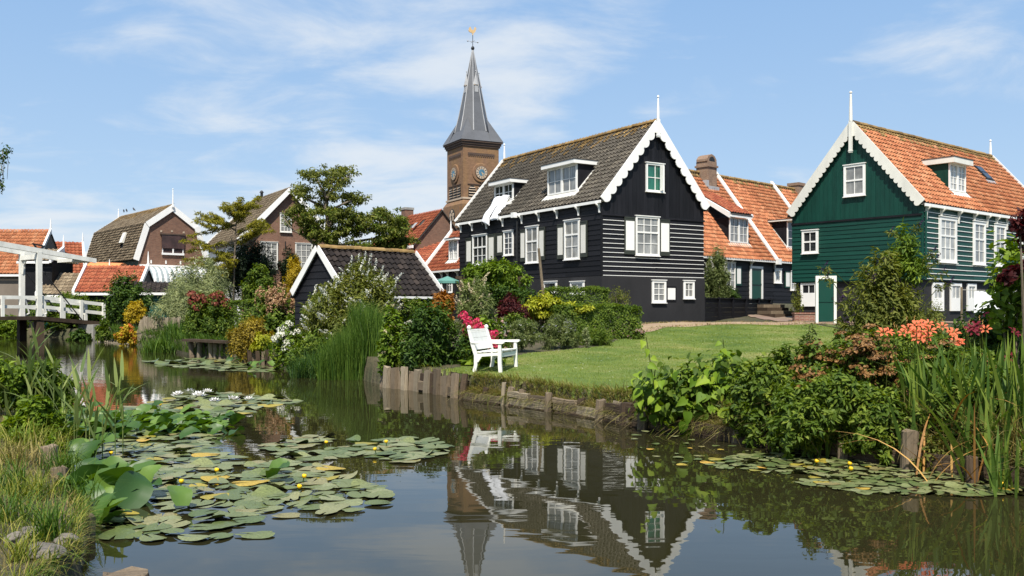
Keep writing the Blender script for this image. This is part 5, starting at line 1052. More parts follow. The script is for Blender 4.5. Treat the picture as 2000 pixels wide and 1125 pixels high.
# --- crows on the gambrel ridge
for px, Y, lab in ((242, 75.6, 'black crow on the mossy ridge nearest its far finial'), (247.5, 75.2, 'black crow on the mossy ridge close beside its neighbour'), (262, 74.3, 'black crow sitting alone midway along the mossy ridge')):
    c = at(px, 419 if px < 260 else 416, Y); c.z = 9.78
    mb = MB().tube([(-.22, 0, .02), (-.08, 0, .10), (.02, 0, .16), (.10, 0, .22), (.14, 0, .30), (.17, 0, .35)], [.02, .06, .085, .075, .055, .03], 8).tube([(.16, 0, .325), (.25, 0, .31)], [.022, .004], 6).tube([(0, .03, .12), (.02, .03, -.02)], .01, 5).tube([(0, -.03, .12), (.02, -.03, -.02)], .01, 5)
    o = mb.obj('crow', IRON, smooth=True); o.location = c; o.scale = (.75,) * 3; o.rotation_euler = (0, 0, rnd.uniform(0, 6)); meta(o, lab, 'bird', 'crows on the ridge')
# ------------------------------------------------------------------ plants
LEAF4 = (np.array([(0, 0, 0), (.45, -.5, .10), (1, 0, -.06), (.45, .5, .10)]), np.array([(0, 1, 2), (0, 2, 3)]))
LEAF6 = (np.array([(0, 0, 0), (.28, -.5, .10), (.65, -.38, .07), (1, 0, -.14), (.65, .38, .07), (.28, .5, .10), (.45, 0, 0)]), np.array([(0, 1, 6), (1, 2, 6), (2, 3, 6), (3, 4, 6), (4, 5, 6), (5, 0, 6)]))
def unit(v): return v / np.maximum(np.linalg.norm(v, axis=1, keepdims=True), 1e-9)
def leaf_mesh(name, P, D, N, L, W, mat_, tint, tmpl=LEAF4):
    D = unit(D); S = unit(np.cross(N, D)); U = np.cross(D, S); T, Fc = tmpl; n, k = len(P), len(T)
    L = np.broadcast_to(L, n)[:, None, None]; W = np.broadcast_to(W, n)[:, None, None]
    V = P[:, None] + D[:, None] * (T[None, :, :1] * L) + S[:, None] * (T[None, :, 1:2] * W) + U[:, None] * (T[None, :, 2:] * L)
    F = (Fc[None] + (np.arange(n) * k)[:, None, None]).reshape(-1, Fc.shape[1])
    return np_mesh(name, V.reshape(-1, 3), F, mat_, np.repeat(tint, k))
def crown(blobs, n, clump=.34, shell=.8, rng=None):
    """leaf positions and outward normals on lumpy ellipsoids: blobs are (x, y, z, rx, ry, rz)"""
    rng = rng or nr; B = np.array(blobs, float); w = (B[:, 3] * B[:, 5]) ** .9; w /= w.sum()
    Ps = []; Ns = []; Ts = []
    for b, wi in zip(B, w):
        m = max(8, int(n * wi)); k = max(7, int(22 * (b[3] * b[5]) ** .25))
        c = unit(rng.normal(size=(k, 3))); cl = c * rng.uniform(.55, .92, (k, 1)); tn = rng.uniform(-.22, .22, k)
        i = rng.integers(0, k, m); loc = unit(rng.normal(size=(m, 3))) * (rng.uniform(0, 1, (m, 1)) ** .45) * clump * rng.uniform(.6, 1.25, (k, 1))[i]
        q = cl[i] + loc; inner = rng.uniform(size=m) > shell; q[inner] *= rng.uniform(.35, .8, (inner.sum(), 1))
        Ps.append(b[:3] + q * b[3:]); Ns.append(unit(loc + .55 * c[i])); Ts.append(tn[i])
    return np.vstack(Ps), np.vstack(Ns), np.concatenate(Ts)
def foliage(parent, blobs, n, leaf, mat_, droop=.25, clump=.34, up=.45, name='foliage', tmpl=LEAF4, var=.22, shell=.8, cut=None):
    P, N, T = crown(blobs, n, clump, shell)
    if cut is not None: k = cut(P); P, N, T = P[k], N[k], T[k]
    m = len(P); N = unit(N + np.array([0, 0, up]) + nr.normal(0, .38, (m, 3))); D = unit(nr.normal(size=(m, 3)) + .5 * N + np.array([0, 0, -droop])); D = unit(D - .7 * (D * N).sum(1, keepdims=True) * N)
    s = nr.uniform(.65, 1.25, m)
    o = lobj(name, leaf_mesh(name, P, D, N, leaf[0] * s, leaf[1] * s, mat_, np.clip(.5 + T + nr.normal(0, var, m), 0, 1), tmpl))
    o['kind'] = 'stuff'
    if parent is not None: o.parent = parent; o.matrix_parent_inverse = parent.matrix_world.inverted()
    return o, P, N
def pbox(box, Y, dr=.8, nb=9, dome=.5, rs=.42, z0=None, seed=None):
    """lumpy set of ellipsoids filling the silhouette a plant shows at distance Y"""
    q = np.random.default_rng(seed if seed is not None else int(box[0] * 7 + box[1])); x0, y0, x1, y1 = box
    a, b = at(x0, y1, Y), at(x1, y0, Y); cx, hw = (a.x + b.x) / 2, (b.x - a.x) / 2; zt = b.z; zb = max(a.z, 0) if z0 is None else z0; h = (zt - zb) * 1.10; hw *= 1.07; hd = hw * dr; out = []
    for i in range(nb):
        u = -1 + 2 * (i + .5) / nb + q.uniform(-.1, .1); r = q.uniform(.8, 1.15) * rs
        top = zb + h * (1 - dome * abs(u) ** 2.2) * q.uniform(.86, 1.0); rz = min(h * .5, r * max(hw, h) * q.uniform(.8, 1.1)); rx = min(hw * .5, r * hw * q.uniform(.9, 1.2)); v = q.uniform(-1, 1) * math.sqrt(max(0, 1 - u * u)) * .6
        out.append((cx + u * (hw - rx), Y + v * hd, top - rz, rx, max(rx * .8, hd * .45), rz))
        zz = top - rz * 1.7
        while zz - rz * .6 > zb:
            out.append((cx + u * (hw - rx) * 1.05, Y + q.uniform(-.7, .3) * hd, zz, rx * q.uniform(.8, 1.15), max(rx * .8, hd * .45), rz)); zz -= rz * 1.1
    return out
def stems_of(parent, x, y, z0, blobs, r, mat_=None, k=5):
    mb = MB(); q = [blobs[i] for i in np.linspace(0, len(blobs) - 1, k).astype(int)]
    for b in q:
        p0 = Vector((x + (b[0] - x) * .3, y + (b[1] - y) * .3, z0 - .05)); p1 = Vector(b[:3]); m = p0.lerp(p1, .5) + Vector((rnd.uniform(-.1, .1), 0, .1)) * (p1 - p0).length * .3
        mb.tube([p0, m, p1], [r, r * .75, r * .4], 6)
    o = mb.obj('stem', mat_ or BARK); o.parent = parent; o.matrix_parent_inverse = parent.matrix_world.inverted(); return o
LM = {}
def lm(name, *a, **k): LM[name] = leafmat(name, *a, **k)
lm('leaf_mid', (.026, .056, .010), (.066, .115, .018), (.14, .195, .033))
lm('leaf_dark', (.012, .032, .007), (.029, .066, .011), (.066, .115, .019), trans=.28)
lm('leaf_yew', (.005, .012, .006), (.010, .021, .010), (.022, .038, .015), trans=.05)
lm('leaf_fresh', (.035, .075, .009), (.080, .140, .016), (.15, .225, .030))
lm('leaf_lime', (.10, .13, .012), (.22, .26, .025), (.36, .38, .05))
lm('leaf_gold', (.16, .12, .012), (.30, .24, .020), (.42, .36, .04))
lm('leaf_golden_brown', (.08, .07, .014), (.17, .14, .024), (.28, .23, .04))
lm('leaf_willow', (.10, .135, .085), (.20, .25, .155), (.32, .37, .26))
lm('leaf_red', (.018, .004, .006), (.045, .010, .014), (.095, .022, .024))
lm('leaf_olive', (.045, .065, .016), (.090, .115, .026), (.16, .18, .05))
lm('leaf_larch', (.09, .105, .016), (.18, .19, .03), (.29, .28, .055))
lm('leaf_rust', (.11, .045, .012), (.21, .095, .020), (.32, .17, .04))
lm('leaf_grey', (.050, .080, .034), (.105, .145, .062), (.19, .24, .12))
lm('leaf_conifer', (.014, .026, .020), (.028, .046, .034), (.05, .075, .05), trans=.1)
lm('blade_green', (.020, .055, .010), (.050, .105, .020), (.10, .17, .035))
lm('blade_iris', (.016, .050, .018), (.040, .090, .026), (.085, .15, .04))
lm('blade_straw', (.085, .082, .035), (.165, .145, .068), (.27, .245, .125), rough=.7)
lm('blade_lawn', (.070, .125, .018), (.115, .175, .028), (.19, .23, .055))
lm('blade_bank', (.060, .10, .016), (.13, .17, .030), (.27, .26, .085))
lm('petal_white', (.55, .54, .42), (.75, .74, .64), (.85, .85, .78), trans=.3)
lm('petal_cream', (.45, .36, .20), (.62, .52, .32), (.75, .68, .48), trans=.3)
lm('petal_tan', (.30, .17, .09), (.45, .28, .15), (.60, .42, .25))
lm('petal_pink', (.42, .015, .06), (.65, .04, .12), (.78, .12, .22), trans=.3)
lm('petal_palepink', (.60, .25, .28), (.72, .42, .42), (.8, .6, .58), trans=.3)
lm('petal_redbrown', (.12, .022, .015), (.20, .05, .032), (.27, .10, .055), trans=.1)
lm('petal_brown', (.085, .038, .011), (.165, .080, .022), (.26, .145, .05), trans=.05)
lm('petal_lilac', (.25, .22, .38), (.42, .40, .55), (.62, .60, .70), trans=.3)
lm('petal_purple', (.02, .008, .03), (.045, .018, .06), (.09, .05, .11))
lm('petal_orange', (.62, .10, .04), (.75, .18, .08), (.80, .28, .14), trans=.35)
lm('petal_yellow', (.65, .42, .01), (.78, .55, .02), (.85, .65, .06), trans=.2)
lm('petal_bud', (.55, .25, .05), (.65, .36, .10), (.7, .5, .2))
def cluster_mesh(name, kind, size, mat_, n=44, seed=0):
    q = np.random.default_rng(seed)
    if kind == 'ball': u = unit(q.normal(size=(n, 3))); u[:, 2] = np.abs(u[:, 2]) * 1.0 - .15; P = u * size * np.array([.5, .5, .42]); N = unit(u)
    elif kind == 'disc': r = np.sqrt(q.uniform(0, 1, n)) * size * .5; t = q.uniform(0, 6.3, n); P = np.column_stack([r * np.cos(t), r * np.sin(t), size * .10 * (1 - (r / size * 2) ** 2) + q.normal(0, size * .03, n)]); N = unit(np.column_stack([P[:, 0], P[:, 1], np.full(n, size * .5)]))
    elif kind == 'spike':
        t = q.uniform(0, 1, n); a = q.uniform(0, 6.3, n); r = size * .13 * (1 - t * .8); P = np.column_stack([r * np.cos(a), r * np.sin(a), t * size]); N = unit(np.column_stack([np.cos(a), np.sin(a), np.full(n, .4)]))
    elif kind == 'plume':
        t = q.uniform(0, 1, n); a = q.uniform(0, 6.3, n); r = size * .28 * (1 - t * .85) * q.uniform(.3, 1, n); P = np.column_stack([r * np.cos(a), r * np.sin(a), t * size]); N = unit(np.column_stack([np.cos(a), np.sin(a), np.full(n, .6)]))
    s = size * {'ball': .26, 'disc': .20, 'spike': .12, 'plume': .16}[kind]
    D = unit(q.normal(size=(n, 3)) + N * .3); D = unit(D - .8 * (D * N).sum(1, keepdims=True) * N)
    return leaf_mesh(name, P, D, unit(N + q.normal(0, .25, (n, 3))), np.full(n, s), np.full(n, s * .8), mat_, q.uniform(0, 1, n))
def lily_mesh(name, size, mat_, n=6):
    mb = MB()
    for i in range(n):
        M = Matrix.Rotation(2 * math.pi * i / n, 4, 'Z'); w = .26 if i % 2 else .19; L = size
        vs_ = [(0.02, 0, 0), (.35 * L, -w * L * .6, .30 * L), (.35 * L, w * L * .6, .30 * L), (.35 * L, 0, .26 * L), (.72 * L, -w * L * .8, .42 * L), (.72 * L, w * L * .8, .42 * L), (.72 * L, 0, .37 * L), (1.0 * L, 0, .30 * L)]
        mb.add(vs_, [(0, 1, 3), (0, 3, 2), (1, 4, 6, 3), (3, 6, 5, 2), (4, 7, 6), (6, 7, 5)], M)
    me = mb.mesh(name, mat_); a = me.attributes.new('tint', 'FLOAT', 'POINT'); a.data.foreach_set('value', np.full(len(me.vertices), .6, np.float32)); return me
def put_flowers(parent, name, me, P, N, up=.6, sc=(.75, 1.25), lean=.5):
    mes = me if isinstance(me, list) else [me]
    for p, n in zip(P, N):
        d = Vector((n[0] * lean, n[1] * lean, up)).normalized(); M = Matrix.Translation(p) @ d.to_track_quat('Z', 'Y').to_matrix().to_4x4() @ Matrix.Rotation(rnd.uniform(0, 6.3), 4, 'Z') @ Matrix.Scale(rnd.uniform(*sc), 4)
        o = lobj(name, mes[rnd.randrange(len(mes))]); o.parent = parent; o.matrix_local = parent.matrix_world.inverted() @ M
def pick(P, N, k, zmin=.0, up=.2, front=True, xr=None):
    z0, z1 = P[:, 2].min(), P[:, 2].max(); s = (P[:, 2] - z0) / (z1 - z0); ok = (s > zmin) & (N[:, 2] > up)
    if front: ok &= (N[:, 1] < .35)
    if xr is not None: ok &= (P[:, 0] > xr[0]) & (P[:, 0] < xr[1])
    i = np.nonzero(ok)[0]; i = nr.permutation(i)[:k]; return P[i], N[i]
def bush(name, label, cat, box, Y, mat_, n, leaf, dr=.8, nb=9, dome=.5, rs=.42, group=None, droop=.25, clump=.34, stem=.03, tmpl=LEAF4, z0=None, up=.45, var=.22, blobs=None, bark=None, seed=None, shell=.8):
    B = blobs or pbox(box, Y, dr, nb, dome, rs, z0, seed); x = float(np.mean([b[0] for b in B])); y = float(np.mean([b[1] for b in B])); g = max(gz1(x, y), -.1)
    r = empty(name, (x, y, g), label, cat, group); bpy.context.view_layer.update()
    f, P, N = foliage(r, B, n, leaf, mat_, droop, clump, up, tmpl=tmpl, var=var, shell=shell)
    if stem: stems_of(r, x, y, g, B, stem, bark)
    return r, P, N
def blades_np(P, H, W, lean_az, lean, droop, segs=4, taper=1.0):
    """strips standing at P, bending over; returns vertices and faces"""
    n = len(P); t = np.linspace(0, 1, segs + 1)[None, :]; dx, dy = np.cos(lean_az)[:, None], np.sin(lean_az)[:, None]; Hc = H[:, None]
    out = Hc * (lean[:, None] * t + droop[:, None] * t ** 2.4); z = Hc * (t - .55 * droop[:, None] * t ** 3)
    wx = np.where(t < .3, .75 + .8 * t, 1.0) * (1 - t ** 3 * taper) * W[:, None] * .5; az2 = lean_az + np.pi / 2 + nr.uniform(-.7, .7, n); sx, sy = np.cos(az2)[:, None], np.sin(az2)[:, None]
    cx, cy, cz = P[:, :1] + dx * out, P[:, 1:2] + dy * out, P[:, 2:3] + z
    V = np.stack([np.stack([cx - sx * wx, cy - sy * wx, cz], -1), np.stack([cx + sx * wx, cy + sy * wx, cz], -1)], 2).reshape(n, -1, 3)
    f = np.array([(2 * i, 2 * i + 1, 2 * i + 3, 2 * i + 2) for i in range(segs)]); F = (f[None] + (np.arange(n) * 2 * (segs + 1))[:, None, None]).reshape(-1, 4)
    return V.reshape(-1, 3), F, 2 * (segs + 1)
def blade_field(name, P, H, W, mat_, lean=.25, droop=.35, parent=None, az=None, segs=3, label=None, cat=None, tint=None):
    n = len(P); az = nr.uniform(0, 6.3, n) if az is None else az
    V, F, k = blades_np(P, H, W, az, np.abs(nr.normal(0, lean, n)), np.abs(nr.normal(0, droop, n)), segs)
    o = lobj(name, np_mesh(name, V, F, mat_, np.repeat(nr.uniform(0, 1, n) if tint is None else tint, k))); o['kind'] = 'stuff'
    if parent is not None: o.parent = parent; o.matrix_parent_inverse = parent.matrix_world.inverted()
    return o
def rand_in(poly, n, rng=None):
    rng = rng or nr; a = np.array(poly); lo, hi = a.min(0), a.max(0); out = np.zeros((0, 2))
    while len(out) < n:
        q = rng.uniform(lo, hi, (n * 2, 2)); out = np.vstack([out, q[sdist(q, poly) > 0]])
    return out[:n]
def ground3(xy, dz=0.0): return np.column_stack([xy, gz(xy[:, 0], xy[:, 1]) + dz])

# --- grass
q = rand_in(LAWN, 150000); q = q[nr.uniform(size=len(q)) < np.clip(22 / q[:, 1], .3, 1) ** 1.4]
blade_field('lawn_grass', ground3(q), nr.uniform(.015, .06, len(q)), nr.uniform(.008, .014, len(q)) * (q[:, 1] / 18), LM['blade_lawn'], .5, .4, segs=1, tint=np.clip(.45 + .28 * np.sin(q[:, 0] * 1.9 + 1.5 * np.sin(q[:, 1] * .8)) * np.sin(q[:, 1] * 1.3 + q[:, 0] * .5) + nr.normal(0, .25, len(q)), 0, 1))
qd_ = rand_in(LAWN, 260); dsy = cluster_mesh('daisy', 'disc', .05, LM['petal_white'], 7); dV = np.array([v.co[:] for v in dsy.vertices]); dF = np.array([p.vertices[:] for p in dsy.polygons]); dP = ground3(qd_, .045)
o = lobj('lawn_daisies', np_mesh('lawn_daisies', (dV[None] + dP[:, None]).reshape(-1, 3), (dF[None] + (np.arange(len(dP)) * len(dV))[:, None, None]).reshape(-1, 3), LM['petal_white'], np.full(len(dP) * len(dV), .5))); o['kind'] = 'stuff'
def fringe(poly, n, spread, h, w, mat_, name, lean=.35, droop=.55, rng=(0, 1), flip=1, zmin=.12):
    A = np.array(poly); d = np.hypot(*np.diff(A, axis=0).T); c = np.concatenate([[0], np.cumsum(d)]); s = nr.uniform(rng[0] * c[-1], rng[1] * c[-1], n); x = np.interp(s, c, A[:, 0]); y = np.interp(s, c, A[:, 1])
    clump = .5 + .5 * np.sin(s * 5.3) * np.sin(s * 2.1 + 1); keep = nr.uniform(size=n) < .35 + .65 * clump; x, y = x[keep], y[keep]
    i = np.clip(np.searchsorted(c, s[keep]) - 1, 0, len(d) - 1); nx, ny = -(A[i + 1, 1] - A[i, 1]) / d[i], (A[i + 1, 0] - A[i, 0]) / d[i]; sg = np.where(ny < 0, -1.0, 1.0) * flip; nx, ny = nx * sg, ny * sg
    off = .10 + np.abs(nr.normal(0, spread, len(x))); P = ground3(np.column_stack([x + nx * off, y + ny * off])); P[:, 2] = np.maximum(P[:, 2], zmin); m = len(P)
    az = np.arctan2(-ny, -nx) + nr.normal(0, .9, m)
    return blade_field(name, P, nr.uniform(h[0], h[1], m), nr.uniform(w[0], w[1], m), mat_, lean, droop, az=az, segs=4)
FR = [(-0.98, 18.5), (0.0, 17.3), (1.14, 15.8), (1.89, 14.2), (3.01, 12.6)]
fringe(FR, 5000, .10, (.07, .26), (.007, .014), LM['blade_straw'], 'straw_grass', .45, .9); fringe(FR, 8000, .16, (.04, .18), (.007, .013), LM['blade_bank'], 'bank_grass', .4, .7)
fringe(FR, 4200, .05, (.06, .22), (.006, .012), LM['blade_bank'], 'hanging_grass', .6, 1.4); fringe(FR, 2600, .04, (.08, .26), (.006, .011), LM['blade_straw'], 'hanging_straw', .7, 1.5)
fringe([(-3.12, 21.6), (-1.75, 19.9), (-.98, 18.5)], 900, .12, (.05, .2), (.008, .014), LM['blade_bank'], 'bank_tuft')
fringe([(3.01, 12.6), (3.7, 11.5), (4.51, 10.55), (5.17, 9.39), (5.45, 7)], 3200, .15, (.15, .55), (.007, .014), LM['blade_straw'], 'dry_edge_grass', .4, .7)
fringe([(-5.4, 26.6), (-8.1, 30.0), (-9.9, 32.6), (-12.2, 35.0), (-14.0, 38.2), (-18.6, 45.5), (-23.6, 53.6)], 7000, .35, (.15, .55), (.015, .03), LM['blade_green'], 'waterside_grass', .3, .4)
q = rand_in(PATH, 4200); q = q[np.abs(sdist(q, PATH)) < .45]; blade_field('path_edge_grass', ground3(q), nr.uniform(.05, .13, len(q)), nr.uniform(.014, .026, len(q)), LM['blade_straw'], .5, .5, segs=2)
# near bank: dense grass, green and straw
for mk_, nn_ in (('blade_bank', 2600), ('blade_green', 2200), ('blade_straw', 1200)): fringe([(-2.35, 3.5), (-2.8, 6.2), (-3.3, 7.4), (-3.6, 8.0)], nn_ // 3, .05, (.04, .15), (.004, .008), LM[mk_], 'overhanging_grass', .45, 1.0, flip=-1, zmin=.05)
NB = [(-2.3, 3.4), (-2.75, 6.0), (-3.25, 7.3), (-4.15, 8.9), (-5.15, 11.0), (-6.4, 13.2), (-9, 17.4), (-14, 17), (-11, 9), (-6, 3.4)]
q = rand_in(NB, 52000); keep = nr.uniform(size=len(q)) < np.clip(9.5 / q[:, 1], .2, 1) ** 1.5; q = q[keep]; pat = np.sin(q[:, 0] * 3.3 + 1.2) * np.sin(q[:, 1] * 2.3) + .5 * np.sin(q[:, 0] * 7.7 + q[:, 1] * 5.1)
g = q[pat > -.25]; d = q[pat <= -.25]
def no_stone(P):
    k = np.ones(len(P), bool)
    for px, py, Y, r in ((88, 1098, 5.9, .17), (62, 1056, 6.4, .09), (130, 1075, 6.25, .09), (166, 1045, 7.35, .1), (110, 1120, 5.6, .15)):
        c = at(px, py, Y); k &= np.hypot(P[:, 0] - c.x, P[:, 1] - c.y) > r
    return P[k]
g, d = no_stone(g), no_stone(d)
blade_field('near_bank_grass', ground3(g), nr.uniform(.05, .20, len(g)) * (1 + .5 * (g[:, 1] > 9)), nr.uniform(.004, .009, len(g)), LM['blade_bank'], .35, .5, segs=4)
blade_field('near_bank_straw', ground3(d), nr.uniform(.03, .13, len(d)), nr.uniform(.003, .007, len(d)), LM['blade_straw'], .7, .7, segs=3)
def tuft(px, py, Y, n, h, w, mk, label, spread=.06, name='grass_tuft', lean=.35, droop=.45, group='grass tufts on the near bank', z=None):
    c = at(px, py, Y); g0 = gz1(c.x, c.y) if z is None else z; r = empty(name, (c.x, c.y, g0), label, 'grass', group); bpy.context.view_layer.update()
    P = np.column_stack([nr.normal(c.x, spread, n), nr.normal(c.y, spread, n), np.full(n, g0)]); blade_field('blade', P, nr.uniform(h * .5, h, n), nr.uniform(w * .6, w, n), mk, lean, droop, r, segs=5)
tuft(95, 1075, 6.3, 110, .36, .011, LM['blade_green'], 'lush green grass tuft leaning over the sawn stake', .05)
tuft(25, 1035, 6.8, 90, .34, .010, LM['blade_green'], 'bright grass tuft at the picture edge above the stones', .07); tuft(60, 985, 7.6, 120, .32, .011, LM['blade_bank'], 'broad pale grass tuft beside the lowest stakes', .10)
tuft(150, 1118, 5.9, 80, .26, .009, LM['blade_green'], 'grass tuft spilling over the water at the lower edge', .06); tuft(45, 1120, 5.75, 60, .24, .010, LM['blade_bank'], 'grass tuft in front of the largest flat stone', .05)
tuft(118, 955, 9.0, 120, .40, .010, LM['blade_green'], 'long grass tuft round the splintered stakes', .10); tuft(150, 1010, 7.9, 110, .34, .010, LM['blade_green'], 'grass tuft between the round stake and the lily leaves', .09); tuft(10, 985, 7.9, 120, .36, .011, LM['blade_green'], 'thick grass tuft at the picture edge under the dry patch', .10)
tuft(70, 860, 10.6, 160, .42, .013, LM['blade_bank'], 'tall grass tuft between nettles and dry patch', .16)
tuft(30, 905, 9.3, 140, .34, .012, LM['blade_straw'], 'dry reddish grass tuft above the upright lily leaves', .16)

# --- plants of the far bank and garden
def F_(name, kind, size, mk, n=44, v=3): return [cluster_mesh(name, kind, size, LM[mk], n, s) for s in range(v)]
b, P, N = bush('round_shrub', 'large round dark green shrub on the bank beside the white bench', 'shrub', (775, 590, 915, 730), 21.2, LM['leaf_dark'], 12000, (.11, .045), nb=7, dome=.35, rs=.5, stem=.04, droop=.35)
b, P, N = bush('variegated_shrub', 'cream and yellow leaved shrub squeezed between reeds and round shrub', 'shrub', (738, 600, 800, 715), 21.6, LM['leaf_fresh'], 2600, (.13, .07), nb=5); put_flowers(b, 'blossom', F_('blossom', 'ball', .11, 'petal_cream', 20), *pick(P, N, 46, .15, .1))
b, P, N = bush('pink_hydrangea', 'hydrangea with vivid pink flower heads behind the white bench', 'shrub', (893, 612, 985, 712), 22.4, LM['leaf_fresh'], 3200, (.15, .09), nb=7, dome=.75); 
P2, N2 = pick(P, N, 300, .25, .0); k = (np.abs((P2[:, 0] + 1.27) - (1.62 - P2[:, 2]) * .75) < .16); put_flowers(b, 'blossom', F_('blossom', 'ball', .17, 'petal_pink', 46), P2[k][:70], N2[k][:70])
c = at(925, 632, 22.0)
PX = np.array([(900, 618), (908, 624), (916, 622), (914, 632), (922, 630), (930, 636), (926, 640), (936, 634), (938, 642), (932, 626), (906, 614), (945, 640), (958, 652), (964, 658), (956, 662), (968, 650), (962, 670), (966, 678), (957, 676)], float)
P2 = np.array([tuple(at(x, y, 21.75)) for x, y in PX]); put_flowers(b, 'blossom', F_('blossom', 'ball', .17, 'petal_pink', 50), P2, np.tile([0, -.6, .6], (len(P2), 1)))
b, P, N = bush('broad_leaf_plant', 'low broad leaved plant growing under the white bench', 'plant', (905, 700, 985, 722), 21.2, LM['leaf_fresh'], 260, (.24, .15), nb=5, tmpl=LEAF6, stem=0, dome=.2)
b, P, N = bush('pale_rose', 'rose bush with pale pink blooms in front of the grey seat', 'shrub', (945, 610, 1000, 690), 23.4, LM['leaf_mid'], 1800, (.08, .05), nb=5); put_flowers(b, 'bloom', F_('bloom', 'ball', .10, 'petal_palepink', 22), *pick(P, N, 26, .2, .1))
b, P, N = bush('tall_buddleia', 'tall butterfly bush covered in white flower spikes before the garden shed', 'shrub', (585, 532, 806, 690), 27.0, LM['leaf_olive'], 30000, (.14, .042), nb=14, dome=.35, droop=.4)
put_flowers(b, 'blossom_spike', F_('blossom_spike', 'spike', .30, 'petal_white', 36), *pick(P, N, 280, .25, -.2), up=.5, lean=1.0); B2 = [tuple(at(x, y, 27.0)) + (.24, .24, .30) for x, y in ((690, 535), (712, 520), (735, 545), (665, 565), (760, 565))]
foliage(b, B2, 2200, (.12, .032), LM['leaf_olive'], .1, .5); put_flowers(b, 'blossom_spike', F_('blossom_spike', 'spike', .30, 'petal_white', 36), np.array([tuple(at(x, y, 26.8)) for x, y in ((684, 522), (700, 512), (712, 508), (722, 518), (732, 528), (745, 540), (668, 548), (656, 560), (752, 552), (772, 556), (690, 545), (716, 550))]), np.tile([.2, -.3, .6], (12, 1)))
b, P, N = bush('juniper', 'yellow green juniper at the foot of the shed gable', 'shrub', (588, 572, 655, 640), 28.6, LM['leaf_fresh'], 3200, (.12, .02), nb=5, droop=-.4)
b, P, N = bush('white_buddleia', 'butterfly bush with drooping cream spikes below the pergola', 'shrub', (884, 540, 972, 640), 26.0, LM['leaf_grey'], 7500, (.13, .03), nb=7, droop=.3); put_flowers(b, 'blossom_spike', F_('blossom_spike', 'spike', .34, 'petal_cream', 36), *pick(P, N, 34, .45, .0), up=.7, lean=.9)
b, P, N = bush('rust_shrub', 'rust orange leaved shrub behind the round dark shrub', 'shrub', (836, 566, 892, 620), 25.0, LM['leaf_rust'], 2600, (.11, .05), nb=5)
b, P, N = bush('dull_green_shrub', 'dull green shrub in front of the shed eave', 'shrub', (770, 575, 850, 640), 27.2, LM['leaf_mid'], 2600, (.10, .05), nb=6); put_flowers(b, 'bloom', F_('bloom', 'ball', .09, 'petal_cream', 18), *pick(P, N, 30, .3, .1))
b, P, N = bush('red_maple', 'dark red leaved Japanese maple beside the lime shrub', 'shrub', (965, 572, 1034, 634), 27.5, LM['leaf_red'], 4200, (.10, .04), nb=6)
# pergola with climbing wisteria
pg = empty('pergola', tuple(at(965, 600, 33.2).xy) + (gz1(*at(965, 600, 33.2).xy),), 'timber pergola carrying the fresh green climber before the black house', 'pergola'); bpy.context.view_layer.update()
for px, Y in ((900, 32.2), (1015, 32.2), (905, 34.2), (1022, 34.2)):
    p = at(px, 545, Y); kid(lobj('post', MB().box(p.x - .05, p.x + .05, p.y - .05, p.y + .05, gz1(p.x, p.y) - .1, p.z).mesh('post', WOODD)), pg, I4)
for Y in (32.2, 34.2): a, b_ = at(890, 545, Y), at(1035, 545, Y); kid(lobj('beam', MB().box(a.x, b_.x, Y - .04, Y + .04, a.z, a.z + .1).mesh('beam', WOODD)), pg, I4)
b, P, N = bush('climber', 'fresh green wisteria spreading over the pergola', 'climber', (888, 510, 1040, 575), 32.6, LM['leaf_fresh'], 13000, (.15, .06), nb=10, dome=.2, rs=.36, stem=.04, z0=at(0, 578, 33).z, dr=.8)
b, P, N = bush('shaded_shrub', 'dark shrub growing in the shade under the pergola', 'shrub', (905, 552, 1062, 600), 31.8, LM['leaf_dark'], 3000, (.12, .06), nb=8, dome=.3)
b, P, N = bush('lime_shrub', 'lime yellow shrub with layered drooping sprays beside the red maple', 'shrub', (1020, 574, 1100, 622), 28.8, LM['leaf_lime'], 3400, (.13, .06), nb=6, droop=.9, dome=.3); B2 = [tuple(at(x, y, 28.3)) + (.22, .2, .09) for x, y in ((1050, 592), (1080, 588), (1105, 596), (1130, 604), (1060, 612), (1090, 612), (1115, 610), (1035, 600), (1143, 602))]
foliage(b, B2, 3000, (.13, .06), LM['leaf_lime'], 1.0, .6)
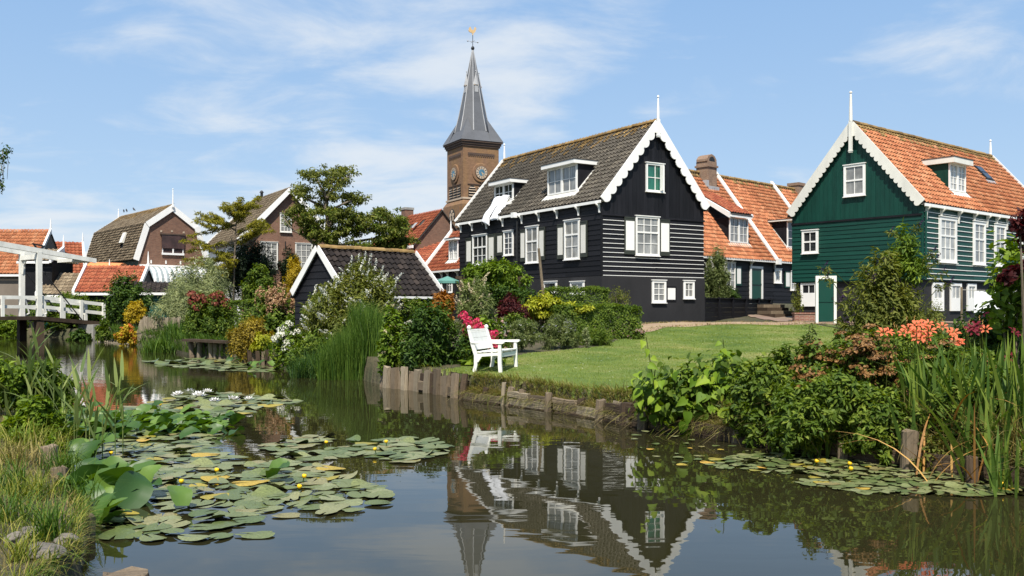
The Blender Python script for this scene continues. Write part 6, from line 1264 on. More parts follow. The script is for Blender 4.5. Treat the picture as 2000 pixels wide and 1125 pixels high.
def hedge(label, box, Y0, n, mk, leaf, depth, ends=(0, 0)):
    x0, y0, x1, y1 = box; a, c = at(x0, y1, Y0), at(x1, y0, Y0 + ends[1]); L = math.hypot(c.x - a.x, ends[1]); zt = c.z; zb = .4; h = zt - zb
    yaw = math.atan2(ends[1], c.x - a.x); r = empty('hedge', (a.x, a.y, gz1(a.x, a.y)), label, 'hedge'); bpy.context.view_layer.update()
    ar = np.array([L * h, L * depth, depth * h, depth * h, L * h * .4]); k = nr.choice(5, n, p=ar / ar.sum()); u, v, w = nr.uniform(0, 1, (3, n))
    X = np.where((k == 2), 0, np.where(k == 3, L, u * L)); Yl = np.where(k == 0, 0, np.where(k == 4, depth, v * depth)); Zl = np.where(k == 1, h, w * h)
    Nn = np.zeros((n, 3)); Nn[k == 0, 1] = -1; Nn[k == 4, 1] = 1; Nn[k == 1, 2] = 1; Nn[k == 2, 0] = -1; Nn[k == 3, 0] = 1
    bulge = .06 * np.sin(X * 4.1) * np.sin(Zl * 5.3 + Yl * 3) + .04 * np.sin(X * 9.3 + Zl * 7 + Yl * 8) - .10 * nr.uniform(0, 1, n) ** 2 - .10 * np.maximum(0, (np.abs(X / L - .5) * 2) ** 6) * (k != 0) - .08 * (Zl / h) ** 6 * (k != 1)
    P = np.column_stack([X, Yl, Zl]) + Nn * bulge[:, None]; cs_, sn = math.cos(yaw), math.sin(yaw); rot = np.array([[cs_, -sn, 0], [sn, cs_, 0], [0, 0, 1]])
    P = P @ rot.T + np.array([a.x, a.y, zb]); Nn = unit(Nn @ rot.T + np.array([0, 0, .35]) + nr.normal(0, .38, (n, 3))); D = unit(nr.normal(size=(n, 3)) + np.array([0, 0, -.1])); D = unit(D - .8 * (D * Nn).sum(1, keepdims=True) * Nn); s_ = nr.uniform(.65, 1.25, n)
    f = lobj('foliage', leaf_mesh('foliage', P, D, Nn, leaf[0] * s_, leaf[1] * s_, LM[mk], np.clip(.5 + nr.normal(0, .22, n) + bulge, 0, 1))); f['kind'] = 'stuff'; f.parent = r; f.matrix_parent_inverse = r.matrix_world.inverted()
    stems_of(r, a.x + (c.x - a.x) / 2, a.y + depth / 2, zb, [(a.x + (c.x - a.x) * t, a.y + depth / 2 + ends[1] * t, zb + h * .6) for t in (.1, .3, .5, .7, .9)], .03)
    return r, P, Nn
hedge('clipped dark hedge close against the black house wall', (1062, 562, 1192, 600), 33.6, 14000, 'leaf_mid', (.075, .045), 1.2)
h2, P, N = hedge('larger clipped hedge with purplish leaves at the lawn corner', (1085, 597, 1255, 672), 27.8, 22000, 'leaf_mid', (.075, .045), 1.7, (0, 1.3))
b, P, N = bush('aster_clump', 'grey green aster mound dusted with lilac flowers along the lawn', 'plant', (1045, 616, 1135, 680), 25.6, LM['leaf_grey'], 7000, (.09, .018), nb=6, droop=-.3, stem=0); put_flowers(b, 'blossom', F_('blossom', 'disc', .075, 'petal_lilac', 14), *pick(P, N, 90, .55, .1))
b, P, N = bush('daisy_clump', 'grey green mound with tiny white daisies nearest the bench', 'plant', (980, 620, 1062, 684), 24.8, LM['leaf_grey'], 6500, (.09, .018), nb=6, droop=-.3, stem=0); put_flowers(b, 'blossom', F_('blossom', 'disc', .065, 'petal_white', 14), *pick(P, N, 110, .35, .1))
b, P, N = bush('catmint_clump', 'low feathery green clump at the lawn edge before the big hedge', 'plant', (1110, 640, 1200, 678), 26.6, LM['leaf_mid'], 4200, (.09, .02), nb=7, droop=-.3, stem=0, dome=.3)
b, P, N = bush('silver_plant', 'slender silvery flower stalk standing among the lawn edge plants', 'plant', (1138, 632, 1152, 676), 25.6, LM['leaf_willow'], 350, (.10, .025), nb=2, stem=.012)
b, P, N = bush('green_mound', 'mid green mound behind the daisy clump', 'shrub', (965, 606, 1045, 650), 27.0, LM['leaf_mid'], 3000, (.08, .05), nb=6)
b, P, N = bush('sparse_shrub', 'airy grey shrub against the black house plinth', 'shrub', (1178, 556, 1238, 604), 33.0, LM['leaf_olive'], 900, (.08, .025), nb=5, stem=.02, droop=-.5)
b, P, N = bush('pink_rose', 'small rose with pink blooms at the hedge end by the lawn', 'shrub', (1226, 636, 1262, 668), 28.6, LM['leaf_mid'], 600, (.07, .045), nb=3, stem=.015); put_flowers(b, 'bloom', F_('bloom', 'ball', .11, 'petal_palepink', 24), *pick(P, N, 9, .2, .0))
# left of the reeds
b, P, N = bush('white_hydrangea', 'white mophead hydrangea beside the reed clump', 'shrub', (528, 622, 600, 705), 27.8, LM['leaf_fresh'], 3000, (.13, .08), nb=6); put_flowers(b, 'blossom', F_('blossom', 'ball', .24, 'petal_white', 46), *pick(P, N, 38, .15, .0))
b, P, N = bush('golden_shrub', 'golden brown spirea spilling over the stake wall', 'shrub', (440, 618, 545, 700), 31.4, LM['leaf_golden_brown'], 9000, (.10, .045), nb=8, dome=.4, z0=.15)
B2 = [tuple(at(x, y, 30.6)) + (.3, .3, .28) for x, y in ((515, 660), (528, 672), (505, 680))]; foliage(b, B2, 1500, (.10, .05), LM['leaf_lime'])
b, P, N = bush('plume_shrub', 'shrub topped with tan faded flower plumes beside the shed', 'shrub', (488, 566, 585, 660), 33.6, LM['leaf_mid'], 6000, (.12, .08), nb=8, dome=.35); put_flowers(b, 'blossom_plume', F_('blossom_plume', 'plume', .42, 'petal_tan', 60), *pick(P, N, 60, .45, -.1), up=.9, lean=.7)
b, P, N = bush('red_topped_shrub', 'dense green shrub with red flower clusters on top beside the landing', 'shrub', (362, 566, 462, 682), 37.0, LM['leaf_mid'], 11000, (.13, .06), nb=8, dome=.3, z0=.3); put_flowers(b, 'blossom', F_('blossom', 'ball', .32, 'petal_redbrown', 60), *pick(P, N, 60, .72, .0))
hedge('flat topped green hedge behind the plume shrub', (428, 588, 590, 650), 39.0, 14000, 'leaf_mid', (.11, .06), 1.4)
b, P, N = bush('grey_willow', 'big soft grey green willow shrub below the brick gambrel house', 'shrub', (304, 508, 464, 672), 43.0, LM['leaf_willow'], 30000, (.19, .030), nb=11, dome=.55, stem=.08, droop=-.1, z0=.4)
b, P, N = bush('yew_tree', 'nearly black yew in front of the brown brick house', 'tree', (418, 470, 555, 575), 49.0, LM['leaf_yew'], 15000, (.17, .05), nb=8, dome=.4, stem=.10)
b, P, N = bush('yew_tree', 'smaller black yew just beside the golden conifer', 'tree', (540, 478, 592, 560), 49.5, LM['leaf_yew'], 4500, (.17, .05), nb=4, dome=.5, stem=.08)
b, P, N = bush('green_bush', 'fresh green bush below the yew', 'shrub', (468, 518, 548, 600), 45.5, LM['leaf_mid'], 7500, (.15, .08), nb=7, stem=.05)
b, P, N = bush('golden_conifer', 'bright golden conifer beside the shed gable', 'tree', (546, 496, 612, 590), 42.0, LM['leaf_gold'], 6500, (.13, .04), nb=6, dome=.8, stem=.06, droop=-.2)
b, P, N = bush('dark_bank_shrub', 'dark green rose bush between bridge ramp and willow', 'shrub', (196, 534, 300, 640), 54.5, LM['leaf_dark'], 11000, (.18, .09), nb=9, dome=.4, stem=.06); put_flowers(b, 'bloom', F_('bloom', 'ball', .20, 'petal_palepink', 20), *pick(P, N, 14, .8, .1))
b, P, N = bush('yellow_shrub', 'small golden yellow shrub behind the paling fence', 'shrub', (242, 586, 290, 630), 52.0, LM['leaf_gold'], 3500, (.14, .07), nb=5)
b, P, N = bush('mixed_border', 'long tangled green border behind the bridge railing', 'shrub', (70, 572, 215, 650), 60.5, LM['leaf_mid'], 9000, (.2, .1), nb=12, dome=.15, rs=.25)
b, P, N = bush('bank_thicket', 'bright green thicket on the bank seen under the bridge deck', 'shrub', (-60, 612, 60, 672), 59.5, LM['leaf_fresh'], 7000, (.22, .08), nb=8, dome=.15, rs=.3, z0=.0)
b, P, N = bush('ivy_mound', 'ivy hanging over the bank beside the concrete abutment', 'climber', (128, 642, 182, 676), 54.2, LM['leaf_dark'], 2600, (.16, .12), nb=5, dome=.6, z0=0)
b, P, N = bush('nasturtium', 'orange and yellow flowering patch in front of the paling fence', 'plant', (222, 634, 280, 676), 46.2, LM['leaf_gold'], 2200, (.13, .08), nb=6, stem=0, z0=0.1); put_flowers(b, 'bloom', F_('bloom', 'ball', .17, 'petal_orange', 20), *pick(P, N, 40, .1, .0))
b, P, N = bush('fence_side_plant', 'dark leafy plant at the bridge end of the paling fence', 'plant', (186, 624, 216, 676), 51.3, LM['leaf_mid'], 2200, (.18, .06), nb=4, stem=0, z0=.1)
def reed_bed(name, label, box, Y, n, h, w, mk, dy=.8, lean=.12, droop=.2, z0=None, cat='reeds', grp=None):
    a, c = at(box[0], 605, Y), at(box[1], 605, Y); r = empty(name, ((a.x + c.x) / 2, Y, 0), label, cat, grp); bpy.context.view_layer.update()
    x = nr.uniform(a.x, c.x, n); y = Y + nr.uniform(-dy, dy, n); z = np.maximum(gz(x, y), -.1) if z0 is None else np.full(n, z0); P = np.column_stack([x, y, z])
    u = np.abs((x - (a.x + c.x) / 2) / ((c.x - a.x) / 2)); H = nr.uniform(.55, 1, n) * h * (1 - .35 * u ** 2); blade_field('blade', P, H, nr.uniform(.6, 1, n) * w, LM[mk], lean, droop, r, segs=5); return r
reed_bed('reed_clump', 'tall dense rush clump standing in the water before the butterfly bush', (632, 752), 24.3, 4200, 1.72, .017, 'blade_green', .8, .10, .16)
reed_bed('sedge_clump', 'lower arching sedge at the water beside the tall rushes', (580, 655), 25.0, 1500, 1.05, .018, 'blade_iris', .8, .28, .5)
reed_bed('bank_iris', 'leafy iris bed at the waterline below the willow', (296, 372), 40.0, 800, .95, .05, 'blade_green', 1.5, .18, .25)
b, P, N = bush('waterside_shrub', 'dark undergrowth behind the tall rushes on the bank', 'shrub', (560, 640, 750, 730), 26.3, LM['leaf_mid'], 7000, (.12, .05), nb=10, dome=.2, rs=.3, z0=0)
b, P, N = bush('rush_edge_plant', 'pale green creeping plant at the foot of the tall rushes', 'plant', (615, 722, 660, 752), 24.0, LM['leaf_fresh'], 700, (.12, .04), nb=5, stem=0, z0=-.02, dome=.4)
# by the row and the green house
b, P, N = bush('white_spike_shrub', 'grey leaved shrub with white spikes at the row house corner', 'shrub', (1366, 478, 1432, 590), 43.2, LM['leaf_grey'], 8500, (.16, .04), nb=6, dome=.5, droop=-.1, stem=.05); put_flowers(b, 'blossom_spike', F_('blossom_spike', 'spike', .34, 'petal_white', 26), *pick(P, N, 30, .5, -.1), up=.8)
b, P, N = bush('box_ball', 'clipped box ball behind the black fence', 'shrub', (1417, 560, 1449, 592), 46.0, LM['leaf_dark'], 3500, (.06, .04), blobs=[tuple(at(1433, 575, 46)) + (.4, .4, .38)], clump=.5)
b, P, N = bush('potted_shrub', 'small pale flowering shrub at the corner of the green house', 'shrub', (1543, 556, 1572, 612), 39.6, LM['leaf_olive'], 900, (.08, .05), nb=4, stem=.02)
b, P, N = bush('ground_cover', 'low planting on top of the black fence bank', 'plant', (1372, 570, 1420, 590), 45.0, LM['leaf_mid'], 1200, (.1, .06), nb=5, stem=0)
b, P, N = bush('dark_buddleia', 'butterfly bush with dark spent spikes in front of the green house', 'shrub', (1628, 490, 1805, 690), 17.2, LM['leaf_olive'], 9000, (.13, .04), nb=10, dome=.55, stem=.025, droop=.5)
B2 = [tuple(at(x, y, 17.1)) + (.22, .25, .34) for x, y in ((1765, 500), (1775, 470), (1745, 520), (1790, 520))]; foliage(b, B2, 1600, (.12, .035), LM['leaf_fresh'], .4, .5)
put_flowers(b, 'spent_blossom', F_('spent_blossom', 'spike', .20, 'petal_purple', 40), *pick(P, N, 34, .45, -.1), up=.6, lean=.9)
am = MB(); tips = []
for (x0, y0, x1, y1) in ((1790, 560, 1826, 512), (1785, 590, 1838, 535), (1795, 530, 1818, 498), (1660, 560, 1606, 528), (1650, 590, 1612, 545), (1770, 480, 1738, 455), (1780, 480, 1792, 446), (1670, 600, 1636, 595), (1800, 600, 1850, 560)):
    a, c = at(x0, y0, 17), at(x1, y1, 16.8); m = a.lerp(c, .55) + Vector((0, 0, .10)); am.tube([a, m, c], [.008, .006, .004], 5); tips.append(c); tips.append(a.lerp(c, .75) + Vector((0, 0, .05)))
o = am.obj('arching_stem', LM['leaf_olive']); o.parent = b; o.matrix_parent_inverse = b.matrix_world.inverted()
foliage(b, [(t.x, t.y, t.z, .09, .09, .07) for t in tips], 420, (.09, .025), LM['leaf_olive'], .5, .8, name='tip_leaves'); put_flowers(b, 'spent_blossom', F_('spent_blossom', 'spike', .17, 'petal_purple', 40), np.array([tuple(t) for t in tips[::2]]), np.tile([.3, -.2, .5], (len(tips) // 2, 1)), lean=1.0)
b, P, N = bush('round_hedge', 'pale olive rounded hedge mound beside the butterfly bush', 'hedge', (1735, 582, 1862, 680), 22.5, LM['leaf_olive'], 9000, (.055, .03), nb=6, dome=.75, rs=.5, clump=.5)
b, P, N = bush('border_shrub', 'dark green border shrub behind the orange daylilies', 'shrub', (1830, 590, 2040, 690), 15.5, LM['leaf_dark'], 6000, (.10, .05), nb=9, dome=.25, z0=.4); put_flowers(b, 'bloom', F_('bloom', 'ball', .13, 'petal_pink', 30), np.array([tuple(at(x, y, 14.8)) for x, y in ((1932, 616), (1938, 621), (1990, 630), (1975, 640))]), np.tile([0, -.5, .6], (4, 1)))
b, P, N = bush('broad_leaf_shrub', 'loose broad leaved shrub at the end of the green house', 'shrub', (1925, 462, 2050, 640), 14.6, LM['leaf_fresh'], 800, (.16, .09), nb=8, dome=.3, tmpl=LEAF6, stem=.025, clump=.5)
b, P, N = bush('red_leaf_tree', 'dark red leaved plum branches hanging in front of the green boards', 'tree', (1968, 405, 2060, 475), 13.6, LM['leaf_red'], 700, (.10, .06), nb=5, tmpl=LEAF6, stem=.03, dome=.3, z0=at(0, 475, 13.6).z, clump=.5); B2 = [tuple(at(x, y, 13.6)) + (.16, .2, .10) for x, y in ((1985, 530), (2010, 520), (1975, 540), (2030, 540))]; foliage(b, B2, 500, (.09, .06), LM['leaf_red'], tmpl=LEAF6)
for px0, px1, Y, y0, lab in ((2060, 2260, 13.5, 560, 'bushy green shrub at the far end of the bank past the red leaved plum'), (2200, 2500, 18.0, 520, 'tall loose shrub on the rough turf past the washing line')):
    bush('border_shrub', lab, 'shrub', (px0, y0, px1, 720), Y, LM['leaf_mid'], 5000, (.10, .05), nb=8, dome=.3, z0=.3)
# sedum and wild edge
b, P, N = bush('sedum_bed', 'bed of rusty brown flat flower heads along the bank top', 'plant', (1535, 650, 1790, 810), 12.4, LM['leaf_mid'], 8000, (.09, .045), nb=10, dome=.2, rs=.3, z0=.35, stem=.008); put_flowers(b, 'blossom', F_('blossom', 'disc', .20, 'petal_brown', 60), *pick(P, N, 210, .35, .1), up=1.0, lean=.3)
b, P, N = bush('sedum_bed', 'second patch of rusty brown flower heads between the iris blades', 'plant', (1750, 672, 1975, 860), 11.6, LM['leaf_mid'], 8000, (.09, .045), nb=9, dome=.2, rs=.3, z0=.35, stem=.008); put_flowers(b, 'blossom', F_('blossom', 'disc', .18, 'petal_brown', 60), *pick(P, N, 90, .40, .1), up=1.0, lean=.3)
b, P, N = bush('nettle_bank', 'rank green nettles leaning over the water below the sedum', 'plant', (1500, 728, 1760, 915), 11.3, LM['leaf_mid'], 16000, (.088, .036), nb=13, dome=.25, rs=.3, z0=.05, stem=.006, droop=.5, tmpl=LEAF6)
b, P, N = bush('tall_weed', 'tall slender weed standing above the sedum in front of the terrace', 'plant', (1560, 618, 1612, 730), 12.6, LM['leaf_grey'], 800, (.10, .03), nb=4, dome=.9, stem=.008, z0=.6, tmpl=LEAF6)
b, P, N = bush('bank_creeper', 'pale green creeper tumbling over the stake below the irises', 'plant', (1765, 845, 1880, 900), 10.35, LM['leaf_olive'], 1100, (.06, .03), nb=7, stem=0, z0=.0, dome=.5)
# filling growth of the near right bank
b, P, N = bush('bank_herb', 'lush herb growth filling the bank between knotweed and nettles', 'plant', (1430, 700, 1560, 880), 12.3, LM['leaf_mid'], 6500, (.10, .045), nb=8, dome=.2, rs=.3, z0=.05, stem=.006, droop=.5, tmpl=LEAF6)
b, P, N = bush('bank_herb', 'leafy growth hanging over the planks between the stake and the nettles', 'plant', (1640, 770, 1790, 905), 10.9, LM['leaf_mid'], 6500, (.08, .034), nb=8, dome=.3, rs=.3, z0=.03, stem=.006, droop=.5, tmpl=LEAF6)
b, P, N = bush('bank_herb', 'dark leafy undergrowth at the feet of the iris clumps', 'plant', (1790, 720, 2040, 915), 10.6, LM['leaf_mid'], 11000, (.09, .035), nb=11, dome=.2, rs=.28, z0=.08, stem=.006, droop=.4)
b, P, N = bush('bank_herb', 'grey green foliage between knotweed and sedum along the lawn edge', 'plant', (1470, 668, 1600, 760), 13.4, LM['leaf_mid'], 4200, (.09, .04), nb=7, dome=.3, rs=.32, z0=.35, stem=.006)
b, P, N = bush('garden_herb', 'deep green leafy border at the foot of the butterfly bush', 'plant', (1620, 640, 1900, 720), 15.0, LM['leaf_mid'], 8000, (.10, .05), nb=11, dome=.2, rs=.3, z0=.45, stem=.008)
# knotweed with large single leaves
kw = empty('knotweed', (2.6, 13.9, .4), 'sprawling shrub with large heart shaped leaves overhanging the water', 'shrub'); bpy.context.view_layer.update()
B = pbox((1236, 690, 1535, 830), 13.5, .4, 12, .25, .30, z0=.12); foliage(kw, B, 1500, (.13, .085), LM['leaf_mid'], .7, .5, tmpl=LEAF6, name='small_leaves')
big = leafmat('knotweed_leaf', (.055, .115, .012), (.105, .19, .020), (.19, .28, .035), obj_random=True)
bl = []
for v in range(4):
    T = np.array([(0, 0, 0), (-.06, -.24, .02), (.10, -.46, .05), (.40, -.42, .06), (.72, -.22, .0), (1, 0, -.16), (.72, .22, .0), (.40, .42, .06), (.10, .46, .05), (-.06, .24, .02), (.38, 0, -.02), (.72, 0, -.07)]); T[:, 2] *= .6 + .4 * v
    bl.append(MB().add([tuple(t * np.array([.22, .22 * .82, .22])) for t in T], [(0, 1, 2, 10), (10, 2, 3), (10, 3, 4, 11), (11, 4, 5), (0, 10, 8, 9), (10, 7, 8), (10, 11, 6, 7), (11, 5, 6)]).mesh('leaf', big, True))
P, N, _ = crown(B, 900, .45); i = nr.permutation(np.nonzero((N[:, 1] < .5))[0])[:275]
P = P[i]; N = unit(N[i] + np.array([0, -.35, .55]))
for (x0, y0, x1, y1, k) in ((1285, 800, 1262, 658, 9), (1420, 740, 1412, 662, 6), (1360, 790, 1440, 800, 6)):
    for j in range(k): t = (j + .5) / k; c = at(x0 + (x1 - x0) * t, y0 + (y1 - y0) * t, 13.1); P = np.vstack([P, [(c.x + rnd.uniform(-.07, .07), c.y, c.z)]]); N = np.vstack([N, [(rnd.uniform(-.6, .6), -.7, .4)]])
for p, n in zip(P, N):
    d = Vector((rnd.gauss(0, .6), rnd.gauss(-.35, .4), -.75 + rnd.gauss(0, .25))); n = Vector(n).normalized(); d = (d - n * d.dot(n)).normalized(); s = n.cross(d); sc_ = rnd.uniform(.5, .95) * (.72 if p[1] == np.float64(at(0, 0, 13.1).y) else 1)
    o = lobj('leaf', bl[rnd.randrange(4)]); o.parent = kw; M = Matrix(((d.x, s.x, n.x, p[0]), (d.y, s.y, n.y, p[1]), (d.z, s.z, n.z, p[2]), (0, 0, 0, 1))); o.matrix_local = kw.matrix_world.inverted() @ M @ Matrix.Scale(sc_, 4)
stm = MB()
for b_ in B[::2]: stm.tube([(b_[0] * .6 + 2.6 * .4, 14.1, .3), (b_[0], b_[1] + .1, b_[2] + .1), (b_[0] + rnd.uniform(-.1, .1), b_[1] - .1, b_[2] + b_[5])], [.014, .011, .006], 5)
for (x0, y0, x1, y1) in ((1285, 800, 1262, 658), (1420, 740, 1412, 662)): stm.tube([at(x0, y0, 13.15), at(x1, y1, 13.12)], [.010, .005], 5)
o = stm.obj('stem', LM['leaf_olive']); o.parent = kw; o.matrix_parent_inverse = kw.matrix_world.inverted()
# iris and daylily blades, each a leaf of its own
IB = leafmat('iris_blade', (.030, .075, .018), (.070, .125, .028), (.14, .20, .045), obj_random=True)
def blade_meshes(name, mat_, k, h, w, lean, droop):
    out = []
    for i in range(k):
        V, F, _ = blades_np(np.zeros((1, 3)), np.array([h]), np.array([w]), np.array([0.0]), np.array([lean * (i + .3) / k]), np.array([droop * (i / k) ** 1.5]), 7)
        V = V.reshape(-1, 2, 3); ctr = V.mean(1, keepdims=True); V = ctr + (V - ctr)[:, :, [0, 1, 2]]; out.append(np_mesh(name, V.reshape(-1, 3), F, mat_, smooth=True))
    return out
bmi = blade_meshes('blade', IB, 7, 1.0, .044, .55, .5)
def iris(label, spots, n, h, Y, dy, group='iris clumps on the bank', sc_w=1.0, cat='plant', name='iris_clump'):
    c = at((spots[0] + spots[1]) / 2, 605, Y); r = empty(name, (c.x, c.y, .2), label, cat, group); bpy.context.view_layer.update()
    for i in range(n):
        p = at(rnd.uniform(*spots), 605, Y + rnd.uniform(-dy, dy)); z = max(gz1(p.x, p.y), -.05); hh = rnd.uniform(.6, 1.05) * h; o = lobj('blade', bmi[min(6, int(abs(rnd.gauss(0, 3.0))))]); o.parent = r
        o.matrix_local = r.matrix_world.inverted() @ (Matrix.Translation((p.x, p.y, z)) @ Matrix.Rotation(rnd.uniform(0, 6.3), 4, 'Z') @ Matrix.Diagonal((hh, rnd.uniform(.8, 1.4) * hh ** .5 * sc_w, hh, 1)))
iris('sword leaved iris clump in front of the orange daylilies', (1770, 1880), 150, 1.0, 10.9, .55); iris('tallest iris clump beyond the daylilies at the picture edge', (1880, 2030), 190, 1.15, 10.3, .65)
iris('iris clump with yellow green bases rooted in the lily pads', (1575, 1660), 42, .85, 11.3, .25); iris('iris clump leaning over the water at the far corner', (1935, 2060), 60, .8, 9.2, .4)
DB = leafmat('dead_blade', (.16, .085, .03), (.28, .16, .06), (.40, .27, .12), obj_random=True, trans=.1); dbm = blade_meshes('dead_blade', DB, 5, 1.0, .026, .9, 1.3)
wd = empty('withered_iris', tuple(at(1930, 605, 9.7).xy) + (.2,), 'withered brown blades drooping among the iris clumps', 'plant'); bpy.context.view_layer.update()
for i in range(34):
    p = at(rnd.uniform(1770, 2010), 605, 9.8 + rnd.uniform(-.5, .9)); o = lobj('dead_blade', dbm[rnd.randrange(5)]); o.parent = wd; hh = rnd.uniform(.45, .95)
    o.matrix_local = wd.matrix_world.inverted() @ (Matrix.Translation((p.x, p.y, max(gz1(p.x, p.y), 0))) @ Matrix.Rotation(rnd.uniform(0, 6.3), 4, 'Z') @ Matrix.Diagonal((hh, 1, hh, 1)))
# daylilies
dl = empty('daylily', tuple(at(1830, 680, 12.2).xy) + (.4,), 'orange daylilies in full bloom behind the iris blades', 'flower'); bpy.context.view_layer.update(); lme = [lily_mesh('bloom', s, LM['petal_orange']) for s in (.085, .10)]
dst = MB()
for x, y in ((1725, 652), (1735, 650), (1765, 652), (1778, 657), (1790, 638), (1800, 636), (1812, 634), (1790, 650), (1800, 655), (1808, 662), (1802, 668), (1786, 655), (1855, 654), (1862, 652), (1868, 670), (1875, 672), (1858, 674), (1840, 640), (1772, 645), (1925, 645), (1815, 648), (1795, 664)):
    c = at(x, y, 11.9 + rnd.uniform(-.3, .3)); M = Matrix.Translation(c) @ Vector((rnd.gauss(0, .5), -.6, .7)).to_track_quat('Z', 'Y').to_matrix().to_4x4() @ Matrix.Rotation(rnd.random() * 6, 4, 'Z')
    o = lobj('bloom', lme[rnd.randrange(2)]); o.parent = dl; o.matrix_local = dl.matrix_world.inverted() @ M; dst.tube([(c.x + rnd.uniform(-.1, .1), c.y + .1, .4), c], [.006, .004], 5)
bud = cluster_mesh('bud', 'spike', .10, LM['petal_bud'], 14)
for x, y in ((1748, 645), (1755, 650), (1772, 634), (1814, 645), (1840, 648), (1848, 636), (1888, 648), (1890, 655), (1913, 632), (1918, 640), (1892, 640), (1784, 632), (1835, 636)):
    c = at(x, y, 11.9); o = lobj('bud', bud); o.parent = dl; o.matrix_local = dl.matrix_world.inverted() @ (Matrix.Translation(c) @ Matrix.Rotation(rnd.uniform(-.6, .3), 4, 'Y')); dst.tube([(c.x + rnd.uniform(-.1, .1), c.y + .1, .4), c], [.006, .004], 5)
o = dst.obj('stalk', LM['leaf_olive']); o.parent = dl; o.matrix_parent_inverse = dl.matrix_world.inverted()
dr_ = empty('daylily', tuple(at(1900, 680, 11.6).xy) + (.4,), 'wine red daylilies beside the orange ones', 'flower'); bpy.context.view_layer.update(); wl_ = lily_mesh('bloom', .10, leafmat('petal_wine', (.08, .006, .012), (.16, .012, .022), (.22, .03, .04)))
dst = MB()
for x, y in ((1898, 644), (1906, 640), (1902, 650), (1980, 652), (1972, 700)):
    c = at(x, y, 11.5); o = lobj('bloom', wl_); o.parent = dr_; o.matrix_local = dr_.matrix_world.inverted() @ (Matrix.Translation(c) @ Vector((rnd.gauss(0, .4), -.6, .7)).to_track_quat('Z', 'Y').to_matrix().to_4x4()); dst.tube([(c.x, c.y + .1, .4), c], [.006, .004], 5)
o = dst.obj('stalk', LM['leaf_olive']); o.parent = dr_; o.matrix_parent_inverse = dr_.matrix_world.inverted()

# --- trees
def limbs(parent, paths, name, mat_=None):
    mb = MB()
    for pts, r0, r1 in paths: mb.tube(pts, list(np.linspace(r0, r1, len(pts))), 8)
    o = mb.obj(name, mat_ or BARK, smooth=True); o.parent = parent; o.matrix_parent_inverse = parent.matrix_world.inverted(); return o
zx = lambda x, y, Y: at(400 + x / 3.516, 320 + y / 3.516, Y)
tt = empty('tall_tree', tuple(zx(850, 600, 50).xy) + (.6,), 'tall open tree with cloud like leaf clumps before the church', 'tree'); bpy.context.view_layer.update()
base = zx(850, 600, 50); base.z = .6
limbs(tt, [([base, zx(845, 470, 50), zx(850, 380, 50), zx(832, 290, 50), zx(838, 230, 50)], .22, .10)], 'trunk')
br_ = [[(838, 230), (800, 170), (770, 110), (740, 70)], [(838, 240), (850, 180), (880, 120), (900, 60)], [(838, 235), (900, 150), (960, 100), (1010, 80)], [(834, 300), (760, 270), (700, 240), (650, 190)], [(845, 380), (900, 300), (960, 270), (1060, 230)], [(850, 430), (900, 370), (930, 320)],
       [(850, 560), (950, 470), (1050, 420), (1150, 350), (1220, 330)], [(900, 575), (1000, 540), (1150, 515), (1300, 500), (1380, 470)], [(850, 560), (740, 440), (660, 400), (610, 340)], [(800, 590), (680, 490), (610, 460), (540, 370)]]
limbs(tt, [([zx(x, y, 50 + rnd.uniform(-.8, .8)) for x, y in p], .10, .025) for p in br_], 'limb')
TB = []
for x0, y0, x1, y1, k in ((690, 40, 860, 110, 4), (830, 28, 1030, 100, 5), (880, 100, 1010, 160, 3), (800, 110, 870, 160, 2), (610, 150, 730, 240, 4), (930, 205, 1105, 275, 5), (740, 280, 830, 345, 3), (800, 190, 920, 250, 3), (850, 300, 1000, 400, 6), (1010, 320, 1140, 400, 4), (1140, 300, 1275, 380, 5), (590, 280, 680, 350, 3), (620, 340, 770, 430, 5), (660, 420, 800, 520, 5), (780, 470, 950, 575, 6), (1000, 390, 1200, 470, 5), (1170, 400, 1420, 520, 9), (1250, 500, 1420, 590, 6), (1290, 360, 1370, 420, 3), (900, 400, 1030, 500, 4), (1180, 520, 1280, 600, 3), (960, 540, 1150, 600, 4)):
    for i in range(int(k * 5)): p = zx(rnd.gauss((x0 + x1) / 2, (x1 - x0) * .30), rnd.gauss((y0 + y1) / 2, (y1 - y0) * .30), 50 + rnd.gauss(0, .7)); s = rnd.uniform(.13, .34); TB.append((p.x, p.y, p.z, s * 1.15, s, s * .62))
o, P, N = foliage(tt, TB, 24000, (.15, .085), LM['leaf_olive'], .45, .85, var=.30); P2, N2 = TB, None
foliage(tt, [b_ for b_ in TB if b_[2] < zx(0, 300, 50).z], 6000, (.16, .09), LM['leaf_mid'], .3, .45, name='inner_foliage')
lt = empty('feathery_tree', tuple(at(455, 560, 47).xy) + (.6,), 'feathery yellow green tree with tiered sprays before the brown brick house', 'tree'); bpy.context.view_layer.update(); base = at(455, 600, 47); base.z = .6
limbs(lt, [([base, at(458, 500, 47), at(462, 420, 47)], .07, .02)], 'trunk'); LBp = []; pth = []
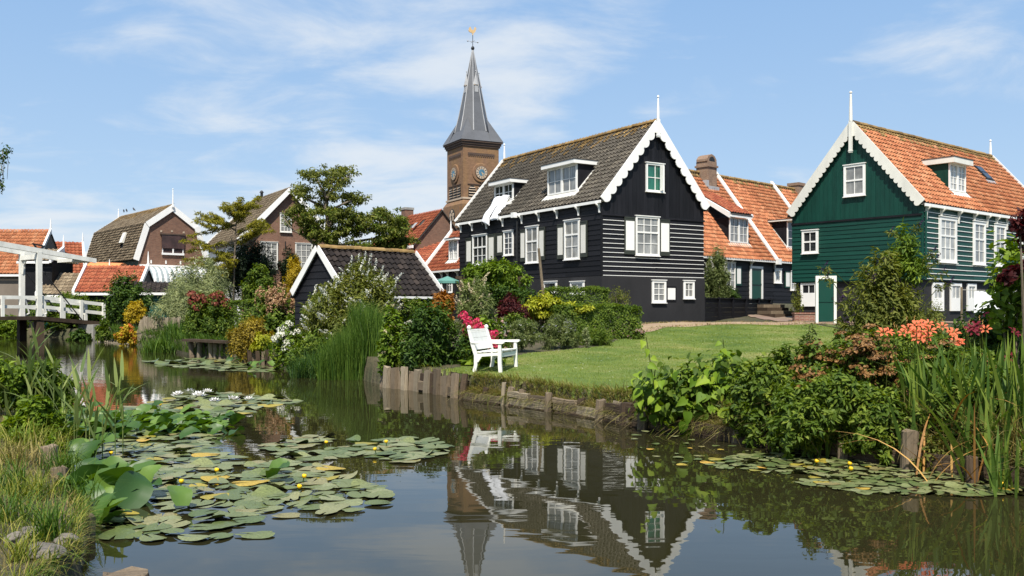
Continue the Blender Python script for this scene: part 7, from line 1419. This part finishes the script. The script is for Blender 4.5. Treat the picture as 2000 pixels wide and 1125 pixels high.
for (x0, y0, x1, y1) in ((460, 440, 372, 462), (460, 440, 385, 428), (460, 420, 505, 386), (460, 450, 412, 418), (460, 430, 440, 398), (460, 470, 368, 492), (460, 460, 512, 430), (460, 480, 500, 452), (460, 490, 415, 512), (460, 500, 378, 520), (460, 425, 470, 388), (460, 470, 520, 440), (460, 440, 478, 405), (460, 500, 440, 540), (455, 510, 395, 545)):
    Y1 = 47 + rnd.uniform(-1, 1); a, c = at(x0, y0, 47), at(x1, y1, Y1)
    for sg in (-1, 1):
        m_ = a.lerp(c, rnd.uniform(.35, .6)); e_ = m_ + Vector(((c.x - a.x) * .45, sg * .9, rnd.uniform(.05, .4)))
        for t in np.linspace(.2, 1, 4): p = m_.lerp(e_, t); LBp.append((p.x, p.y, p.z, .17, .2, .055))
        pth.append(([m_, e_], .02, .008))
    pth.append(([a, a.lerp(c, .5) + Vector((0, 0, -.05)), c], .04, .012))
    for t in np.linspace(.25, 1, 6): p = a.lerp(c, t); LBp.append((p.x, p.y, p.z, .24 * (1.3 - t * .6), .26, .06))
limbs(lt, pth, 'limb'); foliage(lt, LBp, 17000, (.16, .030), LM['leaf_larch'], .1, .55, up=.8)
def conifer(label, px, ytop, ybot, Y, w):
    c = at(px, ybot, Y); top = at(px, ytop, Y); r = empty('spruce', (c.x, c.y, .6), label, 'tree', 'spruces behind the bridge'); bpy.context.view_layer.update(); B = []
    for k, t in enumerate(np.linspace(.04, 1, 12)):
        rr = w * (.12 + .88 * t); n = 3 + int(5 * t)
        for i in range(n): a = 6.283 * i / n + k * .7; B.append((c.x + rr * .6 * math.cos(a), c.y + rr * .6 * math.sin(a), top.z - t * (top.z - c.z) - rr * .1, rr * .42, rr * .42, .26))
    foliage(r, B, 6500, (.28, .07), LM['leaf_conifer'], .5, .5); limbs(r, [([(c.x, c.y, .6), tuple(top)], .2, .03)], 'trunk')
conifer('blue green spruce rising behind the bridge beside the gambrel house', 143, 474, 580, 84, 1.9); conifer('lower bushy spruce below the blue green one', 118, 520, 600, 82, 2.2)
# hanging birch twigs from a tree out at the side
bt = empty('birch_tree', (-19.5, 30.0, .3), 'birch whose thin drooping twigs reach in at the upper picture edge', 'tree'); bpy.context.view_layer.update()
limbs(bt, [([(-19.5, 30, .2), (-19.3, 30, 4), (-19.2, 30, 8), (-19.0, 30, 10)], .2, .05), ([(-19.2, 30, 6.5), (-18.2, 29.8, 7.6), (-17.2, 29.6, 7.3), (-16.55, 29.5, 6.9)], .06, .012), ([(-19.2, 30, 6.0), (-18, 30, 6.5), (-17, 30, 6.3), (-16.5, 30, 5.8)], .05, .012)], 'trunk')
tw = [([at(x, y, 29.6), at(x + 4, y + 25, 29.6), at(x + 2, y + 60, 29.6)], .012, .005) for x, y in ((-4, 285), (4, 292), (12, 290), (-10, 300), (2, 320))]; limbs(bt, tw, 'twig')
foliage(bt, [tuple(at(x, y, 29.6)) + (.10, .2, .28) for x, y in ((0, 330), (6, 308), (14, 295), (-8, 340), (2, 360), (-20, 320), (-40, 330))], 380, (.10, .06), LM['leaf_dark'], .8, .7)
foliage(bt, [(-19.2 + rnd.uniform(-1.6, 1.2), 30 + rnd.uniform(-1.5, 1.5), rnd.uniform(5.5, 10), .7, .7, .5) for _ in range(22)], 6000, (.12, .08), LM['leaf_mid'], .6, .5, name='crown')

# ------------------------------------------------------------------ water plants
PAD = tinted('lily_pad', [(0, (.085, .12, .035)), (.3, (.13, .16, .050)), (.6, (.18, .20, .075)), (.85, (.23, .245, .11)), (1, (.24, .205, .08))], .38, True, .3, 60, .4, .45)
PADY = tinted('yellowing_lily_pad', [(0, (.24, .22, .04)), (.5, (.36, .28, .04)), (1, (.50, .30, .05))], .5, True, .25, 60, .28, .4)
def pad_mesh(seed, mat_, el=.82, curl=.0):
    q = np.random.default_rng(seed); n = 18; vs_ = [(0.02, 0, .0)]; notch = q.uniform(.08, .24)
    for i in range(n + 1):
        t = notch + (2 * math.pi - 2 * notch) * i / n; r = .5 * (1 + .05 * math.sin(3 * t + seed) + .03 * math.sin(5 * t + seed * 2) + q.uniform(-.03, .02) - (.16 if q.uniform() < .05 else 0)); vs_.append((r * math.cos(t), r * math.sin(t) * el, (.012 + .008 * (seed % 3)) * math.sin(2 * t + seed) + curl * max(0, math.cos(t - 2)) ** 3 * .12))
    m = len(vs_); vs_ += [(x * .55, y * .55, .005 + z * .3) for x, y, z in vs_[1:]]
    fs = [(0, m + i, m + i + 1) for i in range(n)] + [(m + i, 1 + i, 2 + i, m + i + 1) for i in range(n)]
    return MB().add(vs_, fs).mesh('pad', mat_, True)
PM = [pad_mesh(s, PAD) for s in range(10)]; PMC = [pad_mesh(20 + s, PAD, .8, 1.6) for s in range(3)]; PMY = [pad_mesh(40 + s, PADY) for s in range(2)]
def water_xy(px, py): Y = 1800 * CAMZ / (py - 605); return ((px - 1000) / 1800 * Y, Y)
def wpoly(pp): return [water_xy(x, y) for x, y in pp]
PB = leafmat('upright_lily_leaf', (.020, .060, .010), (.040, .095, .016), (.09, .165, .03), rough=.5, trans=.22, obj_random=True, spec=.6)
def up_leaf(seed, s=1.0):
    q = np.random.default_rng(seed); n = 7; vs_ = []
    for i in range(n):
        t = i / (n - 1); w = .40 * math.sin(math.pi * min(1, .12 + t * .86)) ** .6; cz = .10 * math.sin(t * 3) * q.uniform(.5, 1.5)
        for v in (-1, -.5, 0, .5, 1): vs_.append((t, v * w, .14 * abs(v) ** 1.3 * math.sin(math.pi * t) + cz))
    return MB().add(vs_, [(i * 5 + j, i * 5 + j + 1, i * 5 + j + 6, i * 5 + j + 5) for i in range(n - 1) for j in range(4)]).mesh('upright_leaf', PB, True)
UL = [up_leaf(s) for s in range(5)]
def lily_patch(label, pp, n, rmin, size, group='water lily patches', fl=(), wf=(), yellow=.035, curl=.13, extra=()):
    poly = wpoly(pp); a = np.array(poly); c = a.mean(0); r = empty('water_lily', (c[0], c[1], 0), label, 'water lily', group); bpy.context.view_layer.update()
    cand = rand_in(poly, n * 30); got = np.array([water_xy(*e) for e in extra]).reshape(-1, 2)
    for p in cand:
        if len(got) >= n: break
        if not len(got) or np.min(np.hypot(*(got - p).T)) > rmin * nr.uniform(.75, 1.2): got = np.vstack([got, p])
    order = nr.permutation(len(got))
    for k, i in enumerate(order):
        x, y = got[i]; s = size * rnd.uniform(.55, 1.22); t = rnd.random(); me = rnd.choice(PMY) if t < yellow else rnd.choice(PMC) if t < yellow + curl else rnd.choice(PM)
        o = lobj('pad', me); o.parent = r; o.matrix_local = r.matrix_world.inverted() @ (Matrix.Translation((x, y, .005 + .022 * (k / len(got)) )) @ Matrix.Rotation(rnd.gauss(0, .022), 4, 'X') @ Matrix.Rotation(rnd.gauss(0, .022), 4, 'Y') @ Matrix.Rotation(rnd.uniform(0, 6.3), 4, 'Z') @ Matrix.Diagonal((s, s * rnd.uniform(.85, 1.05), s, 1)))
    yb = YB
    for x, y in fl:
        X, Y = water_xy(x, y + 14); o = lobj('yellow_flower', yb); o.parent = r; o.matrix_local = r.matrix_world.inverted() @ (Matrix.Translation((X, Y, 0)) @ Matrix.Rotation(rnd.gauss(0, .15), 4, 'X') @ Matrix.Rotation(rnd.gauss(0, .2), 4, 'Y'))
    for x, y in wf:
        X, Y = water_xy(x, y + 9); o = lobj('white_flower', WFm); o.parent = r; o.matrix_local = r.matrix_world.inverted() @ (Matrix.Translation((X, Y, .12)) @ Matrix.Rotation(rnd.uniform(0, 6), 4, 'Z') @ Matrix.Rotation(rnd.gauss(0, .15), 4, 'X') @ Matrix.Scale(rnd.uniform(.75, 1.15), 4))
    return r
YEL = wear('yellow_petal', (.75, .48, .01), .45, (8, 8, 8), .1, 0)
YB = MB().tube([(0, .02, -.05), (0, 0, .06)], .006, 6, m=1).lathe([(.006, .058), (.018, .064), (.025, .078), (.023, .092), (.015, .098), (.009, .090)], 9).mesh('yellow_flower', [YEL, LM['leaf_mid']], True)
wb = MB()
for ring, (k, tilt, L) in enumerate(((8, .25, .15), (8, .6, .14), (6, 1.0, .11))):
    for i in range(k):
        a = 2 * math.pi * (i + ring * .5) / k; M = Matrix.Rotation(a, 4, 'Z') @ Matrix.Rotation(-tilt, 4, 'Y')
        wb.add([(.01, 0, 0), (L * .5, -.034, .006), (L, 0, .012), (L * .5, .034, .006)], [(0, 1, 2), (0, 2, 3)], M)
WFm = wb.lathe([(.008, .01), (.014, .03), (.004, .04)], 6, m=1).mesh('white_flower', [wear('white_petal', (.82, .80, .76), .5), YEL])
lily_patch('broad patch of floating lily pads with yellow buds off the near bank', [(215, 1048), (300, 1060), (350, 1052), (470, 1022), (560, 1005), (640, 1000), (770, 990), (760, 965), (690, 935), (640, 915), (560, 905), (470, 898), (400, 868), (440, 840), (380, 830), (250, 838), (150, 880), (215, 935), (310, 960), (300, 1000), (190, 1010)],
    285, .165, .33, fl=((215, 883), (352, 941), (418, 917), (591, 930), (578, 950), (280, 905)), extra=((430, 1050), (500, 1046), (380, 1054), (300, 1042), (560, 1008), (640, 1002), (740, 985), (690, 998)))
lily_patch('detached cluster of pads floating in mid pond with white reflections around', [(500, 872), (620, 853), (650, 858), (560, 885), (640, 880), (700, 870), (748, 858), (830, 858), (872, 868), (870, 888), (800, 903), (740, 898), (690, 890), (640, 902), (560, 893)], 84, .18, .36, fl=((634, 861), (755, 860), (735, 875)), extra=((690, 862), (755, 860), (720, 876), (765, 886), (830, 895)))
lily_patch('thick raft of lily pads with white flowers across the pond', [(240, 800), (330, 778), (440, 768), (560, 780), (585, 785), (520, 795), (470, 812), (440, 825), (330, 832), (200, 840), (130, 850)], 190, .22, .40, wf=((347, 776), (370, 772), (405, 770), (419, 789), (455, 787), (486, 785), (388, 778)), curl=.25, fl=((312, 784),))
lily_patch('thin line of far lily pads below the timber landing', [(285, 706), (380, 700), (440, 703), (540, 722), (520, 728), (440, 724), (340, 716)], 110, .35, .50, yellow=.02)
lily_patch('small yellow green pads floating under the iris bank', [(1375, 905), (1440, 890), (1530, 882), (1620, 890), (1700, 905), (1800, 908), (1880, 930), (1990, 950), (2010, 968), (1900, 972), (1760, 968), (1640, 962), (1560, 945), (1600, 925), (1500, 925), (1400, 915)], 290, .115, .18, yellow=.05, fl=((1467, 855), (1588, 898), (1655, 904), (1655, 912), (1850, 908), (1957, 945)))
lily_patch('scattered single small pads on the dark water before the knotweed', [(1240, 838), (1420, 868), (1500, 890), (1420, 925), (1300, 905), (1215, 860)], 34, .25, .13, yellow=.1)
# flecks of duckweed and leaf litter caught between the pads
q = np.vstack([rand_in(wpoly([(215, 1048), (560, 1005), (760, 965), (560, 900), (380, 830), (150, 880), (215, 935)]), 900), rand_in(wpoly([(1375, 900), (1530, 878), (1800, 900), (2010, 968), (1640, 968)]), 700), rand_in(wpoly([(1220, 845), (1500, 880), (1440, 960), (1100, 860)]), 160), rand_in(wpoly([(130, 850), (300, 780), (585, 780), (440, 830)]), 400)])
n_ = len(q); d_ = np.column_stack([nr.normal(size=(n_, 2)), np.zeros(n_)]); o = lobj('duckweed', leaf_mesh('duckweed', np.column_stack([q, np.full(n_, .004)]), d_, np.tile([0, 0, 1.0], (n_, 1)), nr.uniform(.012, .04, n_), nr.uniform(.010, .03, n_), LM['leaf_olive'], nr.uniform(0, 1, n_))); o['kind'] = 'stuff'
# upright leathery leaves at the near bank
ul = empty('cow_lily', tuple(water_xy(190, 990)) + (0,), 'cow lily with big upright leathery leaves crowding the near bank', 'water lily'); bpy.context.view_layer.update()
def upl(root, px, py, sz, n, pitch=(.15, .9), Yj=.1):
    for _ in range(n):
        x, y = water_xy(px + rnd.gauss(0, 10), py + rnd.gauss(0, 6)); s = sz * rnd.uniform(.8, 1.2); o = lobj('upright_leaf', rnd.choice(UL)); o.parent = root
        o.matrix_local = root.matrix_world.inverted() @ (Matrix.Translation((x, y, rnd.uniform(.0, .06))) @ Matrix.Rotation(rnd.gauss(.6, 1.1), 4, 'Z') @ Matrix.Rotation(-rnd.uniform(*pitch), 4, 'Y') @ Matrix.Rotation(rnd.gauss(0, .35), 4, 'X') @ Matrix.Scale(s, 4))
for px, py, sz, n in ((160, 905, .32, 7), (175, 945, .34, 8), (150, 985, .34, 7), (205, 985, .36, 6), (165, 1010, .32, 3), (240, 955, .36, 3), (230, 1000, .36, 3), (275, 975, .30, 2), (190, 1030, .28, 3), (350, 985, .26, 1), (520, 930, .26, 2)): upl(ul, px, py, sz, n)
ul2 = empty('cow_lily', tuple(water_xy(260, 810)) + (0,), 'glossy mass of upright lily leaves behind the near reeds', 'water lily'); bpy.context.view_layer.update()
for _ in range(230):
    xx = rnd.uniform(120, 440); upl(ul2, xx, rnd.uniform(812 if xx < 330 else 826, 852), .25, 1, (.0, .65))
ul3 = empty('cow_lily', tuple(water_xy(500, 700)) + (0,), 'few upright lily leaves at the far bank under the golden shrub', 'water lily'); bpy.context.view_layer.update()
for px, py in ((470, 706), (490, 708), (510, 712), (525, 716), (545, 718), (560, 722), (460, 704)): upl(ul3, px, py, .30, 3, (.1, .6))
# near reeds: each stalk a plant with its own leaves
RB_ = leafmat('reed_leaf', (.075, .125, .05), (.13, .185, .075), (.20, .25, .11), obj_random=True); rbm = blade_meshes('leaf', RB_, 5, 1.0, .085, .7, .6)
reeds = [(55, 800, 645, 13), (42, 810, 690, 13.3), (70, 805, 668, 13), (30, 790, 715, 13.5), (85, 810, 700, 12.6), (105, 830, 690, 12.2), (120, 840, 720, 11.6), (125, 845, 755, 11.3), (145, 830, 705, 12), (150, 848, 742, 11.2), (168, 846, 715, 11.3), (175, 850, 725, 11.2), (185, 850, 770, 11), (200, 848, 745, 11), (225, 845, 735, 11), (240, 842, 720, 11.2), (60, 815, 730, 12.8), (15, 800, 725, 13)]
ORD = 'first second third fourth fifth sixth seventh eighth ninth tenth eleventh twelfth thirteenth fourteenth fifteenth sixteenth seventeenth eighteenth'.split()
for i, (px, pb, ptop, Y) in enumerate(reeds):
    p = at(px, 605, Y); top = at(px + rnd.uniform(-6, 22), ptop, Y); z0 = max(gz1(p.x, p.y), 0) if i < 6 else 0.0; hgt = top.z - z0
    lab = ORD[sorted(q_[0] for q_ in reeds).index(px)] + ' reed stalk counting from the grassy picture edge along the near bank'
    r = empty('common_reed', (p.x, p.y, z0), lab, 'reed', 'reeds along the near bank'); bpy.context.view_layer.update()
    MB().tube([(0, 0, -.2), (0, 0, hgt * .5), (top.x - p.x, 0, hgt * .92)], [.007, .006, .003], 6).obj('stem', RB_, r)
    for k in range(6):
        t = .35 + .6 * k / 5; L = hgt * rnd.uniform(.30, .48) * (1.1 - .2 * t); o = lobj('leaf', rbm[min(4, int(abs(rnd.gauss(1.2, 1.5))))]); o.parent = r
        o.matrix_local = Matrix.Translation(((top.x - p.x) * max(0, t - .3), 0, hgt * t * .92)) @ Matrix.Rotation(rnd.uniform(0, 6.3) if k % 2 else rnd.choice((0, math.pi)) + rnd.gauss(0, .5), 4, 'Z') @ Matrix.Rotation(rnd.uniform(.1, .5), 4, 'Y') @ Matrix.Diagonal((L, .55, L, 1))
b, P, N = bush('nettle_patch', 'bright green nettles and goosegrass on the near bank behind the stake', 'plant', (-60, 696, 150, 830), 13.6, LM['leaf_fresh'], 15000, (.10, .035), nb=8, dome=.35, rs=.32, z0=.3, stem=.006, droop=.5)
b, P, N = bush('bindweed_patch', 'mid green leafy weeds overhanging the lily leaves at the near bank', 'plant', (10, 775, 130, 890), 11.0, LM['leaf_fresh'], 8000, (.085, .035), nb=8, dome=.4, rs=.32, z0=.05, stem=.006, droop=.4)
b, P, N = bush('alder_seedling', 'small leafy sprouts at the water under the splintered stake', 'plant', (70, 855, 135, 905), 9.9, LM['leaf_fresh'], 500, (.07, .04), nb=5, stem=.005, z0=.02, tmpl=LEAF6)
